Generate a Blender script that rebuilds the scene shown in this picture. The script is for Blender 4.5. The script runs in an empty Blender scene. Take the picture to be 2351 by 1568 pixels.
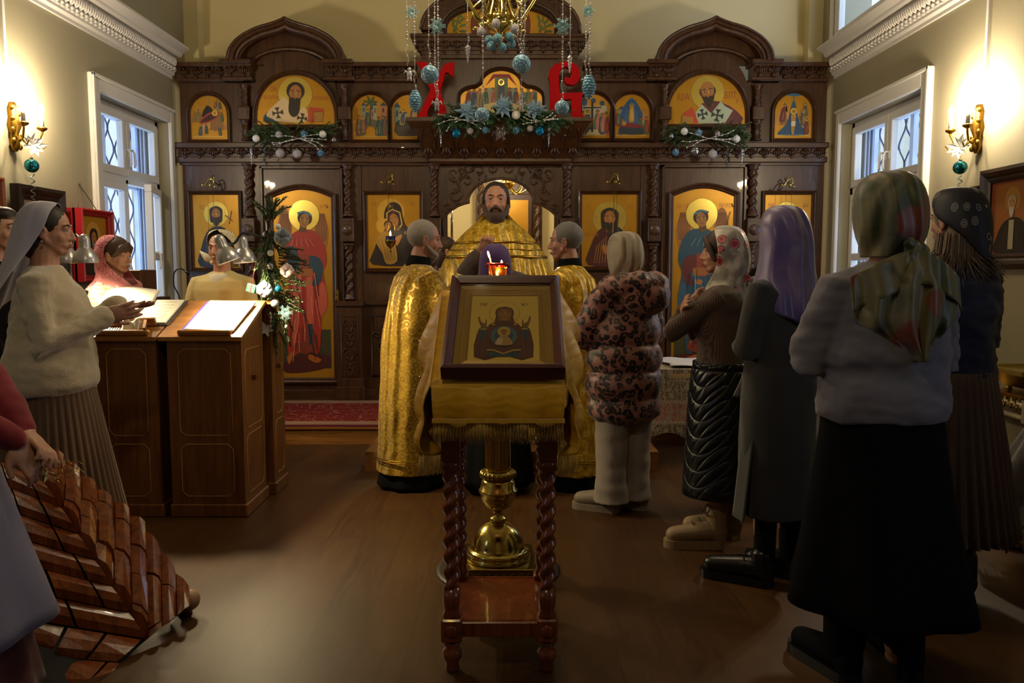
import bpy, bmesh, math, random
from mathutils import Vector, Matrix, noise
R = math.radians
random.seed(7)
SC = bpy.context.scene
COL = SC.collection

# ---------------------------------------------------------------- camera, world, light, exposure
FPX = 1828.0; CX, CY = 1175.5, 784.0; CZ = 1.4
PITCH = math.atan(164.0 / FPX)
cam_d = bpy.data.cameras.new('camera'); cam = bpy.data.objects.new('camera', cam_d); COL.objects.link(cam)
cam_d.sensor_width = 36.0; cam_d.lens = FPX * 36.0 / 2351.0; cam_d.clip_start = 0.05; cam_d.clip_end = 200
cam.location = (0, 0, CZ); cam.rotation_euler = (math.pi / 2 - PITCH, 0, 0)
SC.camera = cam
SC.view_settings.view_transform = 'Standard'; SC.view_settings.look = 'None'
SC.view_settings.gamma = 1.0; SC.view_settings.use_curve_mapping = False
SC.view_settings.exposure = 0.0
SC.cycles.max_bounces = 6; SC.cycles.diffuse_bounces = 3; SC.cycles.glossy_bounces = 3
SC.cycles.transparent_max_bounces = 12; SC.cycles.sample_clamp_indirect = 4.0
SC.cycles.caustics_reflective = False; SC.cycles.caustics_refractive = False

world = bpy.data.worlds.new('world'); SC.world = world; world.use_nodes = True
wn = world.node_tree.nodes; wl = world.node_tree.links
wn['Background'].inputs[0].default_value = (0.50, 0.68, 1.0, 1); wn['Background'].inputs[1].default_value = 4.6

def area(name, loc, rot, sx, sy, power, col):
    l = bpy.data.lights.new(name, 'AREA'); l.shape = 'RECTANGLE'; l.size = sx; l.size_y = sy; l.energy = power; l.color = col
    o = bpy.data.objects.new(name, l); o.location = loc; o.rotation_euler = rot; COL.objects.link(o); return o
def point(name, loc, power, col, rad=0.03):
    l = bpy.data.lights.new(name, 'POINT'); l.energy = power; l.color = col; l.shadow_soft_size = rad
    o = bpy.data.objects.new(name, l); o.location = loc; COL.objects.link(o); return o
def spot(name, loc, target, power, col, size=70, rad=0.03, blend=.5):
    l = bpy.data.lights.new(name, 'SPOT'); l.energy = power; l.color = col; l.shadow_soft_size = rad
    l.spot_size = R(size); l.spot_blend = blend
    o = bpy.data.objects.new(name, l); o.location = loc
    o.rotation_euler = (Vector(target) - Vector(loc)).to_track_quat('-Z', 'Y').to_euler(); COL.objects.link(o); return o
XL, XR = -3.22, 3.05           # side walls
IC = 7.75                      # front plane of the icon screen
WARM = (1.0, 0.81, 0.50); BLUE = (0.55, 0.70, 1.0)
# daylight entering by the windows (lower pair, high pair and an unseen pair added behind the camera)
def portal(name, loc, rot, sx, sy):
    o = area(name, loc, rot, sx, sy, 1, BLUE); o.data.cycles.is_portal = True
portal('window_portal', (XL - .37, 6.95, 1.86), (0, R(-90), 0), 1.9, 1.4)
portal('window_portal', (XR + .37, 6.76, 1.86), (0, R(90), 0), 1.9, 1.6)
portal('window_portal', (XR + .37, 7.0, 4.32), (0, R(90), 0), 1.6, 1.6)
portal('window_portal', (XR + .37, 1.3, 1.95), (0, R(90), 0), 1.15, .85)
portal('window_portal', (XL - .37, 1.3, 1.95), (0, R(-90), 0), 1.15, .85)
# chandelier bulbs sit just above the picture
for k in range(6):
    a_ = k * math.pi / 3 + .3
    point('chandelier_bulb_light', (-.13 + .42 * math.cos(a_), 4.4 + .42 * math.sin(a_), 3.45), 15, WARM, .03)

# unseen lamp added behind the camera to light the near side
point('near_fill_light', (-.5, 1.0, 3.55), 44, WARM, .08)
# ---------------------------------------------------------------- pixel -> world
def ray(px, py):
    u = (px - CX) / FPX; v = (CY - py) / FPX
    c, s = math.cos(PITCH), math.sin(PITCH)
    return Vector((u, c + v * s, -s + v * c))
def atY(px, py, Y):
    r = ray(px, py); t = Y / r.y; return Vector((r.x * t, Y, CZ + r.z * t))
def atX(px, py, X):
    r = ray(px, py); t = X / r.x; return Vector((X, r.y * t, CZ + r.z * t))
def atZ(px, py, Z):
    r = ray(px, py); t = (Z - CZ) / r.z; return Vector((r.x * t, r.y * t, Z))
def WX(px, Y=IC, py=600): return atY(px, py, Y).x
def WZ(py, Y=IC): return atY(1175, py, Y).z

# ---------------------------------------------------------------- materials
def lin(h):
    if isinstance(h, (tuple, list)): return (h[0], h[1], h[2], 1)
    h = h.lstrip('#'); out = []
    for i in (0, 2, 4):
        c = int(h[i:i + 2], 16) / 255
        out.append(c / 12.92 if c <= .04045 else ((c + .055) / 1.055) ** 2.4)
    return (*out, 1)
class NT:
    def __init__(s, name):
        s.m = bpy.data.materials.new(name); s.m.use_nodes = True
        s.t = s.m.node_tree; s.b = s.t.nodes['Principled BSDF']
        s.tc = s.n('ShaderNodeTexCoord')
    def n(s, ty, **kw):
        nd = s.t.nodes.new(ty)
        for k, v in kw.items(): setattr(nd, k, v)
        return nd
    def l(s, a, b): s.t.links.new(a, b)
    def put(s, nd, key, v):
        i = nd.inputs[key]
        if hasattr(v, 'is_linked') or isinstance(v, bpy.types.NodeSocket): s.l(v, i)
        else: i.default_value = v
    def mapping(s, scale=(1, 1, 1), rot=(0, 0, 0), src='Object'):
        m = s.n('ShaderNodeMapping'); s.l(s.tc.outputs[src], m.inputs[0])
        m.inputs['Scale'].default_value = scale if hasattr(scale, '__len__') else (scale,) * 3
        m.inputs['Rotation'].default_value = rot; return m.outputs[0]
    def noise(s, vec, scale=5, detail=3, rough=.5, dist=0):
        n = s.n('ShaderNodeTexNoise'); s.l(vec, n.inputs['Vector']); n.inputs['Scale'].default_value = scale
        n.inputs['Detail'].default_value = detail; n.inputs['Roughness'].default_value = rough; n.inputs['Distortion'].default_value = dist
        return n.outputs[0]
    def voro(s, vec, scale=5, feature='F1', out=0, rnd=1):
        n = s.n('ShaderNodeTexVoronoi', feature=feature); s.l(vec, n.inputs['Vector']); n.inputs['Scale'].default_value = scale
        n.inputs['Randomness'].default_value = rnd
        return n.outputs[out]
    def wave(s, vec, scale=5, dist=0, detail=2, dirn='X', ty='BANDS', dscale=1):
        n = s.n('ShaderNodeTexWave', wave_type=ty); s.l(vec, n.inputs['Vector']); n.inputs['Scale'].default_value = scale
        if ty == 'BANDS': n.bands_direction = dirn
        n.inputs['Distortion'].default_value = dist; n.inputs['Detail'].default_value = detail; n.inputs['Detail Scale'].default_value = dscale
        return n.outputs[0]
    def ramp(s, fac, stops, const=False):
        n = s.n('ShaderNodeValToRGB'); s.l(fac, n.inputs[0]); cr = n.color_ramp
        if const: cr.interpolation = 'CONSTANT'
        while len(cr.elements) < len(stops): cr.elements.new(.5)
        for e, (p, c) in zip(cr.elements, stops):
            e.position = p; e.color = lin(c) if isinstance(c, str) else ((c, c, c, 1) if isinstance(c, (int, float)) else lin(c))
        return n.outputs[0]
    def mix(s, fac, a, b, mode='MIX'):
        n = s.n('ShaderNodeMix', data_type='RGBA', blend_type=mode)
        for k, v in ((0, fac), (6, a), (7, b)):
            if isinstance(v, bpy.types.NodeSocket): s.l(v, n.inputs[k])
            else: n.inputs[k].default_value = lin(v) if isinstance(v, str) else v
        return n.outputs[2]
    def math(s, op, a, b=0.0):
        n = s.n('ShaderNodeMath', operation=op)
        for k, v in ((0, a), (1, b)):
            if isinstance(v, bpy.types.NodeSocket): s.l(v, n.inputs[k])
            else: n.inputs[k].default_value = v
        return n.outputs[0]
    def sep(s, vec):
        n = s.n('ShaderNodeSeparateXYZ'); s.l(vec, n.inputs[0]); return n.outputs
    def bump(s, h, strength=.3, dist=.01):
        n = s.n('ShaderNodeBump'); s.l(h, n.inputs['Height']); n.inputs['Strength'].default_value = strength
        n.inputs['Distance'].default_value = dist; s.l(n.outputs[0], s.b.inputs['Normal'])
    def col(s, v, **kw):
        if isinstance(v, bpy.types.NodeSocket): s.l(v, s.b.inputs['Base Color'])
        else: s.b.inputs['Base Color'].default_value = lin(v)
        for k, x in kw.items():
            k2 = {'rough': 'Roughness', 'metal': 'Metallic', 'spec': 'Specular IOR Level', 'coat': 'Coat Weight', 'sheen': 'Sheen Weight',
                  'trans': 'Transmission Weight', 'alpha': 'Alpha', 'sss': 'Subsurface Weight'}[k]
            if isinstance(x, bpy.types.NodeSocket): s.l(x, s.b.inputs[k2])
            else: s.b.inputs[k2].default_value = x
        return s
_MC = {}
def M(color, rough=.6, metal=0.0, nz=.10, bump=0.0, bs=200, **kw):
    """plain material with a touch of procedural variation"""
    key = ('p', str(color), rough, metal, nz, bump, bs, tuple(sorted(kw.items())))
    if key in _MC: return _MC[key]
    t = NT('paint_' + str(color).replace('#', '')); v = t.mapping(1)
    c = lin(color)
    f = t.noise(v, 6, 2)
    a = tuple(max(0, x * (1 - nz)) for x in c[:3]) + (1,); b = tuple(min(1, x * (1 + nz)) for x in c[:3]) + (1,)
    t.col(t.mix(f, a, b), rough=rough, metal=metal, **kw)
    if bump: t.bump(t.noise(v, bs, 2), bump, .002)
    _MC[key] = t.m; return t.m
def E(color, strength):
    key = ('e', color, strength)
    if key in _MC: return _MC[key]
    t = NT('glow'); t.col(color); t.b.inputs['Emission Color'].default_value = lin(color); t.b.inputs['Emission Strength'].default_value = strength
    _MC[key] = t.m; return t.m
def wood(name, c1, c2, axis='Z', scale=1.0, rough=.4, coat=0.0, bump=.15):
    t = NT(name); st = {'X': (1.2, 14, 14), 'Y': (14, 1.2, 14), 'Z': (14, 14, 1.2)}[axis]
    v = t.mapping(tuple(x * scale for x in st))
    n = t.noise(v, 2.2, 5, .6, 1.0); f = t.ramp(n, [(.3, c1), (.7, c2)])
    t.col(f, rough=rough, coat=coat); t.bump(n, bump, .004); return t.m

# ---------------------------------------------------------------- mesh builder
class MB:
    def __init__(s): s.v = []; s.f = []; s.m = []; s.s = []
    def add(s, vs, fs, mi=0, sm=False):
        o = len(s.v); s.v.extend([tuple(x) for x in vs])
        for f in fs: s.f.append(tuple(i + o for i in f)); s.m.append(mi); s.s.append(sm)
        return s
    def box(s, c, size, rot=None, mi=0, b=0):
        hx, hy, hz = size[0] / 2, size[1] / 2, size[2] / 2; c = Vector(c)
        if b:   # chamfered along all edges: three stacked outlines
            b = min(b, hx * .9, hy * .9, hz * .9); vs = []
            for z, e in ((-hz, b), (-hz + b, 0), (hz - b, 0), (hz, b)):
                for x, y in ((-hx + e, -hy + b), (-hx + b, -hy + e), (hx - b, -hy + e), (hx - e, -hy + b), (hx - e, hy - b), (hx - b, hy - e), (-hx + b, hy - e), (-hx + e, hy - b)):
                    vs.append(Vector((x, y, z)))
            fs = [tuple(range(7, -1, -1)), tuple(range(24, 32))]
            for r in range(3):
                for i in range(8): j = (i + 1) % 8; fs.append((r * 8 + i, r * 8 + j, r * 8 + 8 + j, r * 8 + 8 + i))
        else:
            vs = [Vector((x, y, z)) for z in (-hz, hz) for x, y in ((-hx, -hy), (hx, -hy), (hx, hy), (-hx, hy))]
            fs = [(3, 2, 1, 0), (4, 5, 6, 7), (0, 1, 5, 4), (1, 2, 6, 5), (2, 3, 7, 6), (3, 0, 4, 7)]
        if rot is not None: vs = [rot @ v for v in vs]
        return s.add([v + c for v in vs], fs, mi)
    def bb(s, x0, x1, y0, y1, z0, z1, mi=0, b=0):
        return s.box(((x0 + x1) / 2, (y0 + y1) / 2, (z0 + z1) / 2), (abs(x1 - x0), abs(y1 - y0), abs(z1 - z0)), None, mi, b)
    def prism(s, poly, fr, d0, d1, mi=0, side=None, sm=False):
        """2-D outline extruded; fr(u,v,d)->world"""
        n = len(poly); vs = [fr(u, v, d1) for u, v in poly] + [fr(u, v, d0) for u, v in poly]
        co, ff = tess(poly)
        s.add([fr(u, v, d1) for u, v in co], ff, mi)
        s.add([fr(u, v, d0) for u, v in co], [f[::-1] for f in ff], mi if side is None else side)
        s.add(vs, [(i, n + i, n + (i + 1) % n, (i + 1) % n) for i in range(n)], mi if side is None else side, sm); return s
    def rings(s, rings, mi=0, sm=True, closed=True, cap=True, capend=True):
        n = len(rings[0]); vs = [p for r in rings for p in r]; fs = []
        for r in range(len(rings) - 1):
            for i in range(n if closed else n - 1):
                j = (i + 1) % n; fs.append((r * n + i, r * n + j, (r + 1) * n + j, (r + 1) * n + i))
        if cap and closed: fs.append(tuple(range(n - 1, -1, -1)))
        if capend and closed: fs.append(tuple(range((len(rings) - 1) * n, len(rings) * n)))
        return s.add(vs, fs, mi, sm)
    def tube(s, pts, r, n=10, mi=0, flat=None, closed=False):
        pts = [Vector(p) for p in pts]; k = len(pts)
        rs = r if hasattr(r, '__len__') else [r] * k
        up = None; rr = []
        for i in range(k):
            if closed: d = pts[(i + 1) % k] - pts[i - 1]
            else: d = pts[min(i + 1, k - 1)] - pts[max(i - 1, 0)]
            if d.length < 1e-9: d = Vector((0, 0, 1))
            d.normalize()
            if up is None: up = Vector((0, 0, 1)) if abs(d.z) < .9 else Vector((0, 1, 0))
            a = d.cross(up)
            if a.length < 1e-6: a = d.cross(Vector((1, 0, 0)))
            a.normalize(); b = a.cross(d).normalized(); up = b
            fl = 1 if flat is None else flat
            rr.append([pts[i] + (a * math.cos(t) + b * math.sin(t) * fl) * rs[i] for t in [2 * math.pi * q / n for q in range(n)]])
        if closed: rr.append(rr[0]); return s.rings(rr, mi, True, True, False, False)
        return s.rings(rr, mi)
    def capsule(s, pts, rs, n=14, mi=0):
        """rounded limb through points"""
        pts = [Vector(p) for p in pts]; rs = list(rs) if hasattr(rs, '__len__') else [rs] * len(pts)
        d0 = (pts[0] - pts[1]).normalized(); d1 = (pts[-1] - pts[-2]).normalized()
        P = []; Q = []
        for a in (85, 60, 30): P.append(pts[0] + d0 * rs[0] * math.sin(R(a))); Q.append(rs[0] * math.cos(R(a)))
        for p, r in zip(pts, rs): P.append(p); Q.append(r)
        for a in (30, 60, 85): P.append(pts[-1] + d1 * rs[-1] * math.sin(R(a))); Q.append(rs[-1] * math.cos(R(a)))
        return s.tube(P, Q, n, mi)
    def lathe(s, prof, c=(0, 0, 0), n=24, mi=0, ax=None, fold=None):
        """prof: (r, z) from bottom up"""
        c = Vector(c); rr = []
        q = ax if ax is not None else Matrix.Identity(3)
        for r, z in prof:
            rr.append([c + q @ Vector((max(r, 1e-4) * (1 + (fold(t, z) if fold else 0)) * math.cos(t), max(r, 1e-4) * (1 + (fold(t, z) if fold else 0)) * math.sin(t), z)) for t in [2 * math.pi * i / n for i in range(n)]])
        return s.rings(rr, mi)
    def ell(s, c, rad, rot=None, n=16, mi=0, f=None):
        c = Vector(c); rr = []; m = max(6, n // 2 + 2)
        rad = rad if hasattr(rad, '__len__') else (rad,) * 3
        for j in range(m + 1):
            ph = -math.pi / 2 + math.pi * j / m; ph = max(-math.pi / 2 + .02, min(math.pi / 2 - .02, ph)); ring = []
            for i in range(n):
                t = 2 * math.pi * i / n
                v = Vector((rad[0] * math.cos(ph) * math.cos(t), rad[1] * math.cos(ph) * math.sin(t), rad[2] * math.sin(ph)))
                if f: v = v * f(v)
                if rot is not None: v = rot @ v
                ring.append(c + v)
            rr.append(ring)
        return s.rings(rr, mi)
    def grid(s, fn, nu, nv, mi=0, sm=True, closed=False):
        vs = [fn(i / nu, j / nv) for j in range(nv + 1) for i in range(nu + (0 if closed else 1))]
        w = nu if closed else nu + 1; fs = []
        for j in range(nv):
            for i in range(nu):
                k = (i + 1) % w if closed else i + 1
                fs.append((j * w + i, j * w + k, (j + 1) * w + k, (j + 1) * w + i))
        return s.add(vs, fs, mi, sm)
    def build(s, name, mats, parent=None, thick=0, sub=0, loc=None):
        me = bpy.data.meshes.new(name); me.from_pydata([tuple(v) for v in s.v], [], s.f); me.update()
        mats = mats if isinstance(mats, (list, tuple)) else [mats]
        for m in mats: me.materials.append(m)
        me.polygons.foreach_set('material_index', s.m); me.polygons.foreach_set('use_smooth', s.s)
        o = bpy.data.objects.new(name, me); COL.objects.link(o)
        if thick: a = o.modifiers.new('t', 'SOLIDIFY'); a.thickness = thick; a.offset = 0
        if sub: a = o.modifiers.new('s', 'SUBSURF'); a.levels = sub; a.render_levels = sub
        if parent is not None: o.parent = parent; o.matrix_parent_inverse = Matrix.Identity(4)
        if loc is not None: o.location = loc
        return o
    def build_world(s, name, mats, parent=None, **k):
        """vertices are in world space, parent has its own transform"""
        if parent is not None:
            mi = Matrix.LocRotScale(parent.location, parent.rotation_euler, parent.scale).inverted()
            if parent.parent is not None:
                g = parent.parent; mi = mi @ Matrix.LocRotScale(g.location, g.rotation_euler, g.scale).inverted()
            s.v = [tuple(mi @ Vector(v)) for v in s.v]
        return s.build(name, mats, parent, **k)
TMP = bpy.data.scenes.new('workshop')
def bake(o, voxel=None, smooth=0, sub=0, disp=None, decim=None):
    """apply remesh / smooth so the object holds one continuous surface"""
    if voxel: a = o.modifiers.new('r', 'REMESH'); a.mode = 'VOXEL'; a.voxel_size = voxel; a.use_smooth_shade = True
    if smooth: a = o.modifiers.new('k', 'SMOOTH'); a.factor = .5; a.iterations = smooth
    if decim: a = o.modifiers.new('d', 'DECIMATE'); a.ratio = decim
    if sub: a = o.modifiers.new('q', 'SUBSURF'); a.levels = sub
    TMP.collection.objects.link(o); dg = TMP.view_layers[0].depsgraph; TMP.view_layers[0].update(); dg.update()
    me = bpy.data.meshes.new_from_object(o.evaluated_get(dg), preserve_all_data_layers=False, depsgraph=dg); TMP.collection.objects.unlink(o)
    old = o.data; mats = list(old.materials); o.modifiers.clear(); o.data = me
    if not len(me.materials):
        for m in mats: me.materials.append(m)
    me.polygons.foreach_set('use_smooth', [True] * len(me.polygons))
    bpy.data.meshes.remove(old)
    if disp:
        N_ = [0.0] * (3 * len(me.vertices)); me.vertices.foreach_get('normal', N_); C_ = [0.0] * len(N_); me.vertices.foreach_get('co', C_)
        for i in range(0, len(C_), 3):
            C_[i:i + 3] = disp(Vector(C_[i:i + 3]), Vector(N_[i:i + 3]))
        me.vertices.foreach_set('co', C_); me.update()
    return o
def empty(name, loc=(0, 0, 0), rz=0.0):
    o = bpy.data.objects.new(name, None); o.location = loc; o.rotation_euler = (0, 0, rz); o.empty_display_size = .05; COL.objects.link(o); return o
def tag(o, label=None, cat=None, group=None, kind=None):
    if label: o['label'] = label
    if cat: o['category'] = cat
    if group: o['group'] = group
    if kind: o['kind'] = kind
    return o
def struct(o): o['kind'] = 'structure'; return o
def clone(o, loc=None, rot=None, label=None, parent=None, scale=None):
    c = o.copy(); COL.objects.link(c)
    if parent is not None: c.parent = parent
    if loc is not None: c.location = loc
    if rot is not None: c.rotation_euler = rot
    if scale is not None: c.scale = (scale,) * 3
    if label: c['label'] = label
    for ch in o.children: clone(ch, parent=c)
    return c
def smooth(a, b, x): x = max(0, min(1, (x - a) / (b - a))); return x * x * (3 - 2 * x)
def catmull(pts, k=6, closed=False):
    P = [Vector(p) for p in pts]; n = len(P); out = []
    rng = range(n) if closed else range(n - 1)
    for i in rng:
        g = (lambda j: P[j % n]) if closed else (lambda j: P[max(0, min(n - 1, j))])
        p0, p1, p2, p3 = g(i - 1), g(i), g(i + 1), g(i + 2)
        for q in range(k):
            t = q / k; out.append(.5 * ((2 * p1) + (-p0 + p2) * t + (2 * p0 - 5 * p1 + 4 * p2 - p3) * t * t + (-p0 + 3 * p1 - 3 * p2 + p3) * t ** 3))
    if not closed: out.append(P[-1])
    return out
def arc(cx, cy, r, a0, a1, n=16, ry=None):
    ry = r if ry is None else ry
    return [(cx + r * math.cos(R(a0 + (a1 - a0) * i / n)), cy + ry * math.sin(R(a0 + (a1 - a0) * i / n))) for i in range(n + 1)]
def FRY(y): return lambda u, v, d: Vector((u, y - d, v))      # wall plane facing the camera, d = towards camera
def text_mesh(mb, s, size, fr, u, v, d, mi, ext=.0006, align='CENTER', sx=1.0):
    cu = bpy.data.curves.new('t', 'FONT'); cu.body = s; cu.size = size; cu.align_x = align; cu.resolution_u = 2
    ob = bpy.data.objects.new('t', cu); TMP.collection.objects.link(ob)
    TMP.view_layers[0].update(); dg = TMP.view_layers[0].depsgraph; dg.update(); me = bpy.data.meshes.new_from_object(ob.evaluated_get(dg))
    mb.add([fr(u + p.co.x * sx, v + p.co.y, d + ext) for p in me.vertices], [tuple(p.vertices) for p in me.polygons], mi)
    bpy.data.objects.remove(ob); bpy.data.curves.remove(cu); bpy.data.meshes.remove(me)

from mathutils.geometry import tessellate_polygon
def tess(pts):
    out = []
    for p in pts:
        if not out or (abs(p[0] - out[-1][0]) + abs(p[1] - out[-1][1])) > 1e-6: out.append((p[0], p[1]))
    if len(out) > 1 and abs(out[0][0] - out[-1][0]) + abs(out[0][1] - out[-1][1]) < 1e-6: out.pop()
    tr = tessellate_polygon([[Vector((a, b, 0)) for a, b in out]]); fs = []
    for a, b, c in tr:
        A, B, C = out[a], out[b], out[c]; ar = (B[0] - A[0]) * (C[1] - A[1]) - (B[1] - A[1]) * (C[0] - A[0])
        fs.append((a, b, c) if ar > 0 else (a, c, b))
    return out, fs
# shared materials
W_DARK = wood('dark_carved_oak', '#2a1608', '#523016', 'Z', 1.0, .38, .15)
W_DARKX = wood('dark_oak_rail', '#2a1608', '#523016', 'X', 1.0, .38, .15)
W_DESK = wood('oiled_oak', '#563012', '#7c4f24', 'Z', .8, .42)
W_DESKX = wood('oiled_oak_top', '#74491c', '#a3713a', 'X', .8, .38)
W_RED = wood('varnished_beech', '#55220c', '#84401a', 'Z', 1.0, .28, .4)
W_MAH = wood('mahogany_moulding', '#380c09', '#5e1a13', 'X', .7, .35, .15)
BRASS = M('#b39c50', .24, 1.0, .12); BRASS2 = M('#cfb866', .17, 1.0, .08); BRASSD = M('#a07a2c', .32, 1.0, .15)
WHITE = M('#d9d6cf', .45, 0, .03); WPLAS = M('#cfcac4', .6, 0, .04)
t = NT('gold_leaf'); v = t.mapping(1)
t.col(t.mix(t.noise(v, 9, 4), '#b07c18', '#c89428'), rough=.36, metal=.45); GOLD = t.m
t = NT('halo_gold'); v = t.mapping(1)
t.col(t.mix(t.noise(v, 14, 4), '#ecc84a', '#fae27a'), rough=.25, metal=.7); HALO = t.m
GLASS = NT('glass').col('#ffffff', rough=.02, trans=1.0).m
# ================================================================ ROOM
t = NT('wall_plaster'); v = t.mapping(1)
t.col(t.mix(t.noise(v, 1.3, 4), '#8e866c', '#9a9178'), rough=.75); t.bump(t.noise(v, 60, 3), .12, .002); PLASTER = t.m
t = NT('wall_plaster_cream'); v = t.mapping(1)
t.col(t.mix(t.noise(v, 1.3, 4), '#cfc090', '#dacb9a'), rough=.75); t.bump(t.noise(v, 60, 3), .1, .002); CREAM = t.m
t = NT('laminate_floor')
br = t.n('ShaderNodeTexBrick'); t.l(t.mapping((1, 1, 1), (0, 0, R(90))), br.inputs[0])
br.offset = .37; br.inputs['Scale'].default_value = 1; br.inputs['Brick Width'].default_value = 1.35; br.inputs['Row Height'].default_value = .193
br.inputs['Mortar Size'].default_value = .0016; br.inputs['Mortar Smooth'].default_value = .3
br.inputs['Color1'].default_value = lin('#38200a'); br.inputs['Color2'].default_value = lin('#4c2f10'); br.inputs['Mortar'].default_value = lin('#24150a')
g = t.noise(t.mapping((16, 1.3, 1)), 2.5, 6, .65, 1.5)
c = t.mix(.45, br.outputs[0], t.ramp(g, [(.3, '#331e09'), (.7, '#573813')]), 'MIX')
t.col(c, rough=t.ramp(g, [(0, .36), (1, .52)])); t.bump(t.mix(.5, g, br.outputs['Fac']), .08, .002); FLOOR = t.m

m = MB(); m.bb(XL - .4, XR + .4, -2.6, 12, -.1, 0); struct(m.build('floor', FLOOR))
m = MB(); m.bb(XL - .4, XR + .4, -2.6, 12, 5.4, 5.5); struct(m.build('ceiling', PLASTER))

# window openings (Y0, Y1, Z0, Z1)
LW = (6.31, 7.59, .95, 2.77); RW = (6.02, 7.50, .95, 2.74)
def side_wall(name, X, sgn, holes, y0=-2.6, y1=8.05, z1=5.4, th=.36):
    m = MB(); a, b = (X, X + sgn * th)
    ys = sorted(set([y0, y1] + [h[0] for h in holes] + [h[1] for h in holes]))
    for p, q in zip(ys[:-1], ys[1:]):
        hs = sorted([h for h in holes if h[0] <= p + 1e-6 and h[1] >= q - 1e-6], key=lambda h: h[2]); z = 0
        for h in hs: m.bb(a, b, p, q, z, h[2]); z = h[3]
        m.bb(a, b, p, q, z, z1)
    return struct(m.build(name, PLASTER))
REAR = (.9, 1.7, 1.4, 2.5)  # unseen openings added to bring daylight onto the near side
side_wall('wall_left', XL, -1, [LW, REAR]); side_wall('wall_right', XR, 1, [RW, REAR, (6.2, 7.80, 3.54, 5.1)])
m = MB(); m.bb(XL - .4, XR + .4, -2.9, -2.6, 0, 5.4); struct(m.build('wall_near', PLASTER))
m = MB(); m.bb(XL, XR, 8.2, 8.4, 3.05, 5.4); m.bb(XL - .36, XL + .14, 8.05, 8.5, 0, 5.4); m.bb(XR - .14, XR + .36, 8.05, 8.5, 0, 5.4)
struct(m.build('wall_far', CREAM))
# sanctuary behind the screen
m = MB(); m.bb(XL, XR, 11.2, 11.4, 0, 3.3); struct(m.build('wall_sanctuary', CREAM))
m = MB(); m.bb(XL - .3, XL + .1, 8.5, 11.2, 0, 3.3); m.bb(XR - .1, XR + .3, 8.5, 11.2, 0, 3.3); struct(m.build('wall_sanctuary_side', CREAM))
m = MB(); m.bb(XL, XR, 8.4, 11.4, 3.3, 3.4); struct(m.build('ceiling_sanctuary', CREAM))
point('sanctuary_lamp_light', (-.15, 9.4, 2.7), 70, (1, .84, .58), .12)
point('sanctuary_lamp_light', (1.6, 9.6, 2.6), 40, (1, .84, .58), .12)
point('sanctuary_lamp_light', (-1.8, 9.6, 2.6), 40, (1, .84, .58), .12)

# cornices with a leaf moulding
def cornice(name, X, sg):
    m = MB(); y0, y1 = -1.5, IC - .06
    prof = [(0, 3.19), (.02, 3.19), (.02, 3.215), (.045, 3.23), (.045, 3.25), (.06, 3.262), (.065, 3.38), (.10, 3.385), (.12, 3.40), (.125, 3.42), (.155, 3.435), (.19, 3.455), (.19, 3.475), (0, 3.50)]
    for (a, z), (b, w) in zip(prof[:-1], prof[1:]):
        m.add([(X + sg * a, y0, z), (X + sg * a, y1, z), (X + sg * b, y1, w), (X + sg * b, y0, w)], [(0, 1, 2, 3)])
    m.add([(X + sg * a, y1, z) for a, z in prof], [tuple(range(len(prof)))])
    y = 1.2
    while y < y1 - .04:
        for k, (dy, dz) in enumerate(((0, 0), (-.016, -.01), (.016, -.01))):
            m.tube([(X + sg * .062, y + dy * .5, 3.372), (X + sg * .092, y + dy, 3.345 + dz), (X + sg * .085, y + dy * 1.2, 3.315 + dz), (X + sg * .066, y + dy * .6, 3.29)], [.006, .010, .009, .005], 6)
        m.ell((X + sg * .066, y + .031, 3.275), (.012, .017, .014), None, 8)
        m.tube([(X + sg * .05, y - .02, 3.25), (X + sg * .06, y, 3.26), (X + sg * .05, y + .02, 3.25)], .006, 5)
        y += .064
    return struct(m.build(name, WPLAS))
cornice('trim_1', XL, 1); cornice('trim_2', XR, -1)
# skirting and heating pipes
for nm, X, sg in (('baseboard_left', XL, 1), ('baseboard_right', XR, -1)):
    m = MB(); m.bb(X, X + sg * .018, -1.5, 6.3, 0, .08); struct(m.build(nm, W_DESKX))
m = MB()
for z in (.60, .53): m.tube([(XR - .045, -1, z), (XR - .045, 6.0, z)], .017, 10)
for y in (1.5, 3.2, 4.6, 5.7): m.box((XR - .032, y, .565), (.06, .03, .12))
tag(m.build('heating_pipe', M('#b9ad96', .5)), 'pair of cream heating pipes running low along the right wall', 'pipe')

# windows ---------------------------------------------------------
def wavy(m, X, y0, y1, z0, z1, mi=0):
    n = 6; w = (y1 - y0) / n
    for i in range(n + 1):
        for sg in (1, -1):
            if (i == 0 and sg < 0) or (i == n and sg > 0): continue
            pts = []
            for k in range(41):
                z = z0 + (z1 - z0) * k / 40; ph = (z - z0) / .34 * 2 * math.pi
                o = (1 - math.cos(ph)) / 2
                pts.append((X, y0 + w * i + sg * (w * .46) * o, z))
            m.tube(pts, .008, 6, mi)
    for z in (z0, z1): m.bb(X - .008, X + .008, y0, y1, z - .01, z + .01, mi)
def sash(name, parent, X, y0, y1, z0, z1, sg, mat, w=.065, bars=(), pivot=None):
    m = MB(); a, b = X - .03, X + .03
    m.bb(a, b, y0, y1, z0, z0 + w, b=.006); m.bb(a, b, y0, y1, z1 - w, z1, b=.006)
    m.bb(a, b, y0, y0 + w, z0 + w, z1 - w, b=.006); m.bb(a, b, y1 - w, y1, z0 + w, z1 - w, b=.006)
    for z in bars: m.bb(a, b, y0 + w, y1 - w, z - w / 2, z + w / 2, b=.006)
    s = m.build(name, mat, parent)
    g = MB(); g.bb(X - .003, X + .003, y0 + w, y1 - w, z0 + w, z1 - w)
    g.build('glass_pane', GLASSP, s); return s
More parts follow.
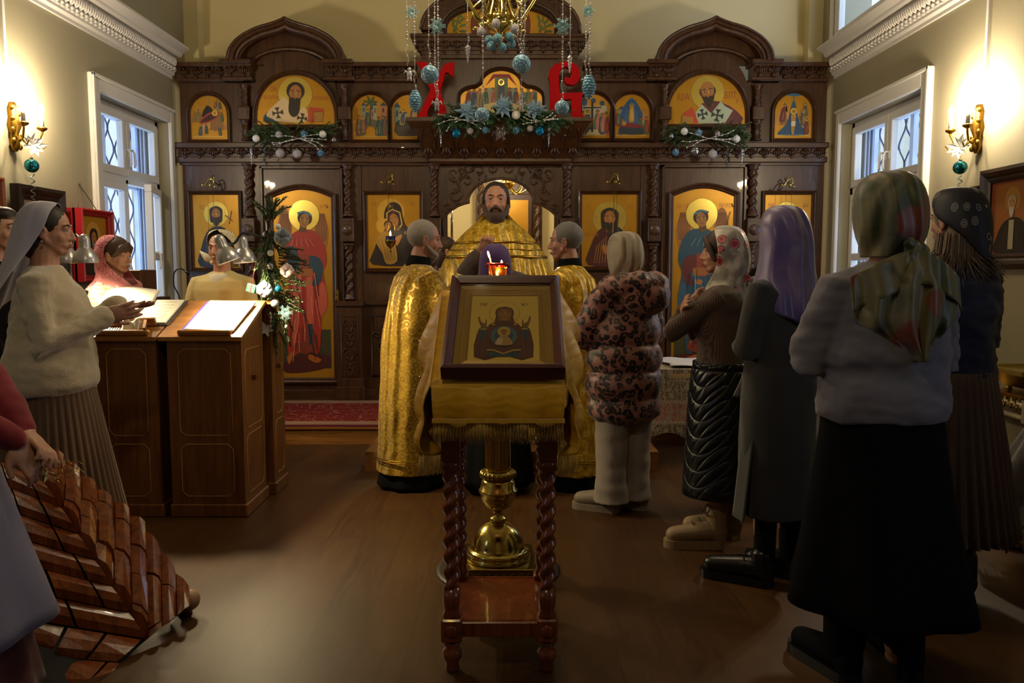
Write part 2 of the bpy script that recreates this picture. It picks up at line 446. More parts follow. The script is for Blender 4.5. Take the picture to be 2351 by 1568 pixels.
t = NT('window_glass'); lp = t.n('ShaderNodeBsdfTransparent'); gl = t.n('ShaderNodeBsdfGlossy'); gl.inputs['Roughness'].default_value = .03
mx = t.n('ShaderNodeMixShader'); mx.inputs[0].default_value = .07; t.l(lp.outputs[0], mx.inputs[1]); t.l(gl.outputs[0], mx.inputs[2])
t.l(mx.outputs[0], t.t.nodes['Material Output'].inputs[0]); GLASSP = t.m
IRON = M('#4a5068', .6)
OUTW = M('#c9d2e6', .7)
def handle(parent, X, y, z, sg, flip=1):
    m = MB(); m.box((X, y, z + .03), (.012, .028, .07), b=.004)
    m.tube([(X, y, z + .05), (X + sg * .03, y, z + .055), (X + sg * .045, y, z + .03), (X + sg * .045, y + flip * .005, z - .07), (X + sg * .04, y, z - .09)], [.008, .009, .009, .010, .008], 8)
    m.build('handle', WHITE, parent)
def window(idx, X, sg, W, zt, opened, label=None):
    y0, y1, z0, z1 = W; XF = X - sg * .13
    # sg: +1 room lies towards +X
    root = struct(empty('window_%d' % idx, (0, 0, 0)))
    m = MB(); tw, th = .13, .035
    for q in ((X, X + sg * th, y0 - tw, y0, z0 - .1, z1 + tw), (X, X + sg * th, y1, y1 + tw * .55, z0 - .1, z1 + tw), (X, X + sg * th, y0, y1, z1, z1 + tw)): m.bb(*q, b=.008)
    for q in ((X + sg * th, X + sg * (th + .018), y0 - tw, y0 - tw + .03, z0 - .1, z1 + tw), (X + sg * th, X + sg * (th + .018), y0 - tw, y1 + .07, z1 + tw - .03, z1 + tw)): m.bb(*q, b=.006)
    m.build('window_trim', WHITE, root)
    m = MB(); a, b = XF - .035, XF + .035
    m.bb(a, b, y0 - .005, y0 + .05, z0, z1); m.bb(a, b, y1 - .05, y1 + .005, z0, z1); m.bb(a, b, y0, y1, z1 - .05, z1); m.bb(a, b, y0, y1, z0, z0 + .05)
    ym = (y0 + y1) / 2
    m.bb(a, b, y0, y1, zt - .03, zt + .03)
    m.bb(a, b, ym - .02, ym + .02, z0 + .05, zt)
    m.build('window_frame', WHITE, root)
    m = MB(); m.bb(X + sg * .06, XF - sg * .1, y0 - .05, y1 + .05, z0 - .03, z0 + .002); m.build('window_sill', WHITE, root)
    s1 = sash('sash', root, XF + sg * .02, y0 + .04, ym, zt + .03, z1 - .04, sg, WHITE)
    s2 = sash('sash', root, XF + sg * .02, ym, y1 - .04, zt + .03, z1 - .04, sg, WHITE)
    handle(s1, XF + sg * .05, ym - .035, zt + .20, sg); handle(s2, XF + sg * .05, ym + .035, zt + .20, sg)
    s3 = sash('sash', root, XF + sg * .02, y0 + .04, ym - .01, z0 + .05, zt - .03, sg, WHITE, bars=(1.5,))
    s4 = sash('sash', root, 0, 0, ym - y0 - .05, z0 + .05, zt - .03, sg, WHITE, bars=(1.52,))
    handle(s4, sg * .03, .05, 1.5, sg, 1)
    if opened:   # swung into the room about its far edge
        a_ = R(opened); L_ = ym - y0 - .05
        s4.location = (XF + sg * .04 + sg * L_ * math.sin(a_), y1 - .05 - L_ * math.cos(a_), 0); s4.rotation_euler = (0, 0, sg * a_)
    else: s4.location = (XF + sg * .02, ym + .01, 0)
    # outer frame, reveal and iron grille
    XO = X - sg * .30; m = MB()
    m.bb(XO - .02, XO + .02, y0, y0 + .05, z0, z1); m.bb(XO - .02, XO + .02, y1 - .05, y1, z0, z1); m.bb(XO - .02, XO + .02, y0, y1, z1 - .05, z1)
    m.bb(XO - .02, XO + .02, ym - .03, ym + .03, z0, z1); m.bb(XO - .02, XO + .02, y0, y1, zt - .03, zt + .03)
    for k in range(3): m.bb(X - sg * (.20 + .03 * k), X - sg * (.205 + .03 * k), y1 - .06 - .004 * k, y1 - .03, z0, z1)
    m.build('outer_frame', OUTW, root)
    m = MB(); wavy(m, X - sg * .35, y0, y1, z0, z1); m.build('grille', IRON, root)
    return root
window(1, XL, 1, LW, atX(300, 418, XL - .13).z, 16)
window(2, XR, -1, RW, atX(1945, 444, XR + .13).z, 0)
# high window
root = struct(empty('window_3')); m = MB(); X = XR + .04
m.bb(X - .03, X + .03, 6.2, 7.80, 3.54, 3.64, b=.006); m.bb(X - .03, X + .03, 7.70, 7.80, 3.64, 5.1, b=.006); m.bb(X - .03, X + .03, 6.2, 6.28, 3.64, 5.1, b=.006); m.bb(X - .03, X + .03, 6.2, 7.8, 5.02, 5.1, b=.006)
m.bb(XR - .012, XR + .01, 6.1, 7.86, 3.51, 3.55); m.bb(XR - .012, XR + .01, 7.8, 7.86, 3.55, 5.1); m.build('window_frame', WHITE, root)
m = MB(); m.bb(X - .003, X + .003, 6.28, 7.70, 3.64, 5.02); m.build('glass_pane', GLASSP, root)
# facade wall and bare trees outside, which the panes look on to
m = MB(); m.bb(XL - 1.6, XL - 1.5, 7.6, 10.5, -1, 6); struct(m.build('wall_outside_left', M('#eef1f8', .8)))
m = MB(); m.bb(XR + 1.3, XR + 1.4, 7.6, 10.5, -1, 6); struct(m.build('wall_outside_right', M('#eef1f8', .8)))
def bare_tree(x, y, lab):
    m = MB(); rnd = random.Random(5)
    def br(p, d, r, k):
        q = p + d * (.9 if k == 0 else .5 * rnd.uniform(.6, 1.1)); m.tube([p, (p + q) / 2 + Vector((rnd.uniform(-.05, .05),) * 3), q], [r, r * .85, r * .7], 5)
        if k < 5:
            for _ in range(2 if k else 4):
                e = (d + Vector((rnd.uniform(-.7, .7), rnd.uniform(-.7, .7), rnd.uniform(-.2, .5)))).normalized(); br(q, e, r * .62, k + 1)
    br(Vector((0, 0, -.5)), Vector((0, 0, 1)), .1, 0)
    o = m.build('bare_tree', M('#6b6f80', .8)); o.location = (x, y, .5); tag(o, lab, 'tree')
bare_tree(XL - 2.6, 11.8, 'bare winter tree outside the left window behind the iron grille')

# soleas, ambo, carpets
YS = 6.33
t = NT('oriental_carpet'); v = t.mapping(1)
sx = t.sep(v)
p = t.voro(v, 9, 'DISTANCE_TO_EDGE'); q = t.wave(v, 5, 12, 3)
c = t.mix(t.ramp(p, [(.015, .8), (.04, 0.)]), t.ramp(q, [(.42, '#6a0e14'), (.5, '#8a6a48'), (.58, '#6a0e14')]), '#8a6a48')
t.col(c, rough=.95, spec=.1); t.bump(t.noise(v, 250, 2), .4, .004); CARPET = t.m
t = NT('carpet_border'); v = t.mapping(1)
t.col(t.ramp(t.wave(v, 30, 6, 3), [(.35, '#6a2226'), (.5, '#b6a078'), (.7, '#8e7a55')]), rough=.95); CARB = t.m
m = MB(); m.bb(XL, XR, YS, 11.2, 0, .14); m.bb(-1.02, 1.02, 5.45, YS, 0, .14)
m.bb(XL, -1.03, YS - .012, YS, .0, .045); m.bb(1.03, XR, YS - .012, YS, .0, .045); m.bb(-1.03, -1.02, 5.45, YS, 0, .045)
m.bb(XL, -1.03, YS - .02, YS, .125, .14); m.bb(1.03, XR, YS - .02, YS, .125, .14)
struct(m.build('floor_step', W_DESKX))
def carpet(x0, x1, y0, y1, lab):
    r = empty('carpet', (0, 0, .14)); r.location = ((x0 + x1) / 2, (y0 + y1) / 2, .1405)
    hx, hy = (x1 - x0) / 2, (y1 - y0) / 2
    m = MB(); m.bb(-hx, hx, -hy, hy, 0, .012); m.build('field', CARPET, r)
    m = MB()
    for a in ((-hx, hx, -hy + .03, -hy + .17), (-hx, hx, hy - .17, hy - .03)): m.bb(a[0], a[1], a[2], a[3], .012, .0135)
    m.build('border', CARB, r)
    m = MB(); m.bb(-hx, hx, -hy - .006, -hy + .03, -.004, .013); m.build('hem', M('#5e1420', .95), r)
    tag(r, lab, 'carpet')
carpet(XL + .05, -1.06, YS + .01, 7.58, 'red patterned carpet on the raised step, left of the clergy')
carpet(1.06, XR - .05, YS + .01, 7.58, 'red patterned carpet on the raised step, right of the clergy under the lace table')
# ================================================================ painted icons (flat panels, painted in thin layers)
class Paint:
    def __init__(s, W, H): s.W, s.H = W, H; s.mb = MB(); s.mats = []; s.k = 0
    def mi(s, c):
        m = GOLD if c == 'gold' else HALO if c == 'halo' else M(c, .5, 0, .12)
        if m not in s.mats: s.mats.append(m)
        return s.mats.index(m)
    def poly(s, c, pts, sm=0):
        if sm: pts = [(p.x, p.y) for p in catmull([(a, b, 0) for a, b in pts], sm, True)]
        s.k += 1; d = .0004 + s.k * .00022
        co, fs = tess(pts)
        s.mb.add([(x, -d, y) for x, y in co], fs, s.mi(c))
    def ell(s, c, x, y, rx, ry=None, rot=0, n=24):
        ry = rx if ry is None else ry; a = R(rot)
        s.poly(c, [(x + rx * math.cos(t) * math.cos(a) - ry * math.sin(t) * math.sin(a), y + rx * math.cos(t) * math.sin(a) + ry * math.sin(t) * math.cos(a)) for t in [2 * math.pi * i / n for i in range(n)]])
    def line(s, c, pts, w):
        L, Rr = [], []
        P = [Vector((a, b)) for a, b in pts]
        for i, p in enumerate(P):
            d = (P[min(i + 1, len(P) - 1)] - P[max(i - 1, 0)]).normalized(); n = Vector((-d.y, d.x)) * w / 2
            L.append(tuple(p + n)); Rr.append(tuple(p - n))
        s.poly(c, L + Rr[::-1])
    def text(s, c, txt, x, y, size, sx=.7):
        s.k += 1; text_mesh(s.mb, txt, size, lambda u, v, d: Vector((u, -d, v)), x, y, .0004 + s.k * .00022, s.mi(c), 0, 'CENTER', sx)
SK, SKD, HAIR_ = '#a26a2c', '#5e3a14', '#2a170c'
def face(P, x, y, r, hair=HAIR_, beard=None, veil=None, tilt=0, halo=2.1, bald=False, longhair=False):
    ca, sa = math.cos(R(tilt)), math.sin(R(tilt))
    T = lambda a, b: (x + (a * ca - b * sa) * r, y + (a * sa + b * ca) * r)
    def el(c, a, b, rx, ry, rot=0): p = T(a, b); P.ell(c, p[0], p[1], rx * r, ry * r, rot + tilt, 18)
    if halo: P.ell('#7a3a14', x, y + .15 * r, halo * r * 1.03); P.ell('halo', x, y + .15 * r, halo * r)
    if veil: P.poly(veil[0], [T(-.2, 1.45), T(-.85, 1.15), T(-1.1, .3), T(-1.0, -.6), T(-1.1, -1.5), T(0, -1.7), T(1.1, -1.5), T(1.0, -.6), T(1.1, .3), T(.85, 1.15), T(.2, 1.45)], 3)
    else:
        if longhair: P.poly(hair, [T(0, 1.35), T(-.95, .9), T(-1.05, 0), T(-.85, -1.2), T(0, -1.2), T(.85, -1.2), T(1.05, 0), T(.95, .9)], 4)
        elif not bald: el(hair, 0, .32, 1.0, .98)
        else: el(hair, 0, .1, .9, .75)
    if not veil: P.poly(SKD, [T(-.42, -.5), T(.42, -.5), T(.5, -1.6), T(-.5, -1.6)])
    el(SK, 0, 0, .68, .98)
    if bald: el(SK, 0, .35, .72, .8)
    if veil: P.poly(SK, [T(-.4, -.6), T(.4, -.6), T(.5, -1.35), T(-.5, -1.35)]); P.line(veil[1], [T(-.2, 1.2), T(-.72, .8), T(-.8, 0), T(-.62, -.8), T(-.7, -1.4)], .1 * r); P.line(veil[1], [T(.2, 1.2), T(.72, .8), T(.8, 0), T(.62, -.8), T(.7, -1.4)], .1 * r)
    if beard: P.poly(beard[0], [T(-.66, -.18), T(-.62, -.7), T(-.3 * beard[1], -1.0 - .5 * beard[1]), T(0, -1.05 - .75 * beard[1]), T(.3 * beard[1], -1.0 - .5 * beard[1]), T(.62, -.7), T(.66, -.18), T(.46, -.42), T(0, -.34), T(-.46, -.42)], 3)
    el('#b5803c', 0, -.05, .16, .5)
    for sg in (-1, 1):
        P.line('#1e0f06', [T(sg * .12, .3), T(sg * .35, .38), T(sg * .58, .28)], .07 * r)
        el('#d8b070', sg * .33, .1, .17, .08); el('#140a04', sg * .33, .1, .08, .085)
    P.line(SKD, [T(-.1, .25), T(-.12, -.2), T(0, -.28), T(.1, -.22)], .06 * r)
    P.line('#6e2412', [T(-.2, -.5), T(0, -.46), T(.2, -.5)], .08 * r)
def folds(P, c, pts_list, w):
    for pts in pts_list: P.line(c, pts, w)
def board(P, outline, c='gold', edge=None):
    P.poly(c, outline)
def rectpts(W, H): return [(0, 0), (W, 0), (W, H), (0, H)]
def archpts(W, H, n=20):   # round headed panel
    r = W / 2; return [(0, 0), (W, 0)] + [(r + r * math.cos(math.pi * i / n), H - r + r * math.sin(math.pi * i / n)) for i in range(n + 1)]
def lunette(W, H, n=26):
    a = []
    for i in range(n + 1):
        t = math.pi * i / n; a.append((W / 2 + W / 2 * math.cos(t), H * .12 + (H * .88) * max(0, math.sin(t)) ** .9))
    return [(0, 0), (W, 0)] + a
def figure(P, x, y, h, c1, c2, hair=HAIR_, halo=True, lean=0, beard=False):
    """small standing figure: y at the feet"""
    r = h * .075; w = h * .16; hx = x + lean * h
    P.poly(c1, [(x - w, y), (x + w, y), (x + w * .8 + lean * h * .6, y + h * .55), (hx + w * .55, y + h * .8), (hx - w * .55, y + h * .8), (x - w * .9 + lean * h * .6, y + h * .55)], 2)
    P.poly(c2, [(x - w * .2, y + h * .05), (x + w * .9, y + h * .15), (hx + w * .6, y + h * .78), (hx, y + h * .78), (x - w * .5, y + h * .45)], 2)
    P.line('#d8c9a0', [(x + w * .2, y + h * .1), (x + w * .3 + lean * h * .4, y + h * .5)], h * .012)
    if halo: P.ell('#7a3a14', hx, y + h * .9, r * 1.85, n=14); P.ell('halo', hx, y + h * .9, r * 1.7, n=14)
    P.ell(hair, hx, y + h * .91, r * 1.05, r * 1.15, n=12); P.ell(SK, hx, y + h * .885, r * .75, r, n=12)
    if beard: P.ell(hair, hx, y + h * .86, r * .6, r * .6, n=10)
def icon(name, x0, y0, H, W, outline, draw, label, Y=IC, frame=None, fw=.03, cat='icon', group=None, rot=None, parent=None, base='gold', fd=.045, origin=None):
    """x0,z0 = lower left of the painted panel"""
    root = empty(name, origin or (x0, Y, y0), 0)
    if rot: root.rotation_euler = rot
    P = Paint(W, H); P.poly(base, outline); P.poly('#8f5d12', outline); P.poly(base, [(W / 2 + (a - W / 2) * (1 - .02 / W * .35), H * .5 + (b - H * .5) * (1 - .02 / H * .35)) for a, b in outline])
    draw(P, W, H)
    b = MB(); b.prism(outline, FRY(0), -.02, 0); b.build('panel', P.mats[0] if P.mats else GOLD, root)
    P.mb.build('painting', P.mats, root)
    if frame is not None:
        m = MB(); n = len(outline); c = (sum(a for a, _ in outline) / n, sum(q for _, q in outline) / n)
        # mitred offset outline swept as a moulding
        def off(k):
            out = []
            for i in range(n):
                p0 = Vector(outline[i - 1]); p1 = Vector(outline[i]); p2 = Vector(outline[(i + 1) % n])
                a = (p1 - p0); b_ = (p2 - p1)
                if a.length < 1e-6 or b_.length < 1e-6: out.append(tuple(p1)); continue
                a.normalize(); b_.normalize(); na = Vector((a.y, -a.x)); nb = Vector((b_.y, -b_.x)); mm = (na + nb)
                mm = mm / max(.35, mm.length_squared / 2) if mm.length > 1e-6 else na
                out.append((p1.x + mm.x * k, p1.y + mm.y * k))
            return out
        prof = [(0, 0), (0, fd * .35), (fw * .2, fd * .55), (fw * .35, fd * .5), (fw * .5, fd * .8), (fw * .75, fd), (fw, fd * .9), (fw, -.02)]
        rr = [[Vector((u, -d, v)) for u, v in off(k)] for k, d in prof]
        m.rings(rr, 0, False, True, False, False); m.build('frame', frame, root)
    return tag(root, label, cat, group)
# ================================================================ ICON SCREEN
FR = FRY(IC)
def PX(pts): return [(WX(a), WZ(b)) for a, b in pts]
ico = empty('icon_screen', (WX(1156), IC, .14)); tag(ico, 'dark carved oak icon screen with twisted columns across the end of the church', 'icon screen')
def ibuild(m, name, mat=W_DARK, **k): return m.build_world(name, mat, ico, **k)
xl, xr = WX(427), WX(1885)
zf = .14
# lower tier boards: left, right, spandrel over the royal doors
m = MB(); m.bb(xl, WX(1010), IC, IC + .07, zf, WZ(375)); ibuild(m, 'lower_board')
m = MB(); m.bb(WX(1292), xr, IC, IC + .07, zf, WZ(375)); ibuild(m, 'lower_board')
op = [(1281.5, 513), (1279, 503), (1272, 492), (1262, 483), (1248, 474), (1235, 469), (1222, 466)]
a0 = [(1150 + 74 * math.cos(R(t)), 466 - 55 * math.sin(R(t))) for t in range(0, 181, 10)]
op += a0[1:-1] + [(2300 - a, b) for a, b in reversed(op)]
top = [(1010, 513), (1010, 377), (1292, 377), (1292, 513)]
sp = PX([(1292, 513)] + op + [(1010, 513)] + [(1010, 377), (1292, 377)])
P2 = MB()
co, ff = tess(sp); vv = [Vector((u, IC - .03, v)) for u, v in co]
P2.add(vv, ff); P2.add([v + Vector((0, .10, 0)) for v in vv], [tuple(reversed(g)) for g in ff])
n = len(sp); P2.add([(u, IC - .03, v) for u, v in sp] + [(u, IC + .07, v) for u, v in sp], [(i, (i + 1) % n, n + (i + 1) % n, n + i) for i in range(n)])
ibuild(P2, 'arch_spandrel')
# moulded lip of the arch and carved scrolls in the corners
m = MB(); m.tube([(u, IC - .035, v) for u, v in PX([(1281.5, 640)] + op + [(1018.5, 640)])], .012, 8)
def scroll(m, cx, cz, r, turns, a0, sg, Y, w=.011):
    pts = []; rs = []
    for k in range(26):
        t_ = k / 25; rr = r * (1 - t_ * .82); a = R(a0) + sg * turns * 2 * math.pi * t_
        pts.append((cx + rr * math.cos(a), Y - .004, cz + rr * math.sin(a))); rs.append(w * (1 - .5 * t_))
    m.tube(pts, rs, 6); m.ell(pts[-1], w * 1.1, None, 8)
for sg in (-1, 1):
    X = lambda p: WX(1150 + sg * (1150 - p))
    for (px, py, r, a) in ((1045, 400, .10, 20), (1072, 418, .085, 200), (1044, 448, .085, 60), (1100, 396, .07, 180), (1130, 387, .05, 0), (1030, 478, .05, 250), (1060, 395, .04, 90)):
        scroll(m, X(px), WZ(py), r, .95, a if sg < 0 else 180 - a, sg, IC - .035, .010)
    for k in range(14):
        px = random.Random(k).uniform(1030, 1120); py = 385 + random.Random(k + 50).uniform(0, 1) * (90 if px < 1060 else 25)
        m.ell((X(px), IC - .036, WZ(py)), (.03, .008, .011), Matrix.Rotation(R(k * 47), 3, 'Y'), 8)
ibuild(m, 'arch_carving')
# cornice leaf bands
def leafrow(m, px0, px1, py, h, Y, step=27, fin=1.0):
    n = max(1, round((px1 - px0) / step)); x0, x1 = WX(px0), WX(px1)
    for i in range(n):
        c = x0 + (x1 - x0) * (i + .5) / n; w = (x1 - x0) / n; z1 = WZ(py); hh = h
        for k in (-2, -1, 0, 1, 2):
            m.tube([(c + k * w * .07, Y - .012, z1 - hh * .08), (c + k * w * .16, Y - .028, z1 - hh * .4), (c + k * w * .14, Y - .026, z1 - hh * (.80 - .07 * abs(k)))], [w * .05, w * .07, w * .05], 5)
        m.ell((c, Y - .026, z1 - hh * .95), (w * .15, .014, w * .12), None, 8)
        m.ell((c, Y - .022, z1 - hh * .16), (w * .09, .014, w * .09), None, 8)
        m.tube([(c + w * .5, Y - .01, z1 - hh * .05), (c + w * .42, Y - .022, z1 - hh * .3), (c + w * .5, Y - .014, z1 - hh * .52)], w * .04, 5)
def band(name, px0, px1, py0, py1, d0, d1=None):
    m = MB(); m.bb(WX(px0), WX(px1), IC - d0, IC + .07, WZ(py1), WZ(py0), b=.006); return m
# middle cornice y330..375
m = band('', 416, 1887, 330, 343, .12); q = band('', 420, 1884, 343, 357, .07); m.v and None
m2 = MB(); m2.bb(WX(418), WX(1886), IC - .10, IC + .07, WZ(343), WZ(330), b=.008); m2.bb(WX(422), WX(1882), IC - .05, IC + .07, WZ(362), WZ(343)); m2.bb(WX(420), WX(1885), IC - .075, IC + .07, WZ(375), WZ(362), b=.006)
m2.bb(WX(424), WX(1881), IC - .04, IC + .07, WZ(380), WZ(375)); ibuild(m2, 'cornice', W_DARKX)
for a_, b_ in ((425, 962), (1332, 1881)): m = MB(); leafrow(m, a_, b_, 343, .085, IC - .05, 31); ibuild(m, 'cornice_carving')
# upper tier boards
m = MB(); m.bb(xl, WX(962), IC, IC + .07, WZ(330), WZ(188)); ibuild(m, 'upper_board')
m = MB(); m.bb(WX(1332), xr, IC, IC + .07, WZ(330), WZ(188)); ibuild(m, 'upper_board')
m = MB(); m.bb(WX(962), WX(1332), IC - .02, IC + .07, WZ(330), WZ(150)); ibuild(m, 'centre_board')
# upper cornice, with breaks over the columns
def upcor(a, b, d):
    m = MB(); m.bb(WX(a), WX(b), IC - .10 - d, IC + .10, WZ(158 - (4 if d else 0)), WZ(148 - (4 if d else 0)), b=.006)
    m.bb(WX(a + 5), WX(b - 5), IC - .04 - d, IC + .07, WZ(184), WZ(154)); m.bb(WX(a), WX(b), IC - .06 - d, IC + .07, WZ(190), WZ(182), b=.006)
    leafrow(m, a + 5, b - 5, 158 - (2 if d else 0), .10, IC - .04 - d, 27); return m
for a, b, d in ((424, 596, 0), (755, 962, 0), (1332, 1540, 0), (1712, 1884, 0), (530, 598, .05), (755, 824, .05), (1475, 1542, .05), (1706, 1775, .05)):
    ibuild(upcor(a, b, d), 'upper_cornice')
# ogee pediments
def ogee(cx, half, ybase, ytip, name='pediment'):
    m = MB()
    P = [(-half, 0), (-half * .96, .25), (-half * .80, .52), (-half * .52, .74), (-half * .24, .86), (-half * .08, .94), (0, 1.0)]
    out = catmull([(a, b, 0) for a, b in P], 5)
    H = ybase - ytip; o = [(WX(cx + p.x), WZ(ybase - p.y * H)) for p in out]; o = o + [(2 * WX(cx) - a, b) for a, b in reversed(o[:-1])]
    i_ = [(WX(cx) + (a - WX(cx)) * .90, WZ(ybase) + (b - WZ(ybase)) * .88) for a, b in o]
    k = len(o)
    bmf = MB(); bmf.prism(i_, FR, -.07, .0); m.add(bmf.v, bmf.f)
    for (A, B, da, db) in ((o, i_, .16, .16), (i_, i_, .16, 0), (o, o, -.07, .16)):
        vs = [FR(a, b, da) for a, b in A] + [FR(a, b, db) for a, b in B]; m.add(vs, [(j, j + 1, k + j + 1, k + j) for j in range(k - 1)])
    m.tube([FR(a, b, .165) for a, b in o], .014, 6)
    for j in range(0, k - 1):                       # carved drops following the curve
        for f_ in (0, .5):
            a = i_[j][0] + (i_[j + 1][0] - i_[j][0]) * f_; b = i_[j][1] + (i_[j + 1][1] - i_[j][1]) * f_
            c = (WX(cx) + (a - WX(cx)) * .965, WZ(ybase) + (b - WZ(ybase)) * .955); m.ell(FR(c[0], c[1], .125), (.019, .028, .03), None, 7)
            c = (WX(cx) + (a - WX(cx)) * .92, WZ(ybase) + (b - WZ(ybase)) * .90); m.ell(FR(c[0], c[1], .10), (.011, .02, .016), None, 6)
    # inner round hood
    w2 = half * .74; hy = 54
    a_ = [(WX(cx + w2 * math.cos(R(t))), WZ(ybase + 20 - (hy - 2) * math.sin(R(t)) - 2)) for t in range(0, 181, 12)]
    m.tube([FR(a, b, .03) for a, b in a_], .02, 8)
    ibuild(m, name)
ogee(677, 128, 148, 53); ogee(1623, 128, 148, 51)
# lunette boards rising between the cornice breaks
for cx in (689, 1613):
    m = MB(); pts = [(cx - 92, 290), (cx + 92, 290)] + [(cx + 92 * math.cos(R(t)), 216 - 96 * math.sin(R(t))) for t in range(0, 181, 10)]
    m.prism(PX(pts), FR, 0, .03); ibuild(m, 'lunette_board')
# centre: upper box with cornice and round top
m = MB(); m.bb(WX(985), WX(1310), IC - .05, IC + .08, WZ(290), WZ(135)); m.bb(WX(965), WX(1018), IC - .08, IC + .08, WZ(290), WZ(140)); m.bb(WX(1278), WX(1332), IC - .08, IC + .08, WZ(290), WZ(140)); ibuild(m, 'centre_panel')
m = MB(); m.bb(WX(953), WX(1343), IC - .22, IC + .08, WZ(100), WZ(92), b=.006)
for k, (e, d) in enumerate(((0, .19), (6, .17), (12, .14), (18, .11))): m.bb(WX(957 + e), WX(1339 - e), IC - d, IC + .08, WZ(108 + k * 8), WZ(100 + k * 8))
leafrow(m, 962, 1336, 103, .10, IC - .17, 26); m.bb(WX(975), WX(1322), IC - .09, IC + .08, WZ(140), WZ(130), b=.005); ibuild(m, 'centre_cornice')
m = MB(); oa = [(1150 + 176 * math.cos(R(t)), 90 - 112 * max(0, math.sin(R(t))) ** .8) for t in range(0, 181, 8)]; ia = [(1150 + 132 * math.cos(R(t)), 90 - 84 * max(0, math.sin(R(t))) ** .7) for t in range(0, 181, 8)]
A, B = PX(oa), PX(ia); k = len(A)
m.prism(A, FR, -.05, .02)
for (p, q, da, db) in ((A, B, .12, .12), (B, B, .12, .02), (A, A, -.05, .12)):
    vs = [FR(a, b, da) for a, b in p] + [FR(a, b, db) for a, b in q]; m.add(vs, [(j, j + 1, k + j + 1, k + j) for j in range(k - 1)])
m.tube([FR(a, b, .125) for a, b in A], .016, 6); m.tube([FR(a, b, .12) for a, b in B], .012, 6)
for j in range(2, k - 2):
    scroll(m, (A[j][0] + B[j][0]) / 2, (A[j][1] + B[j][1]) / 2, .05, .8, j * 30, 1, IC - .12, .008)
ibuild(m, 'round_pediment')
# centre flared corbel y288..372
m = MB()
cp = [(948, 288, .42), (948, 296, .42), (955, 300, .40), (962, 310, .37), (975, 330, .27), (984, 352, .17), (988, 368, .12), (992, 374, .12), (992, 380, .10)]
for (a, y, d), (b, y2, d2) in zip(cp[:-1], cp[1:]):
    x0, x1 = WX(a), WX(2298 - a); w0, w1 = WX(b), WX(2298 - b); z, z2 = WZ(y), WZ(y2)
    m.add([(x0, IC - d, z), (x1, IC - d, z), (w1, IC - d2, z2), (w0, IC - d2, z2)], [(0, 3, 2, 1)])
    m.add([(x0, IC, z), (x0, IC - d, z), (w0, IC - d2, z2), (w0, IC, z2)], [(0, 3, 2, 1)]); m.add([(x1, IC, z), (x1, IC - d, z), (w1, IC - d2, z2), (w1, IC, z2)], [(0, 1, 2, 3)])
m.add([(WX(948), IC, WZ(288)), (WX(1350), IC, WZ(288)), (WX(1350), IC - .42, WZ(288)), (WX(948), IC - .42, WZ(288))], [(0, 3, 2, 1)])
ibuild(m, 'corbel')
m = MB()
def csurf(px, py):      # depth of the corbel face at this height
    for (a, y, d), (b, y2, d2) in zip(cp[:-1], cp[1:]):
        if y <= py <= y2: return d + (d2 - d) * (py - y) / (y2 - y)
    return .12
for i in range(9):
    c = 990 + i * 40
    for sg in (-1, 1):
        pts = []
        for k in range(13):
            t_ = k / 12; py = 368 - 58 * t_; px = c + sg * (18 * math.sin(t_ * math.pi) * (1 - .2 * t_) + (8 * max(0, t_ - .7) / .3)); pts.append((WX(px * 1.0), IC - csurf(px, py) - .006, WZ(py)))
        m.tube(pts, .007, 6)
    for sg in (-1, 0, 1):
        m.ell((WX(c + sg * 7), IC - csurf(c, 350) - .008, WZ(350 + abs(sg) * 3)), (.011, .012, .034), Matrix.Rotation(R(-sg * 22), 3, 'Y'), 8)
    m.ell((WX(c + 20), IC - csurf(c, 325) - .006, WZ(322)), (.022, .012, .022), None, 8)
ibuild(m, 'corbel_carving')
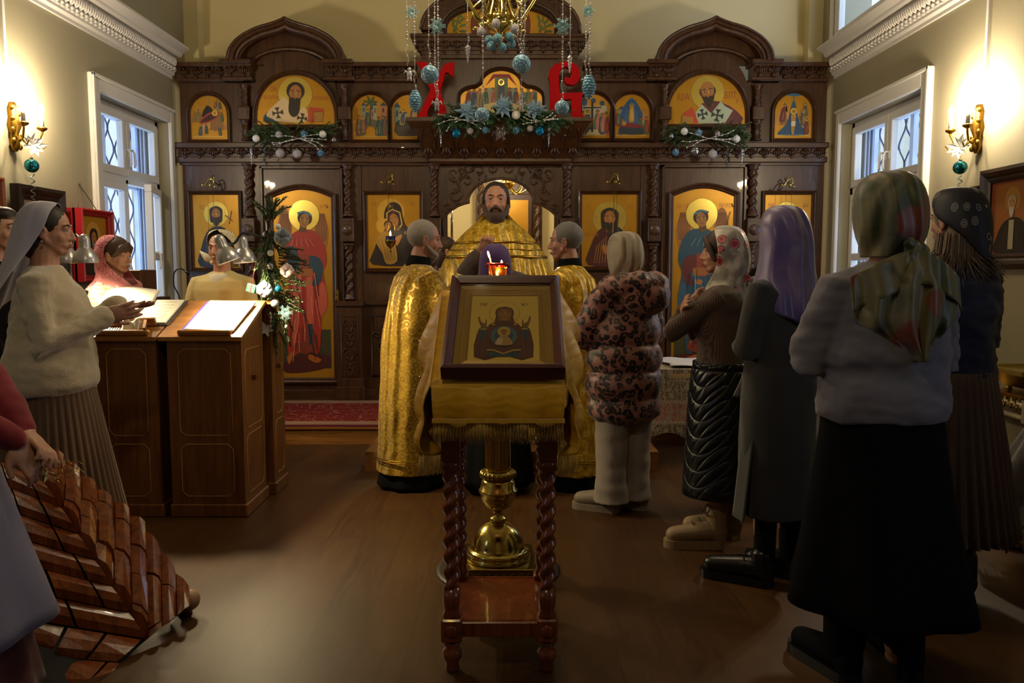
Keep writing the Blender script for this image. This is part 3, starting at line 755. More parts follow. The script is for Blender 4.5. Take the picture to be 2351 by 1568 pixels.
# columns
def twist(m, cx, z0, z1, r, turns, Y, lobes=2):
    n = int(20 * turns); rr = []
    for j in range(n + 1):
        z = z0 + (z1 - z0) * j / n; ring = []
        for i in range(16):
            t_ = 2 * math.pi * i / 16; a = lobes * t_ - 2 * math.pi * turns * j / n
            q = r * (.80 + .22 * math.cos(a)); ring.append((cx + q * math.cos(t_), Y + q * math.sin(t_), z))
        rr.append(ring)
    m.rings(rr)
def twist_column(px, tier):
    cx = WX(px); r = .040
    if tier == 'low':
        Y = IC - .05; parts = ((378, 498, True), (560, 688, False))
        m = MB(); m.bb(cx - .12, cx + .12, IC - .012, IC, WZ(690), WZ(378)); ibuild(m, 'pilaster')
        for a, b, topp in parts:
            m = MB(); zt, zb = WZ(a), WZ(b)
            m.lathe([(r * 1.3, zb), (r * 1.35, zb + .015), (r, zb + .03), (r * 1.1, zb + .05), (r * .85, zb + .06)], (cx, Y, 0), 16)
            twist(m, cx, zb + .055, zt - .055, r, (zt - zb) / .17 * 1.5, Y)
            m.lathe([(r * .85, zt - .06), (r * 1.2, zt - .05), (r, zt - .035), (r * 1.5, zt - .012), (r * 1.6, zt)], (cx, Y, 0), 16)
            ibuild(m, 'twisted_column')
        m = MB(); z0, z1 = WZ(556), WZ(502); m.bb(cx - .062, cx + .062, IC - .12, IC, z0, z1, b=.006)
        m.lathe([(.045, 0), (.052, .006), (.045, .012)], (cx, IC - .118, (z0 + z1) / 2), 20, 0, Matrix.Rotation(R(90), 3, 'X'))
        m.tube([(cx + .045 * math.cos(t_), IC - .124, (z0 + z1) / 2 + .045 * math.sin(t_)) for t_ in [2 * math.pi * i / 20 for i in range(20)]], .006, 6, closed=True)
        for k in range(6): m.ell((cx + .02 * math.cos(k), IC - .125, (z0 + z1) / 2 + .02 * math.sin(k * 1.05)), (.012, .008, .008), Matrix.Rotation(k * 1.05, 3, 'Y'), 6)
        for z in (z0 + .022, z1 - .022): m.bb(cx - .045, cx + .045, IC - .126, IC - .118, z - .008, z + .008)
        ibuild(m, 'column_block')
        m = MB(); m.bb(cx - .14, cx + .14, IC - .12, IC, WZ(702), WZ(690), b=.005); m.bb(cx - .12, cx + .12, IC - .09, IC, WZ(868), WZ(702)); m.bb(cx - .145, cx + .145, IC - .13, IC, zf, WZ(884), b=.006); m.bb(cx - .13, cx + .13, IC - .11, IC, WZ(886), WZ(866), b=.005)
        ibuild(m, 'pedestal')
        m = MB(); zc = WZ(795); Yc = IC - .094
        m.tube([(cx - .08, Yc, WZ(862)), (cx + .08, Yc, WZ(862)), (cx + .08, Yc, WZ(725)), (cx - .08, Yc, WZ(725))], .005, 5, closed=True)
        for k, z in enumerate((WZ(742), WZ(775), WZ(808), WZ(840))):
            for sg in (-1, 1):
                scroll(m, cx + sg * .033, z, .04, .8, 90, sg * (1 if k % 2 else -1), Yc, .007); m.ell((cx + sg * .02, Yc, z - .06), (.01, .008, .035), Matrix.Rotation(sg * .4, 3, 'Y'), 6)
        ibuild(m, 'pedestal_carving')
    else:
        Y = IC - .05
        for a, b in ((198, 250), (278, 325)):
            m = MB(); zt, zb = WZ(a), WZ(b); r2 = .036
            m.lathe([(r2 * 1.2, zb), (r2 * 1.3, zb + .01), (r2 * .8, zb + .025), (r2, zb + .05), (r2 * .7, zb + .07), (r2 * 1.05, (zt + zb) / 2 - .01), (r2 * .65, (zt + zb) / 2 + .01), (r2 * 1.05, (zt + zb) / 2 + .04), (r2 * .7, zt - .05), (r2 * 1.05, zt - .03), (r2 * 1.2, zt - .01), (r2 * 1.3, zt)], (cx, Y, 0), 16)
            ibuild(m, 'turned_column')
        m = MB(); m.bb(cx - .055, cx + .055, IC - .11, IC, WZ(279), WZ(250), b=.005); m.bb(cx - .038, cx + .038, IC - .118, IC - .11, WZ(274), WZ(255)); ibuild(m, 'column_block')
for p in (580, 804, 1000, 1300, 1497, 1721): twist_column(p, 'low')
for p in (577, 800, 1518, 1726): twist_column(p, 'up')
# dado rail, carved low panels, plinth
m = MB()
for a, b in ((440, 567), (816, 988), (1312, 1485), (1734, 1880)): m.bb(WX(a), WX(b), IC - .045, IC, WZ(700), WZ(690), b=.005)
m.bb(xl, WX(1012), IC - .07, IC, zf, WZ(892), b=.006); m.bb(WX(1290), xr, IC - .07, IC, zf, WZ(892), b=.006); ibuild(m, 'dado_rail', W_DARKX)
for c in (906, 1398, 500, 1800):
    m = MB(); m.tube([(WX(c - 55), IC - .012, WZ(862)), (WX(c + 55), IC - .012, WZ(862)), (WX(c + 55), IC - .012, WZ(723)), (WX(c - 55), IC - .012, WZ(723))], .012, 6, closed=True)
    for sg in (-1, 1):
        for (dx, py, r, a) in ((25, 750, .085, 90), (28, 795, .08, 250), (22, 838, .07, 60), (44, 770, .04, 0), (10, 815, .04, 180)): scroll(m, WX(c + sg * dx), WZ(py), r, .95, a if sg > 0 else 180 - a, sg, IC - .004, .011)
    ibuild(m, 'carved_panel')

# ---------------- icons on the screen
def icon_px(name, x0, x1, y0, y1, shape, draw, label, fw=.05, group=None, Y=IC - .004, fd=.05):
    a, b = WX(x0), WX(x1); z1, z0 = WZ(y0), WZ(y1); W, H = b - a, z1 - z0
    return icon(name, a, z0, H, W, shape(W, H), draw, label, Y, W_DARK, fw, 'icon', group, fd=fd)
def crosses(P, x, y, s, c='#2a1712', rot=0):
    for k in range(4):
        a = R(rot + 90 * k); ca, sa = math.cos(a), math.sin(a)
        P.poly(c, [(x + (u * ca - v_ * sa) * s, y + (u * sa + v_ * ca) * s) for u, v_ in ((0, .10), (.55, .14), (1, .5), (1, -.5), (.55, -.14), (0, -.10))])
def bishop_l(P, W, H):
    P.text('#8a3a14', 'ВАСИЛIЙ', W * .19, H * .52, .047); P.text('#8a3a14', 'ВЕЛИКIЙ', W * .82, H * .50, .047); P.text('#8a3a14', 'ОА', W * .22, H * .68, .06)
    P.ell('#8a3a14', W * .50, H * .62, H * .36, n=36); P.ell('halo', W * .50, H * .62, H * .352, n=36)
    P.poly('#0f3a48', [(W * .08, H * .06), (W * .13, H * .26), (W * .22, H * .22), (W * .34, H * .06)], 2)
    P.poly('#d9bd8e', [(W * .12, H * .22), (W * .30, H * .50), (W * .36, H * .56), (W * .52, H * .3), (W * .62, H * .36), (W * .64, H * .06), (W * .30, H * .06), (W * .2, H * .12)], 3)
    face(P, W * .50, H * .62, H * .19, HAIR_, ('#22130b', 1.9), halo=0, tilt=-6)
    crosses(P, W * .27, H * .24, H * .11, rot=8); crosses(P, W * .58, H * .13, H * .10, rot=-8)
    P.poly('#b23a1a', [(W * .655, H * .06), (W * .675, H * .36), (W * .86, H * .32), (W * .86, H * .26), (W * .72, H * .26), (W * .72, H * .06)])
    P.poly('#7c4c12', [(W * .72, H * .06), (W * .72, H * .28), (W * .86, H * .26), (W * .84, H * .06)]); [P.line('#c99a3c', [(W * .73, H * (.08 + .03 * k)), (W * .85, H * (.09 + .03 * k))], .006) for k in range(6)]
icon_px('icon', 602, 777, 175, 288, lunette, bishop_l, 'arched lunette icon of a dark-bearded bishop saint with crosses, upper left of the screen', .035, Y=IC - .036)
def bishop_r(P, W, H):
    P.text('#8a3a14', 'IѠА', W * .20, H * .48, .095); P.text('#8a3a14', 'ЗЛТ', W * .80, H * .52, .085); P.text('#8a3a14', 'У', W * .89, H * .42, .07)
    P.ell('#8a3a14', W * .51, H * .64, H * .35, n=36); P.ell('halo', W * .51, H * .64, H * .342, n=36)
    P.poly('#5c2028', [(W * .40, H * .02), (W * .44, H * .42), (W * .66, H * .46), (W * .90, H * .25), (W * .95, H * .02)], 2)
    P.poly('#a9b79a', [(W * .38, H * .02), (W * .36, H * .24), (W * .44, H * .40), (W * .56, H * .22), (W * .68, H * .46), (W * .74, H * .36), (W * .84, H * .28), (W * .74, H * .02)], 1)
    face(P, W * .51, H * .64, H * .19, '#3a2210', ('#2c190d', .8), halo=0, tilt=8, bald=True)
    crosses(P, W * .45, H * .20, H * .10, '#18262c', 12); crosses(P, W * .64, H * .18, H * .12, '#18262c', -10)
    P.poly('#b8401c', [(W * .20, H * .22), (W * .32, H * .34), (W * .40, H * .02), (W * .24, H * .02)]); P.poly('#8a5a1a', [(W * .17, H * .02), (W * .19, H * .20), (W * .33, H * .12), (W * .33, H * .02)])
    [P.line('#c99a3c', [(W * .19, H * (.05 + .035 * k)), (W * .26, H * (.03 + .035 * k)), (W * .33, H * (.04 + .03 * k))], .006) for k in range(4)]
icon_px('icon', 1525, 1700, 173, 287, lunette, bishop_r, 'lunette icon of a balding bishop saint holding a red book, upper right of screen', .035, Y=IC - .036)
def scene(seed, mount, cols, crowd, centre=None, sky=None):
    def f(P, W, H):
        rn = random.Random(seed)
        if sky: P.poly(sky, [(W * .12, H * .1), (W * .88, H * .1), (W * .85, H * .7), (W * .5, H * .9), (W * .15, H * .7)], 2)
        for k in range(mount[0]):
            x = rn.uniform(.15, .85) * W; w = rn.uniform(.08, .2) * W; y = rn.uniform(.3, .55) * H; h = rn.uniform(.15, .35) * H
            if mount[1] == 'rock': P.poly(rn.choice(('#b07a3a', '#c8924c', '#8f6530')), [(x - w, y - h * .6), (x - w * .5, y + h * .4), (x - w * .1, y + h * .3), (x + w * .2, y + h), (x + w * .6, y + h * .3), (x + w, y - h * .5)]); P.line('#e0bf86', [(x - w * .1, y + h * .25), (x + w * .2, y + h * .9), (x + w * .5, y + h * .3)], .004)
            else:
                P.poly(rn.choice(('#7d8a80', '#a8705c', '#9a9a86', '#5f7d86')), [(x - w * .6, H * .35), (x + w * .6, H * .35), (x + w * .6, y + h), (x - w * .6, y + h)]); P.poly('#24405c', [(x - w * .7, y + h), (x, y + h * 1.35), (x + w * .7, y + h)]); P.poly('#2a1a14', [(x - w * .15, y + h * .4), (x + w * .15, y + h * .4), (x + w * .15, y + h * .75), (x, y + h * .85), (x - w * .15, y + h * .75)])
        if centre: centre(P, W, H)
        for (x, y, h, lean, halo) in crowd: figure(P, x * W, y * H, h * H, rn.choice(cols), rn.choice(cols), halo=halo, lean=lean)
        P.line('#e3c988', [(W * .08, H * .07), (W * .92, H * .07)], .004)
    return f
C1 = ('#6a2a22', '#2c4a5a', '#7c6a3a', '#37553f', '#8a4a2c', '#3c3450'); C2 = ('#8c2a24', '#25486a', '#a88a5a', '#3f6148', '#b06a58')
def nat(P, W, H):
    P.poly('#15100c', [(W * .30, H * .52), (W * .45, H * .78), (W * .62, H * .66), (W * .60, H * .5)], 2); P.poly('#a3381c', [(W * .22, H * .38), (W * .48, H * .60), (W * .76, H * .64), (W * .72, H * .50), (W * .45, H * .38)], 3)
    P.poly('#3c1714', [(W * .26, H * .40), (W * .50, H * .56), (W * .70, H * .60), (W * .70, H * .52), (W * .48, H * .42)], 3); P.ell('halo', W * .66, H * .60, W * .08); P.ell(SK, W * .66, H * .60, W * .035)
    P.line('#7aa6b4', [(W * .48, H * .97), (W * .49, H * .8)], .006)
icon_px('icon', 450, 533, 220, 321, archpts, scene(2, (9, 'rock'), C1, [(.2, .42, .26, .05, False), (.25, .1, .26, .1, True), (.42, .14, .22, 0, False), (.80, .1, .2, -.1, False), (.68, .72, .18, .1, True), (.82, .70, .18, -.1, True), (.85, .4, .22, 0, False)], nat), 'small round-headed icon of the Nativity, far left of the upper tier', .032)
def ent(P, W, H):
    P.poly('#5c5a38', [(W * .25, H * .15), (W * .3, H * .4), (W * .6, H * .45), (W * .72, H * .3), (W * .66, H * .15), (W * .56, H * .28), (W * .4, H * .28), (W * .34, H * .12)], 3); P.line('#5a3a1a', [(W * .5, H * .3), (W * .5, H * .8)], .008); [P.ell('#35542c', W * (.5 + .1 * math.cos(k)), H * (.84 + .06 * math.sin(k)), W * .10, W * .03, k * 57) for k in range(6)]
icon_px('icon', 815, 898, 218, 321, archpts, scene(3, (5, 'town'), C1, [(.18, .1, .45, 0, False), (.28, .12, .42, 0, True), (.42, .34, .34, 0, True), (.72, .1, .42, 0, False), (.84, .1, .44, 0, False), (.92, .12, .4, 0, False), (.66, .1, .18, 0, False)], ent), 'small round-headed icon of the entry on a donkey with a palm tree, upper tier', .032)
def laz(P, W, H):
    P.poly('#26382c', [(W * .1, H * .34), (W * .3, H * .46), (W * .7, H * .40), (W * .82, H * .26), (W * .3, H * .2)], 3); P.poly('#4c4038', [(W * .1, H * .3), (W * .8, H * .25), (W * .8, H * .1), (W * .2, H * .08)], 2)
icon_px('icon', 903, 983, 218, 321, archpts, scene(4, (4, 'town'), C2, [(.3, .34, .34, .1, True), (.62, .3, .45, 0, True), (.74, .3, .45, 0, False), (.86, .28, .45, 0, True)], laz), 'small round-headed icon with a reclining figure, behind the red letter on the left', .032)
def exal(P, W, H):
    for k in (-1, 0, 1): P.ell('#25486a', W * (.5 + k * .24), H * (.80 + .06 * (k == 0)), W * .07)
    P.poly('#b9b09a', [(W * .12, H * .4), (W * .88, H * .4), (W * .88, H * .74), (W * .12, H * .74)])
def crs(P, W, H):
    exal(P, W, H)
def exdraw(P, W, H):
    scene(6, (2, 'town'), C2, [(.2, .12, .5, 0, True), (.34, .14, .52, 0, True), (.62, .14, .52, 0, False), (.86, .1, .5, 0, True), (.74, .12, .46, 0, False)], exal)(P, W, H)
    P.poly('#c9b482', [(W * .3, H * .08), (W * .7, H * .08), (W * .6, H * .2), (W * .4, H * .2)]); P.line('#1a1210', [(W * .47, H * .14), (W * .47, H * .84)], .018); P.line('#1a1210', [(W * .22, H * .70), (W * .72, H * .70)], .012)
icon_px('icon', 1318, 1400, 217, 318, archpts, exdraw, 'small round-headed icon with a tall dark cross before blue domes, upper tier', .032)
def dorm(P, W, H):
    P.poly('#22507c', [(W * .18, H * .25), (W * .22, H * .6), (W * .5, H * .92), (W * .78, H * .6), (W * .82, H * .25)], 3); P.poly('#3b5a8c', [(W * .28, H * .3), (W * .5, H * .82), (W * .72, H * .3)], 2)
def dormdraw(P, W, H):
    scene(8, (3, 'town'), C2, [(.14, .3, .36, 0, True), (.22, .1, .36, .1, False), (.86, .3, .36, 0, True), (.78, .12, .36, -.1, False), (.9, .1, .4, 0, False)], dorm)(P, W, H); figure(P, W * .5, H * .38, H * .4, '#a8802c', '#c39a3a')
    P.poly('#1c3040', [(W * .25, H * .1), (W * .78, H * .1), (W * .8, H * .24), (W * .22, H * .26)], 2); P.poly('#7a1c20', [(W * .25, H * .26), (W * .34, H * .35), (W * .76, H * .30), (W * .76, H * .24)], 3); P.ell('halo', W * .3, H * .34, W * .06); P.ell(SK, W * .3, H * .34, W * .03)
icon_px('icon', 1403, 1487, 217, 318, archpts, dormdraw, 'small round-headed icon with a blue mandorla above a reclining figure, upper tier', .032)
def bap(P, W, H):
    P.poly('#1c4c72', [(W * .1, H * .08), (W * .3, H * .3), (W * .4, H * .55), (W * .46, H * .8), (W * .54, H * .8), (W * .6, H * .55), (W * .7, H * .3), (W * .85, H * .08)], 3); P.ell('#2c6a88', W * .5, H * .97, W * .2, H * .03)
    P.line('#2c6a88', [(W * .5, H * .96), (W * .5, H * .75)], .008)
def bapd(P, W, H):
    scene(9, (9, 'rock'), C1, [(.2, .38, .4, .12, False), (.82, .5, .3, -.05, True), (.76, .3, .34, 0, True), (.85, .1, .36, 0, True)], bap)(P, W, H)
    P.poly('#b0803c', [(W * .45, H * .12), (W * .52, H * .1), (W * .55, H * .4), (W * .57, H * .52), (W * .43, H * .52), (W * .44, H * .4)], 2); P.poly('#d8cfae', [(W * .44, H * .27), (W * .55, H * .27), (W * .56, H * .38), (W * .44, H * .38)]); P.ell('halo', W * .5, H * .6, W * .09); P.ell(SK, W * .5, H * .6, W * .045)
icon_px('icon', 1768, 1853, 215, 318, archpts, bapd, 'small round-headed icon of the Baptism with blue river, far right of the upper tier', .032)
# centre supper
def tri(W, H):
    pts = [(0, 0), (W, 0)]
    pts += [(W * .80 + W * .20 * math.cos(R(t)), H * .36 + H * .22 * math.sin(R(t))) for t in range(0, 91, 15)] + [(W * .5 + W * .23 * math.cos(R(t)), H * .68 + H * .32 * math.sin(R(t))) for t in range(0, 181, 12)] + [(W * .20 + W * .20 * math.cos(R(t)), H * .36 + H * .22 * math.sin(R(t))) for t in range(90, 181, 15)]
    return pts
def supper(P, W, H):
    P.poly('#8f9a86', [(W * .3, H * .3), (W * .7, H * .3), (W * .7, H * .6), (W * .3, H * .6)]); P.poly('#6b7d5c', [(W * .42, H * .3), (W * .58, H * .3), (W * .58, H * .85), (W * .42, H * .85)]); P.poly('#8c1c1c', [(W * .3, H * .62), (W * .4, H * .92), (W * .6, H * .92), (W * .7, H * .62), (W * .58, H * .84), (W * .42, H * .84)])
    P.poly('#a8645a', [(W * .08, H * .3), (W * .22, H * .3), (W * .22, H * .52), (W * .08, H * .52)]); P.poly('#5f7d76', [(W * .78, H * .3), (W * .94, H * .3), (W * .94, H * .5), (W * .78, H * .5)])
    for k, x in enumerate((.10, .17, .24, .31, .40, .60, .68, .75, .83, .90)): figure(P, W * x, H * (-.0 + .12 * (1 - abs(x - .5))), H * .50, C2[k % 5], C1[k % 6], halo=False)
    figure(P, W * .5, H * .2, H * .58, '#5c2418', '#24405c'); P.poly('#c8b070', [(W * .2, 0), (W * .8, 0), (W * .7, H * .2), (W * .5, H * .25), (W * .3, H * .2)], 2)
    [P.ell('#6a3a1c', W * (.3 + .08 * k), H * (.08 + .02 * (k % 2)), W * .012) for k in range(6)]
icon_px('icon', 1060, 1243, 166, 262, tri, supper, 'wide three-lobed icon of figures at a table, centre of the screen behind the fir garland', .03, Y=IC - .055)
def toparch(W, H): return [(0, 0), (W, 0)] + [(W / 2 + W / 2 * math.cos(R(t)), H * .25 + H * .75 * max(0, math.sin(R(t))) ** .8) for t in range(0, 181, 8)]
def topd(P, W, H):
    P.ell('#6a2c1a', W * .27, H * .45, W * .05, H * .42); P.ell('#6a2c1a', W * .73, H * .45, W * .05, H * .42)
    figure(P, W * .36, H * .02, H * .85, '#1c2c50', '#7a3a24'); figure(P, W * .5, H * .02, H * .9, '#1c2c50', '#24405c'); figure(P, W * .64, H * .02, H * .85, '#1c2c50', '#3f6148')
    for sg in (-1, 1):
        x = W * (.5 + sg * .40); P.line('#4a5a24', [(x, H * .04), (x + sg * .02, H * .3), (x - sg * .01, H * .7)], .012)
        for k in range(9): P.ell('#55682a', x + .05 * math.cos(k * 2.2), H * (.25 + .06 * k), .035, .012, k * 67)
icon_px('icon', 1030, 1270, 20, 92, toparch, topd, 'arched icon of winged figures and plants at the very top, behind the chandelier', .02, Y=IC - .024, fd=.03)
# local icons
def gown(P, W, H, c1, c2, light, book=False, scroll_=False, cx=.5):
    P.poly(c1, [(W * (cx - .38), H * .02), (W * (cx - .34), H * .28), (W * (cx - .22), H * .48), (W * (cx - .07), H * .56), (W * (cx + .07), H * .56), (W * (cx + .24), H * .48), (W * (cx + .33), H * .3), (W * (cx + .37), H * .02)], 3)
    P.poly(c2, [(W * (cx - .02), H * .52), (W * (cx + .10), H * .57), (W * (cx + .26), H * .48), (W * (cx + .36), H * .26), (W * (cx + .37), H * .02), (W * (cx + .1), H * .02), (W * (cx + .02), H * .25)], 2)
    for k in range(5): P.line(light, [(W * (cx - .28 + .05 * k), H * .05), (W * (cx - .22 + .04 * k), H * (.3 + .03 * k))], .005)
    for k in range(3): P.line(light, [(W * (cx + .16 + .06 * k), H * .06), (W * (cx + .12 + .05 * k), H * .42)], .004)
def jb(P, W, H):
    P.text('#8a4a1c', 'IѠ', W * .2, H * .8, .06); P.ell('#7a4a14', W * .50, H * .74, W * .265, n=36); P.ell('halo', W * .50, H * .74, W * .26, n=36)
    gown(P, W, H, '#18202e', '#0f1722', '#4a5a6a'); face(P, W * .50, H * .73, W * .135, '#2a180c', ('#22130b', 1.1), halo=0, longhair=True)
    P.poly('#cdbf98', [(W * .64, H * .30), (W * .82, H * .28), (W * .86, H * .5), (W * .66, H * .44)]); [P.line('#5a3a20', [(W * .66, H * (.32 + .03 * k)), (W * .80, H * (.31 + .035 * k))], .004) for k in range(5)]; P.line('#3a2210', [(W * .7, H * .72), (W * .86, H * .64)], .008); P.line('#3a2210', [(W * .78, H * .60), (W * .84, H * .78)], .006)
icon_px('icon', 447, 553, 447, 615, rectpts, jb, 'framed icon of a wild-haired bearded prophet holding a scroll, far left of the screen', .035)
def chr_(P, W, H):
    P.text('#a85a24', 'IC', W * .13, H * .80, .06); P.text('#a85a24', 'ХС', W * .87, H * .80, .06); P.ell('#7a4a14', W * .50, H * .67, W * .305, n=40); P.ell('halo', W * .50, H * .67, W * .30, n=40)
    for k in (-1, 1): P.line('#a8741c', [(W * (.5 + k * .09), H * .86), (W * (.5 + k * .09), H * .7)], .004)
    for dy in (.73, .61): P.line('#a8741c', [(W * .22, H * dy), (W * .78, H * dy)], .004)
    P.text('#8a5a1c', 'Ѡ', W * .26, H * .65, .05); P.text('#8a5a1c', 'Н', W * .74, H * .65, .05); P.text('#8a5a1c', 'О', W * .5, H * .86, .045)
    gown(P, W, H, '#45160f', '#0f1c24', '#b07a2c'); face(P, W * .50, H * .66, W * .15, '#26150b', ('#22120a', .7), halo=0, longhair=True)
    P.text('#b06a30', 'ГДЬ ВСЕ', W * .17, H * .42, .045); P.text('#b06a30', 'ДЕРЖИТЕЛЬ', W * .83, H * .42, .04, .5); P.ell(SK, W * .42, H * .24, W * .05, W * .09, 20)
icon_px('icon', 1335, 1462, 446, 612, rectpts, chr_, 'framed icon of a long-haired bearded saint in dark red robe, right of the arch', .035)
def theo(P, W, H):
    P.text('#a85a24', 'МР', W * .13, H * .85, .05); P.text('#a85a24', 'ѲУ', W * .87, H * .85, .05); P.ell('#c8992c', W * .45, H * .76, W * .26, n=40)
    P.poly('#1e0e0c', [(W * .09, H * .05), (W * .12, H * .25), (W * .24, H * .44), (W * .33, H * .52), (W * .32, H * .74), (W * .40, H * .87), (W * .52, H * .90), (W * .64, H * .84), (W * .68, H * .70), (W * .74, H * .58), (W * .90, H * .45), (W * .95, H * .25), (W * .95, H * .05)], 3)
    P.line('#c8a24c', [(W * .38, H * .62), (W * .37, H * .75), (W * .48, H * .80), (W * .62, H * .76), (W * .66, H * .60), (W * .58, H * .52)], .012)
    face(P, W * .51, H * .66, W * .12, halo=0, tilt=16, hair='#3a1c10'); P.ell('#c8992c', W * .30, H * .58, W * .14); face(P, W * .39, H * .575, W * .085, '#3a200e', halo=0, tilt=-20)
    P.poly('#a8802c', [(W * .16, H * .38), (W * .30, H * .50), (W * .44, H * .48), (W * .52, H * .34), (W * .56, H * .1), (W * .36, H * .06), (W * .28, H * .2)], 3); [P.line('#6a4410', [(W * (.2 + .07 * k), H * .4), (W * (.32 + .05 * k), H * .1)], .004) for k in range(5)]
    P.poly(SK, [(W * .50, H * .40), (W * .64, H * .46), (W * .66, H * .43), (W * .56, H * .3)], 2); P.text('#c8a24c', '*', W * .44, H * .78, .09); P.text('#c8a24c', '*', W * .72, H * .42, .09)
icon_px('icon', 845, 965, 447, 616, rectpts, theo, 'framed icon of a dark-veiled mother holding a child cheek to cheek, left of the arch', .035)
def theo2(P, W, H):
    P.text('#8a3a24', 'МР', W * .14, H * .82, .06); P.text('#8a3a24', 'ѲУ', W * .88, H * .82, .06); gown(P, W, H, '#22100e', '#1a0c0c', '#7a4a2c'); face(P, W * .47, H * .72, W * .14, veil=('#22100e', '#c8a24c'), halo=1.9)
icon_px('icon', 1752, 1858, 447, 615, rectpts, theo2, 'framed icon of a veiled woman with gold halo, far right of the screen', .035)
# deacon doors
def doorshape(W, H): return [(0, 0), (W, 0)] + [(W - W * i / 12, H - .075 + .075 * math.sin(math.pi * i / 12)) for i in range(13)]
def angel(robe, robel, tunic, tl, flip, words):
    def f(P, W, H):
        X = lambda a: W * (1 - a if flip else a)
        pl = lambda c, pts, s=0: P.poly(c, [(X(a), H * b) for a, b in (pts if not flip else pts[::-1])], s)
        ln = lambda c, pts, w: P.line(c, [(X(a), H * b) for a, b in pts], w)
        pl('#3d3a18', [(0.02, .05), (.95, .05), (.95, .26), (0.02, .26)])
        P.text('#a85a2c', words[0], W * .15, H * .895, .06); P.text('#a85a2c', words[1], W * .88, H * .90, .055)
        for (cx, s) in ((.2, 1), (.82, 1)):
            P.ell('#a3682c', X(cx), H * .80 - (cx > .5) * H * .03, W * .12, H * .10, 0); [P.line('#5a2c14', [(X(cx + k * .022), H * .73), (X(cx + k * .030), H * .80), (X(cx + k * .018), H * .875)], .006) for k in (-3, -2, -1, 0, 1, 2, 3)]
        P.ell('#7a4a14', X(.53), H * .865, W * .265, n=40); P.ell('halo', X(.53), H * .865, W * .26, n=40)
        pl('#4a1410', [(.1, .08), (.5, .13), (.9, .12), (.88, .06), (.5, .03), (.15, .03)], 3)
        pl(robe, [(.30, .76), (.20, .70), (.17, .60), (.24, .48), (.22, .30), (.20, .14), (.32, .12), (.50, .16), (.72, .13), (.78, .24), (.80, .40), (.88, .46), (.84, .56), (.90, .62), (.88, .70), (.76, .77), (.62, .79), (.45, .79)], 4)
        pl(robel, [(.34, .60), (.30, .40), (.28, .20), (.36, .18), (.42, .40), (.46, .58)], 3); pl(robel, [(.56, .58), (.54, .40), (.54, .22), (.64, .24), (.66, .50)], 3); pl(robel, [(.78, .5), (.74, .40), (.80, .33), (.90, .40), (.86, .50)], 3)
        pl(tunic, [(.22, .70), (.40, .68), (.42, .57), (.24, .60)], 3); pl(tunic, [(.60, .65), (.78, .64), (.84, .58), (.76, .50), (.64, .50), (.70, .56), (.58, .58)], 3)
        pl('#8a3414', [(.45, .66), (.60, .66), (.60, .54), (.45, .54)]); pl('#9a5a1c', [(.38, .585), (.66, .585), (.66, .545), (.38, .545)])
        pl(SK, [(.50, .52), (.62, .525), (.62, .505), (.52, .495)], 2)
        pl('#7c3012', [(.28, .155), (.5, .125), (.74, .155), (.70, .20), (.62, .29), (.52, .28), (.50, .19), (.34, .19)], 1); pl(tunic, [(.56, .29), (.64, .29), (.62, .18), (.57, .18)])
        pl('#a85a14', [(.18, .11), (.26, .14), (.30, .13), (.22, .07)], 2); pl('#a85a14', [(.56, .125), (.64, .12), (.78, .10), (.70, .08), (.56, .10)], 2)
        face(P, X(.535), H * .838, W * .125, '#33190c', halo=0, tilt=-12 if not flip else 12); ln('#4a7a8a', [(.42, .875), (.53, .885), (.65, .865)], .02)
        rq = random.Random(len(words[0]))
        for k in range(26):
            a, b = rq.uniform(.26, .74), rq.uniform(.2, .58); dx = (a - .5) * .25 + rq.uniform(-.03, .03); l_ = rq.uniform(.06, .16); ln(tl if k % 2 else '#4a120c' if not flip else '#14283a', [(a, b), (a + dx * .5, b - l_ * .5), (a + dx, b - l_)], .005)
        for k in range(5): ln(tl, [(.3 + .1 * k, .70), (.34 + .07 * k, .74)], .004)
        if not flip: ln('#1a100a', [(.17, .72), (.55, .30), (.68, .10)], .006)
        else: ln('#2a180a', [(.06, .88), (.25, .66)], .006)
    return f
def icon_door(x0, x1, y0, y1, draw, label, hx):
    a, b = WX(x0), WX(x1); z1, z0 = WZ(y0), WZ(y1); W, H = b - a, z1 - z0
    r = icon('icon_door', a, z0, H, W, doorshape(W, H), draw, label, IC - .03, W_DARK, .05, 'door', fd=.04)
    m = MB(); m.bb(-.085, W + .085, .006, .03, -.11, H + .19); m.build('door_leaf', W_DARK, r)
    m = MB(); m.bb(-.115, -.09, -.02, .03, -.11, H + .22, b=.004); m.bb(W + .09, W + .115, -.02, .03, -.11, H + .22, b=.004); m.bb(-.115, W + .115, -.02, .03, H + .195, H + .22, b=.004); m.build('door_moulding', W_DARK, r)
    m = MB(); m.box((hx(W), -.05, H * .43), (.022, .006, .16), b=.003); m.tube([(hx(W), -.05, H * .43 + .03), (hx(W), -.085, H * .43 + .03), (hx(W), -.095, H * .43 - .04)], .006, 8); m.build('handle', BRASSD, r)
icon_door(632, 765, 436, 866, angel('#a32a18', '#c4563c', '#1c3c4c', '#e08a6a', False, ('МИХА', 'ИЛЪ')), 'door painted with an angel in a red robe, left side of the screen', lambda W: W + .05)
icon_door(1542, 1680, 433, 866, angel('#1f4658', '#31566c', '#5c1a14', '#7aa6b4', True, ('АР ГА', 'ВРIИЛЪ')), 'door painted with an angel in a blue robe, right side of the screen', lambda W: -.05)
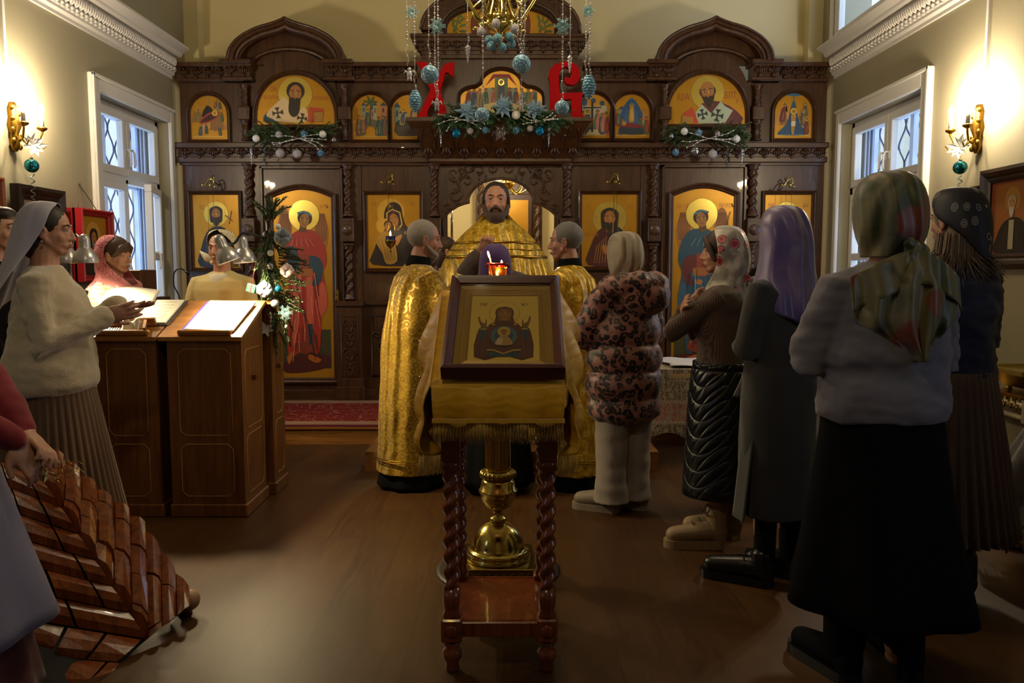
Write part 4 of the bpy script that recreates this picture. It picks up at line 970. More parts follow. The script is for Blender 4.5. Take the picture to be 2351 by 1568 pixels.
# hanging lamps in front of the four local icons
def hang_lamp(px, py0, pyc, lab, lit=False, dx=0, Y=IC - .22):
    root = empty('hanging_lamp', (WX(px, Y), Y, atY(px, py0, Y).z)); m = MB()
    for (a, r) in ((0, .02), (25, .014)): m.ell((a * .0015, 0, -a * .0006), (r, r, r * .8), None, 10)
    m.tube([(0, .22, .02), (0, .1, .035), (0, 0, .02), (0, 0, -.02)], .006, 8)
    m.tube([(0, .1, .035), (-.02, .08, .07), (.01, .05, .09), (.03, .02, .06)], .007, 8); m.tube([(0, 0, .0), (.03, 0, .02), (.02, 0, .06), (-.02, 0, .05), (-.05, 0, .0), (-.07, 0, 0)], .006, 8); m.ell((-.075, 0, 0), .014, None, 8)
    m.build('bracket', BRASS2, root)
    if pyc:
        zc = atY(px, pyc, Y).z - root.location.z; m = MB()
        for k in range(3):
            a = 2.1 * k; m.tube([(.012 * math.cos(a), .012 * math.sin(a), -.02), (.05 * math.cos(a), .05 * math.sin(a), zc + .04)], .0016, 5)
        m.build('chain', BRASSD, root)
        m = MB(); m.lathe([(.004, -.10), (.012, -.09), (.005, -.07), (.02, -.05), (.045, -.02), (.05, .01), (.052, .015)], (0, 0, zc), 16); m.build('lamp_bowl', BRASS, root)
        m = MB(); m.lathe([(.03, 0), (.044, .01), (.046, .05), (.044, .05), (.042, .012)], (0, 0, zc), 16); m.build('lamp_glass', M('#141c50', .1, 0, .05), root)
        if lit:
            m = MB(); m.lathe([(.003, 0), (.009, .014), (.006, .03), (.001, .05)], (0, 0, zc + .055), 10); m.build('flame', E('#ffcf70', 26), root); point('oil_lamp_light', (root.location.x, root.location.y, root.location.z + zc + .09), 1.0, WARM, .012)
    else:
        m = MB(); m.tube([(-.03, 0, -.02), (-.035, 0, -.45)], .0018, 5); m.tube([(.02, 0, -.02), (.018, 0, -.45)], .0018, 5); m.build('chain', BRASSD, root)
    tag(root, lab, 'hanging lamp')
hang_lamp(897, 418, 555, 'lit oil lamp with blue glass hanging before the mother and child icon', True)
hang_lamp(1410, 418, 640, 'brass oil lamp hanging before the bearded saint in red, right of the arch')
hang_lamp(490, 425, 0, 'brass lamp bracket with fine chains above the far left prophet icon')
hang_lamp(1808, 425, 0, 'brass lamp bracket with fine chains above the far right icon')
# ================================================================ WALL LAMPS, WALL ICONS
random.seed(11)
BULB = E('#ffe2b0', 140); GLASSY = M('#e8f0f4', .05, 0, .02, trans=.6); CRYST = M('#e6e2e6', .08, .35, .05)
TEAL = M('#2f8ea0', .08, .85, .1)
def ribbon(root, p, L, r, mat, turns=4, name='curled_ribbon'):
    m = MB(); pts = [(p[0] + r * math.cos(k * .55), p[1] + r * math.sin(k * .55), p[2] - L * k / (turns * 11.4)) for k in range(int(turns * 11.4) + 1)]
    m.tube(pts, .004, 4); return m.build(name, mat, root)
def petals(m, c, n, L, w, nrm, mi=0, seed=0, lift=.25):
    rn = random.Random(seed); N = Vector(nrm).normalized(); a = N.orthogonal().normalized(); b = N.cross(a)
    for k in range(n):
        t_ = 2 * math.pi * k / n + rn.uniform(-.15, .15); d = a * math.cos(t_) + b * math.sin(t_); s_ = N.cross(d); l = L * rn.uniform(.8, 1.1)
        vs = [Vector(c), Vector(c) + d * l * .4 + s_ * w + N * lift * l * .5, Vector(c) + d * l + N * lift * l, Vector(c) + d * l * .4 - s_ * w + N * lift * l * .5, Vector(c) + d * l * .45 + N * lift * l * .25]
        m.add(vs, [(0, 1, 4), (1, 2, 4), (2, 3, 4), (3, 0, 4)], mi)
def sconce(X, sg, y, z, lab, lab2):
    root = empty('wall_lamp', (X, y, z)); m = MB()
    m.lathe([(.02, -.16), (.035, -.12), (.03, -.05), (.05, 0), (.035, .05), (.04, .1), (.02, .15)], (sg * .012, 0, 0), 14)
    for k in range(8): m.ell((sg * .03, .03 * (-1) ** k, -.13 + .035 * k), (.016, .022, .02), None, 8)
    m.build('back_plate', BRASSD, root)
    for s_ in (-1, 1):
        m = MB(); m.tube([(sg * .02, 0, -.05), (sg * .07, s_ * .03, -.10), (sg * .12, s_ * .08, -.09), (sg * .14, s_ * .10, -.03), (sg * .14, s_ * .10, 0)], .007, 8)
        m.tube([(sg * .12, s_ * .08, -.09), (sg * .15, s_ * .09, -.13), (sg * .17, s_ * .10, -.10)], .005, 6); m.lathe([(.008, -.02), (.03, -.005), (.032, .005), (.012, .012)], (sg * .14, s_ * .10, 0), 14); m.build('arm', BRASSD, root)
        m = MB(); m.lathe([(.013, 0), (.013, .09), (.009, .094)], (sg * .14, s_ * .10, .01), 12); c = m.build('candle_tube', M('#efe6cc', .5), root)
        m = MB(); m.lathe([(.008, 0), (.017, .018), (.016, .035), (.003, .066)], (sg * .14, s_ * .10, .10), 12); m.build('bulb', BULB, c)
        point('wall_lamp_light', (X + sg * .15, y + s_ * .10, z + .16), 38, (1, .83, .58), .03)
    tag(root, lab, 'wall lamp')
    f = empty('silk_flower', (X + sg * .13, y, z - .12)); m = MB(); petals(m, (0, 0, 0), 9, .085, .022, (sg, -.6, .1), 0, 3); m.build('petals', M('#d8d4d0', .6), f)
    tag(f, 'white silk flower tied to the ' + lab2, 'flower')
    b = empty('bauble', (X + sg * .13, y - .02, z - .255)); m = MB(); m.ell((0, 0, 0), .044, None, 20); m.build('ball', TEAL, b); m = MB(); m.lathe([(.010, .040), (.010, .052), (.004, .054)], (0, 0, 0), 10); m.tube([(0, 0, .05), (0, .01, .13)], .0012, 4); m.build('cap', BRASS, b)
    tag(b, 'shiny teal bauble hanging from the ' + lab2, 'bauble')
    r = empty('ribbon', (X + sg * .10, y + .03, z - .30)); ribbon(r, (0, 0, 0), .17, .012, M('#8fa0a8', .3, .5), 4, 'spiral'); tag(r, 'curled silver ribbon hanging below the ' + lab2, 'ribbon')
pl = atX(62, 300, XL + .1); sconce(XL, 1, pl.y, pl.z + .03, 'lit two-candle brass lamp on the left wall', 'left wall lamp')
pr = atX(2215, 305, XR - .1); sconce(XR, -1, pr.y, pr.z + .03, 'lit two-candle brass lamp on the right wall', 'right wall lamp')
m = MB(); m.bb(XL, XL + .015, pl.y - .05, pl.y - .025, pl.z + .2, 5.3); struct(m.build('trim_3', WPLAS))
m = MB(); m.bb(XR - .015, XR, pr.y - .05, pr.y - .025, pr.z + .2, 5.3); struct(m.build('trim_4', WPLAS))

def monk(P, W, H, robe='#1c120e', hood=True):
    P.ell('#7a4a14', W * .5, H * .66, W * .30, n=30); P.ell('#b98a2c', W * .5, H * .66, W * .29, n=30)
    gown(P, W, H, robe, robe, '#4a3422'); P.poly('#a89a7c', [(W * .45, H * .05), (W * .56, H * .05), (W * .55, H * .42), (W * .46, H * .42)])
    face(P, W * .5, H * .62, W * .14, '#6a6258' if not hood else HAIR_, ('#7a7064', 1.2), veil=(robe, robe) if hood else None, halo=0)
def wall_icon(X, sg, y0, y1, z0, z1, draw, frame, fw, label, base='gold', fd=.04, off=.0):
    W, H = y1 - y0, z1 - z0
    if sg > 0: org = (X + off + .025, y0, z0); rz = R(90)
    else: org = (X - off - .025, y1, z0); rz = R(-90)
    return icon('icon', 0, 0, H, W, rectpts(W, H), draw, label, 0, frame, fw, origin=org, rot=(0, 0, rz), base=base, fd=fd)
REDF = M('#a01f22', .35, 0, .1, coat=.3)
i1 = wall_icon(XL, 1, 5.80, 6.18, 1.36, 1.80, lambda P, W, H: monk(P, W, H), REDF, .045, 'red-framed icon of a hooded monk hanging by a cord on the left wall', fd=.05, off=.07)
m = MB(); m.bb(-.045, .425, .004, .09, -.045, .485); m.build('box', REDF, i1)
m = MB(); m.tube([(.05, .03, .48), (.19, .09, .68), (.33, .03, .48)], .003, 5); m.ell((.19, .085, .68), .008, None, 8); m.build('cord', M('#5a4a38', .8), i1)
SILV = NT('embossed_silver'); v_ = SILV.mapping(1); SILV.col('#9a948a', rough=.3, metal=.9); SILV.bump(SILV.voro(v_, 50), .8, .01); SILV = SILV.m
wall_icon(XL, 1, 5.22, 5.58, 1.40, 1.86, lambda P, W, H: (P.ell('#c9a24c', W * .5, H * .66, W * .2), face(P, W * .5, H * .64, W * .1, halo=0), P.poly('#5a4a3a', [(W * .3, H * .1), (W * .7, H * .1), (W * .62, H * .48), (W * .38, H * .48)], 2)), M('#1d130c', .4), .09, 'silver-covered icon in a wide black frame on the left wall', base='#8d877c', off=.02)
wall_icon(XL, 1, 4.60, 4.98, 1.52, 1.92, lambda P, W, H: (P.poly('#8a8276', [(W * .1, H * .1), (W * .9, H * .1), (W * .9, H * .9), (W * .1, H * .9)]), face(P, W * .5, H * .55, W * .14, beard=(HAIR_, 1))), W_RED, .05, 'small round-cornered wooden icon at the left edge of the left wall')
wall_icon(XR, -1, 4.36, 5.06, 1.50, 1.94, lambda P, W, H: (P.poly('#6e3216', rectpts(W, H)), P.poly('#7e4a1a', [(W * .06, H * .12), (W * .94, H * .12), (W * .94, H * .96), (W * .06, H * .96)]), P.ell('#8d6424', W * .3, H * .74, H * .17, n=30), gown(P, W * .62, H * .86, '#160d0a', '#160d0a', '#3a2a1c'), P.poly('#8d8468', [(W * .27, H * .06), (W * .34, H * .06), (W * .34, H * .46), (W * .27, H * .46)]), face(P, W * .30, H * .68, H * .09, '#8a8478', ('#9a9284', 1.4), halo=0)), M('#23110a', .4, 0, .1, coat=.3), .085, 'large dark-framed icon of an old bearded saint on the right wall', base='#6e3216', off=.01)
wall_icon(XR, -1, 5.24, 5.50, 1.52, 1.88, lambda P, W, H: monk(P, W, H, '#2a1a12', False), M('#23110a', .4, 0, .1, coat=.3), .06, 'smaller dark-framed icon beside the large one on the right wall', base='#6e4a1c')

# ================================================================ CHRISTMAS DECORATIONS
FIR = M('#4a7048', .6, 0, .35); STEM = M('#4a3826', .8)
def glit(c, name='glitter'):
    t = NT(name); v = t.mapping(1); n = t.voro(v, 260, 'F1', 1)
    t.col(t.mix(t.ramp(t.sep(n)[0], [(.7, 0.), (.95, .8)]), c, '#ffffff'), rough=.35, metal=.35); t.t.nodes[-1]
    t.bump(t.voro(v, 260), .9, .004); return t.m
G_SIL = glit('#a7a2a8'); G_BLU = glit('#2474a0'); G_TEAL = glit('#2f7f9a'); PBLUE = NT('embossed_pale_blue'); v_ = PBLUE.mapping(1)
PBLUE.col(PBLUE.mix(PBLUE.ramp(PBLUE.voro(v_, 75), [(.25, 1.), (.4, 0.)]), '#6f9dbb', '#b4d2e0'), rough=.4, metal=.2); PBLUE.bump(PBLUE.voro(v_, 75), .8, .006); PBLUE = PBLUE.m
SBLUE = M('#1f86b4', .08, .7, .1); SSIL = M('#b9b6bc', .1, .9, .08); SWHT = M('#dddcd8', .45, 0, .05); PEARL = M('#cfc8c8', .2, .3, .05)
def sprig(m, p, d, L, rn, droop=.3, needle=.035, dens=1.0):
    pts = []; q = Vector(p); dd = Vector(d).normalized(); k = 7
    for i in range(k + 1):
        pts.append(q.copy()); dd = (dd + Vector((0, 0, -droop / k))).normalized(); q = q + dd * L / k
    m.tube(pts, [.005] * 5 + [.004, .003, .002], 5, 1)
    n = int(L / .004 * dens)
    for i in range(n):
        t_ = .08 + .92 * i / n; j = min(k - 1, int(t_ * k)); f = t_ * k - j; c = pts[j] * (1 - f) + pts[j + 1] * f; ax = (pts[j + 1] - pts[j]).normalized()
        o = ax.orthogonal().normalized(); o = Matrix.Rotation(rn.uniform(0, 6.283), 3, ax) @ o; nd = (ax * .9 + o * .9).normalized() * needle * (1.15 - .5 * t_) * rn.uniform(.8, 1.1); s_ = ax.cross(o) * .0048
        m.add([c - s_, c + s_, c + nd], [(0, 1, 2)], 0)
def fir_bunch(name, parts, lab, cat='fir garland', group=None, seed=1, needle=.035, dens=1.0):
    rn = random.Random(seed); m = MB(); c = Vector(parts[0][0])
    for (p, d, L, dr) in parts: sprig(m, Vector(p) - c, d, L, rn, dr, needle, dens)
    o = m.build(name, [FIR, STEM]); o.location = c; return tag(o, lab, cat, group)
def bauble(p, r, mat, lab, group=None, hang=.0, cat='bauble'):
    root = empty('bauble', p); m = MB(); m.ell((0, 0, 0), r, None, 20); m.build('ball', mat, root)
    m = MB(); m.lathe([(r * .2, r * .96), (r * .22, r * 1.18), (.001, r * 1.22)], (0, 0, 0), 10)
    if hang: m.tube([(0, 0, r * 1.2), (0, 0, r * 1.2 + hang)], .001, 4)
    m.build('cap', SSIL, root); return tag(root, lab, cat, group)
def flake(p, r, mat, lab, group=None, seed=0):
    m = MB()
    for k in range(12):
        a = k * math.pi / 6; L = r * (1 if k % 2 == 0 else .62); d = Vector((math.cos(a), 0, math.sin(a)))
        m.tube([(0, 0, 0), d * L], [.0028, .0014], 5)
        for f in (.4, .6, .8):
            for s_ in (-1, 1): m.tube([d * L * f, d * L * f + Matrix.Rotation(s_ * .8, 3, 'Y') @ d * L * .26], .0016, 4); m.ell(d * L * f + Matrix.Rotation(s_ * .8, 3, 'Y') @ d * L * .26, .0028, None, 5)
    o = m.build('snowflake', mat); o.location = p; return tag(o, lab, 'snowflake', group)
def cone_orn(p, r, h, lab):
    m = MB()
    for j in range(9):
        t_ = j / 8; z = h / 2 - h * t_; rr = r * math.sin(math.pi * (.14 + .80 * t_)) ** .8; n = 8
        for k in range(n):
            a = (k + .5 * (j % 2)) * 2 * math.pi / n; m.ell((rr * .72 * math.cos(a), rr * .72 * math.sin(a), z), (rr * .42, rr * .42, h * .075), Matrix.Rotation(a, 3, 'Z') @ Matrix.Rotation(.5, 3, 'Y'), 8)
    m.ell((0, 0, 0), (r * .75, r * .75, h * .48), None, 12); o = m.build('cone_ornament', M('#7fb2cc', .22, .35, .1)); o.location = p; return tag(o, lab, 'ornament')
def icicle(p, L, r, lab, mat=None, seed=0):
    m = MB(); n = 26; rr = []
    for j in range(n + 1):
        t_ = j / n; q = r * (1 - t_ * .85) * (1 + .18 * math.sin(j * 1.9)) * (smooth(0, .12, t_) * .8 + .2)
        rr.append([(q * math.cos(a + j * .4) * (1 + .25 * math.cos(3 * a)), q * math.sin(a + j * .4) * (1 + .25 * math.cos(3 * a)), -L * t_) for a in [2 * math.pi * i / 10 for i in range(10)]])
    m.rings(rr); o = m.build('icicle', mat or CRYST); o.location = p; return tag(o, lab, 'ornament')
def figurine(p, s_, lab):
    m = MB(); rn = random.Random(4)
    m.ell((0, 0, 0), (s_ * .3, s_ * .2, s_ * .4), None, 10); m.ell((0, 0, s_ * .48), s_ * .2, None, 10)
    for sg in (-1, 1): m.tube([(sg * s_ * .1, 0, s_ * .1), (sg * s_ * .45, 0, s_ * .3), (sg * s_ * .6, 0, 0)], [s_ * .12, s_ * .14, s_ * .05], 8); m.tube([(sg * s_ * .1, 0, -s_ * .3), (sg * s_ * .18, 0, -s_ * .7)], [s_ * .12, s_ * .08], 8)
    o = m.build('crystal_figurine', CRYST); o.location = p; return tag(o, lab, 'ornament')
def beads(px, py0, py1, Y, lab, k=1, wig=0):
    a = atY(px, py0, Y); b = atY(px, py1, Y); root = empty('bead_string', b); m = MB(); L = a.z - b.z
    for s_ in range(k):
        dx = (s_ - (k - 1) / 2) * .018; z = 0
        m.tube([(dx * .2, 0, 0), (dx, 0, L * .3), (dx, 0, L)], .0009, 3)
        rn = random.Random(px + s_)
        while z < L:
            big = rn.random() < .25; r = .0058 if big else .0032; m.ell((dx * min(1, z / (L * .3) + .2) + (.006 * math.sin(z * 60) if wig and z < .1 else 0), 0, z), r, None, 6); z += r * 2 + .003
    o = m.build('beads', PEARL, root); return tag(root, lab, 'bead string')
YC = 4.5
side = lambda x: 'left' if x < 1147 else 'right'
for (px, y0, y1, Y, k, lab) in ((935, -40, 150, 4.45, 1, 'outermost bead string at the left of the chandelier'), (953, -40, 216, 4.35, 1, 'long bead string carrying the left blue cone'), (985, -40, 134, 4.25, 1, 'bead string above the big pale blue bauble on the left'),
    (1003, -20, 228, 4.6, 2, 'thick bead string with snowflake left of the chandelier, over the red letter'), (1074, -40, 102, 4.15, 1, 'bead string with glass icicle, just left of the brass chandelier'), (1109, -40, 247, 4.2, 1, 'bead string ending at the low pale blue bauble over the garland'),
    (1197, -40, 125, 4.22, 3, 'triple bead string above the big pale blue bauble right of centre'), (1197, 168, 236, 4.24, 1, 'short bead string under the big bauble right of centre'), (1291, -10, 230, 4.35, 1, 'bead string ending at the bauble before the right red letter'),
    (1309, -40, 132, 4.6, 1, 'bead string with glass icicle right of the chandelier'), (1345, -40, 178, 4.5, 1, 'left one of the two outermost right bead strings'), (1354, -40, 182, 4.4, 1, 'rightmost bead string carrying the right blue cone')):
    beads(px, y0, y1, Y, lab, k, 1)
def at(px, py, Y): return atY(px, py, Y)
bauble(at(987, 171, 4.25), .047, PBLUE, 'big pale blue embossed bauble before the left red letter', hang=.04)
bauble(at(1197, 147, 4.22), .048, PBLUE, 'big pale blue embossed bauble below right of the brass chandelier', hang=.02)
bauble(at(1107, 264, 4.2), .038, PBLUE, 'pale blue embossed bauble hanging over the centre garland', hang=.03)
bauble(at(1290, 247, 4.35), .039, PBLUE, 'pale blue embossed bauble hanging before the right red letter', hang=.03)
cone_orn(at(953, 233, 4.35), .033, .10, 'pale blue pine cone ornament left, beside the red letter'); cone_orn(at(1352, 201, 4.4), .036, .112, 'pale blue pine cone ornament right, highest of the two')
figurine(at(940, 170, 4.45), .052, 'clear crystal figurine at the far left bead string'); figurine(at(1003, 240, 4.6), .05, 'clear crystal flower over the left red letter'); figurine(at(1197, 242, 4.24), .045, 'clear crystal figurine above the centre garland'); figurine(at(1343, 186, 4.5), .035, 'small crystal figurine beside the right blue cone')
icicle(at(1074, 103, 4.15), .09, .014, 'clear glass icicle left of the chandelier baubles'); icicle(at(1308, 127, 4.6), .10, .014, 'clear glass icicle right of the chandelier, above the red letter')
LBF = M('#8fb8bc', .25, .4, .1)
for px, py, Y, lab in ((946, 28, 4.4, 'far left'), (1003, 60, 4.58, 'inner left'), (1292, 60, 4.33, 'inner right'), (1350, 25, 4.38, 'far right')): flake(at(px, py, Y), .035 + .012 * (1000 < px < 1300), LBF, 'pale glitter snowflake on the %s bead string' % lab)
GRP = 'glitter balls under the chandelier'
for px, py, c, Y, lab in ((1105, 72, 's', 4.40, 'leftmost'), (1139, 54, 's', 4.36, 'middle'), (1182, 65, 's', 4.40, 'rightmost')): bauble(at(px, py, Y), .0245, G_SIL, 'silver glitter ball under the chandelier, %s of three' % lab, GRP, .05)
for px, py, Y, lab in ((1122, 92, 4.40, 'upper left'), (1128, 106, 4.36, 'lower left'), (1142, 88, 4.34, 'upper middle'), (1153, 109, 4.36, 'lowest'), (1170, 85, 4.38, 'upper right'), (1174, 101, 4.40, 'lower right')): bauble(at(px, py, Y), .0245, G_TEAL, 'blue glitter ball under the chandelier, %s of six' % lab, GRP, .03)
# chandelier
cc = at(1147, 70, 4.5); ch = empty('chandelier', (cc.x, cc.y, cc.z))
m = MB(); m.lathe([(.004, -.10), (.02, -.09), (.012, -.07), (.03, -.06), (.014, -.05), (.02, -.03), (.075, .0), (.085, .03), (.075, .06), (.03, .075), (.045, .09), (.025, .10), (.09, .17), (.10, .24), (.04, .28), (.03, .8)], (0, 0, .02), 24); m.build('body', BRASS2, ch)
for k in range(8):
    a = k * math.pi / 4 + .2; d = Vector((math.cos(a), math.sin(a), 0)); m = MB()
    m.tube(catmull([d * .05 + Vector((0, 0, .16)), d * .10 + Vector((0, 0, .05)), d * .16 + Vector((0, 0, .12)), d * .26 + Vector((0, 0, .27)), d * .38 + Vector((0, 0, .36))], 5), .009, 8)
    m.tube(catmull([d * .09 + Vector((0, 0, .16)), d * .15 + Vector((0, 0, .10)), d * .12 + Vector((0, 0, .04)), d * .08 + Vector((0, 0, .06))], 5), .006, 6)
    m.ell(d * .13 + Vector((0, 0, .0)), (.02, .02, .014), None, 8); m.lathe([(.01, .34), (.035, .37), (.03, .38)], d * .38, 12); m.build('arm', BRASS2, ch)
    m = MB(); m.lathe([(.012, .38), (.012, .47)], d * .38, 10); m.build('candle_tube', M('#efe6cc', .5), ch)
m = MB()
for sg in (-1, 1): m.tube(catmull([(sg * .28, -.1, .26), (sg * .32, -.1, .17), (sg * .35, -.1, .16), (sg * .36, -.1, .20)], 5), .012, 8); m.tube([(sg * .36, -.1, .2), (sg * .35, 0, .25), (sg * .2, 0, .3)], .012, 8)
m.build('scroll', BRASS2, ch); tag(ch, 'polished brass chandelier hanging at the top centre', 'chandelier')

# red letters on the ledge
RED = M('#a80c12', .75, 0, .06, spec=.1); YL = IC - .34
def L3(pts): return [(atY(a, b, YL).x, atY(a, b, YL).z) for a, b in pts]
zs = WZ(288); zl = atY(1000, 287, YL).z; 
def letter(pts, lab, holes=None):
    dz = zs - zl; m = MB(); q = L3(pts); m.prism([(a, b + dz + .002) for a, b in q], FRY(YL), 0, .07); o = m.build('red_letter', RED); return tag(o, lab, 'letter')
letter([(957, 162), (982, 162), (988, 170), (1003, 205), (1014, 180), (1023, 166), (1044, 162), (1042, 196), (1030, 186), (1024, 186), (1012, 225), (1027, 276), (1028, 287), (1006, 287), (1008, 277), (999, 243), (983, 276), (984, 287), (958, 287), (966, 277), (990, 225), (972, 180)], 'big red letter X standing on the ledge at the left')
outer = [(1258, 286), (1262, 280), (1262, 205), (1258, 195), (1262, 178), (1272, 168), (1288, 162), (1304, 161), (1320, 166), (1329, 178), (1330, 194), (1326, 208), (1316, 214), (1300, 214), (1290, 225), (1288, 232), (1336, 232), (1334, 244), (1330, 280), (1340, 286), (1340, 287)]
inner_low = [(1300, 287), (1308, 280), (1308, 246), (1298, 246), (1288, 252), (1286, 276), (1292, 287)]
letter([(1258, 287), (1262, 280), (1262, 205), (1258, 195), (1262, 178), (1272, 168), (1288, 162), (1304, 161), (1320, 166), (1329, 178), (1330, 196), (1325, 208), (1314, 214), (1300, 212), (1294, 204), (1297, 196), (1306, 198), (1311, 190), (1308, 177), (1298, 172), (1287, 177), (1282, 190), (1283, 232), (1336, 231), (1334, 244), (1332, 276), (1341, 287), (1309, 287), (1311, 276), (1310, 246), (1290, 248), (1282, 256), (1282, 276), (1286, 287)], 'big red letter B standing on the ledge at the right')

# centre garland ------------------------------------------------
rn = random.Random(3); parts = []
YG = IC - .40
base = lambda px, py, Y=YG: tuple(atY(px, py, Y) + Vector((0, 0, .0)))
for k in range(190):
    px = 1035 + rn.random() * 225; py = 262 + rn.random() * 26; sg = -1 if px < 1147 else 1
    parts.append((base(px, py, YG - rn.random() * .06), (sg * rn.uniform(.1, 1), rn.uniform(-.5, .05), rn.uniform(-.3, .45)), rn.uniform(.12, .2), .5))
for px, d, L in ((1045, (-1, 0, .05), .26), (1040, (-1, -.2, -.1), .2), (1255, (1, 0, .1), .26), (1260, (1, -.2, -.1), .22), (1250, (1, 0, .35), .3)): parts.append((base(px, 270), d, L, .2))
fir_bunch('fir_garland', parts, 'thick fir garland with blue flowers on the ledge between the red letters', seed=2, needle=.05, dens=1.3)
BFL = M('#7d9cb4', .55, .1, .15)
for px, py, lab in ((1073, 256, 'left'), (1156, 246, 'middle'), (1228, 252, 'right')):
    m = MB(); petals(m, (0, 0, 0), 9, .12, .022, (0, -1, .25), 0, px, .15); petals(m, (0, -.012, .0), 8, .085, .018, (.1, -1, .3), 0, px + 1, .4); petals(m, (0, -.02, .01), 6, .05, .013, (0, -1, .25), 0, px + 5, .7)
    for k in range(6): m.ell((.012 * math.cos(k), -.03, .012 * math.sin(k)), .006, None, 6)
    o = m.build('poinsettia', BFL); o.location = atY(px, py, YG - .12); tag(o, 'pale blue silk poinsettia, %s of three on the centre garland' % lab, 'flower')
for px, py, r, mt, lab in ((1048, 306, .042, SBLUE, 'shiny blue bauble at the left end of the centre garland'), (1079, 301, .03, G_SIL, 'silver bauble below the centre garland, left side'), (1114, 299, .031, G_BLU, 'blue glitter bauble below the centre garland, left of the silver snowflake'), (1185, 299, .031, G_BLU, 'blue glitter bauble below the centre garland, right of the silver snowflake'), (1217, 295, .029, G_SIL, 'silver bauble below the centre garland, right side'), (1239, 301, .042, SBLUE, 'shiny blue bauble at the right end of the centre garland'), (1185, 264, .04, SWHT, 'ribbed white bauble on top of the centre garland'), (1231, 286, .016, SSIL, 'tiny silver bauble in the right part of the centre garland')): bauble(atY(px, py, YG - .10), r, mt, lab)
flake(atY(1149, 304, YG - .09), .075, SSIL, 'silver wire snowflake hanging below the centre garland')
icicle(atY(1012, 288, YG - .06), .19, .016, 'silver icicle at the left end of the centre garland', SSIL); icicle(atY(1260, 288, YG - .06), .19, .016, 'silver icicle at the right end of the centre garland', SSIL)
def berries(name, pts, lab):
    c = Vector(pts[0][0]); m = MB()
    for p in pts: q = [Vector(a) - c for a in p]; m.tube(q, .0022, 4); [m.ell(a, .0075, None, 6) for a in q]
    o = m.build(name, M('#d8d6d8', .3, .2)); o.location = c; return tag(o, lab, 'twig')
def twigset(px, py, Y, W, seed, lab):
    rn = random.Random(seed); out = []
    for k in range(7):
        a = rn.uniform(-.6, .6) + (math.pi if k % 2 else 0); p = Vector(atY(px, py, Y)); q = [p.copy()]
        for j in range(4): p = p + Vector((math.cos(a), -.05, math.sin(a) * .6)) * W / 4; a += rn.uniform(-.4, .4); q.append(p.copy())
        out.append(q)
    return berries('berry_twig', out, lab)
twigset(1060, 275, YG - .13, .22, 4, 'white berry twig in the left part of the centre garland'); twigset(1240, 278, YG - .13, .16, 5, 'white berry twig in the right part of the centre garland')
# side garlands
def side_garland(cx, fl, lab, l2, balls, extra):
    rn = random.Random(cx); parts = []; Y = IC - .17
    for k in range(140):
        px = cx + rn.uniform(-70, 70); py = 308 + rn.uniform(-8, 12); sg = 1 if px > cx else -1
        parts.append((tuple(atY(px, py, Y - rn.random() * .05)), (sg * rn.uniform(.2, 1), rn.uniform(-.4, 0), rn.uniform(-.35, .6)), rn.uniform(.11, .19), .5))
    fir_bunch('fir_garland', parts, lab, seed=cx, needle=.036)
    for px, py, r, mt, l in balls: bauble(atY(px, py, Y - .13), r, mt, l + l2)
    twigset(cx + 8, 318, Y - .15, .25, cx, 'white berry twig' + l2)
    for px, py, L in extra[0]: icicle(atY(px, py, Y - .10), L, .016, 'silver icicle hanging' + l2.replace('in', 'from'), SSIL)
    for px, py in extra[1]: r = empty('ribbon', atY(px, py, Y - .1)); ribbon(r, (0, 0, 0), .15, .011, M('#5a8a90', .3, .5), 4, 'spiral'); tag(r, 'curled teal ribbon hanging' + l2.replace('in', 'from'), 'ribbon')
side_garland(678, 1, 'fir garland under the upper left bishop icon', ' in the left side garland', [(588, 318, .033, SWHT, 'white bauble, left end,'), (640, 309, .032, G_SIL, 'silver bauble, upper row,'), (698, 308, .031, G_BLU, 'blue bauble, upper row,'), (741, 308, .033, SWHT, 'white bauble, right end,'), (767, 321, .024, SSIL, 'tiny silver bauble'), (643, 352, .042, G_SIL, 'hanging silver glitter ball, leftmost,'), (682, 353, .042, G_SIL, 'hanging silver glitter ball, second,'), (736, 352, .032, G_BLU, 'hanging blue ball')], ([(577, 337, .165)], [(607, 338)]))
side_garland(1620, -1, 'fir garland under the upper right bishop icon', ' in the right side garland', [(1571, 302, .033, SWHT, 'white bauble, left end,'), (1604, 305, .033, G_BLU, 'blue bauble, upper row,'), (1647, 308, .03, SSIL, 'silver bauble, upper row,'), (1691, 319, .033, SWHT, 'white bauble, right end,'), (1541, 313, .024, SSIL, 'tiny silver bauble'), (1595, 347, .042, SSIL, 'hanging shiny silver ball, left,'), (1636, 354, .042, G_SIL, 'hanging silver glitter ball, right,'), (1551, 350, .032, G_BLU, 'hanging blue ball')], ([(1704, 340, .155)], [(1668, 345)]))

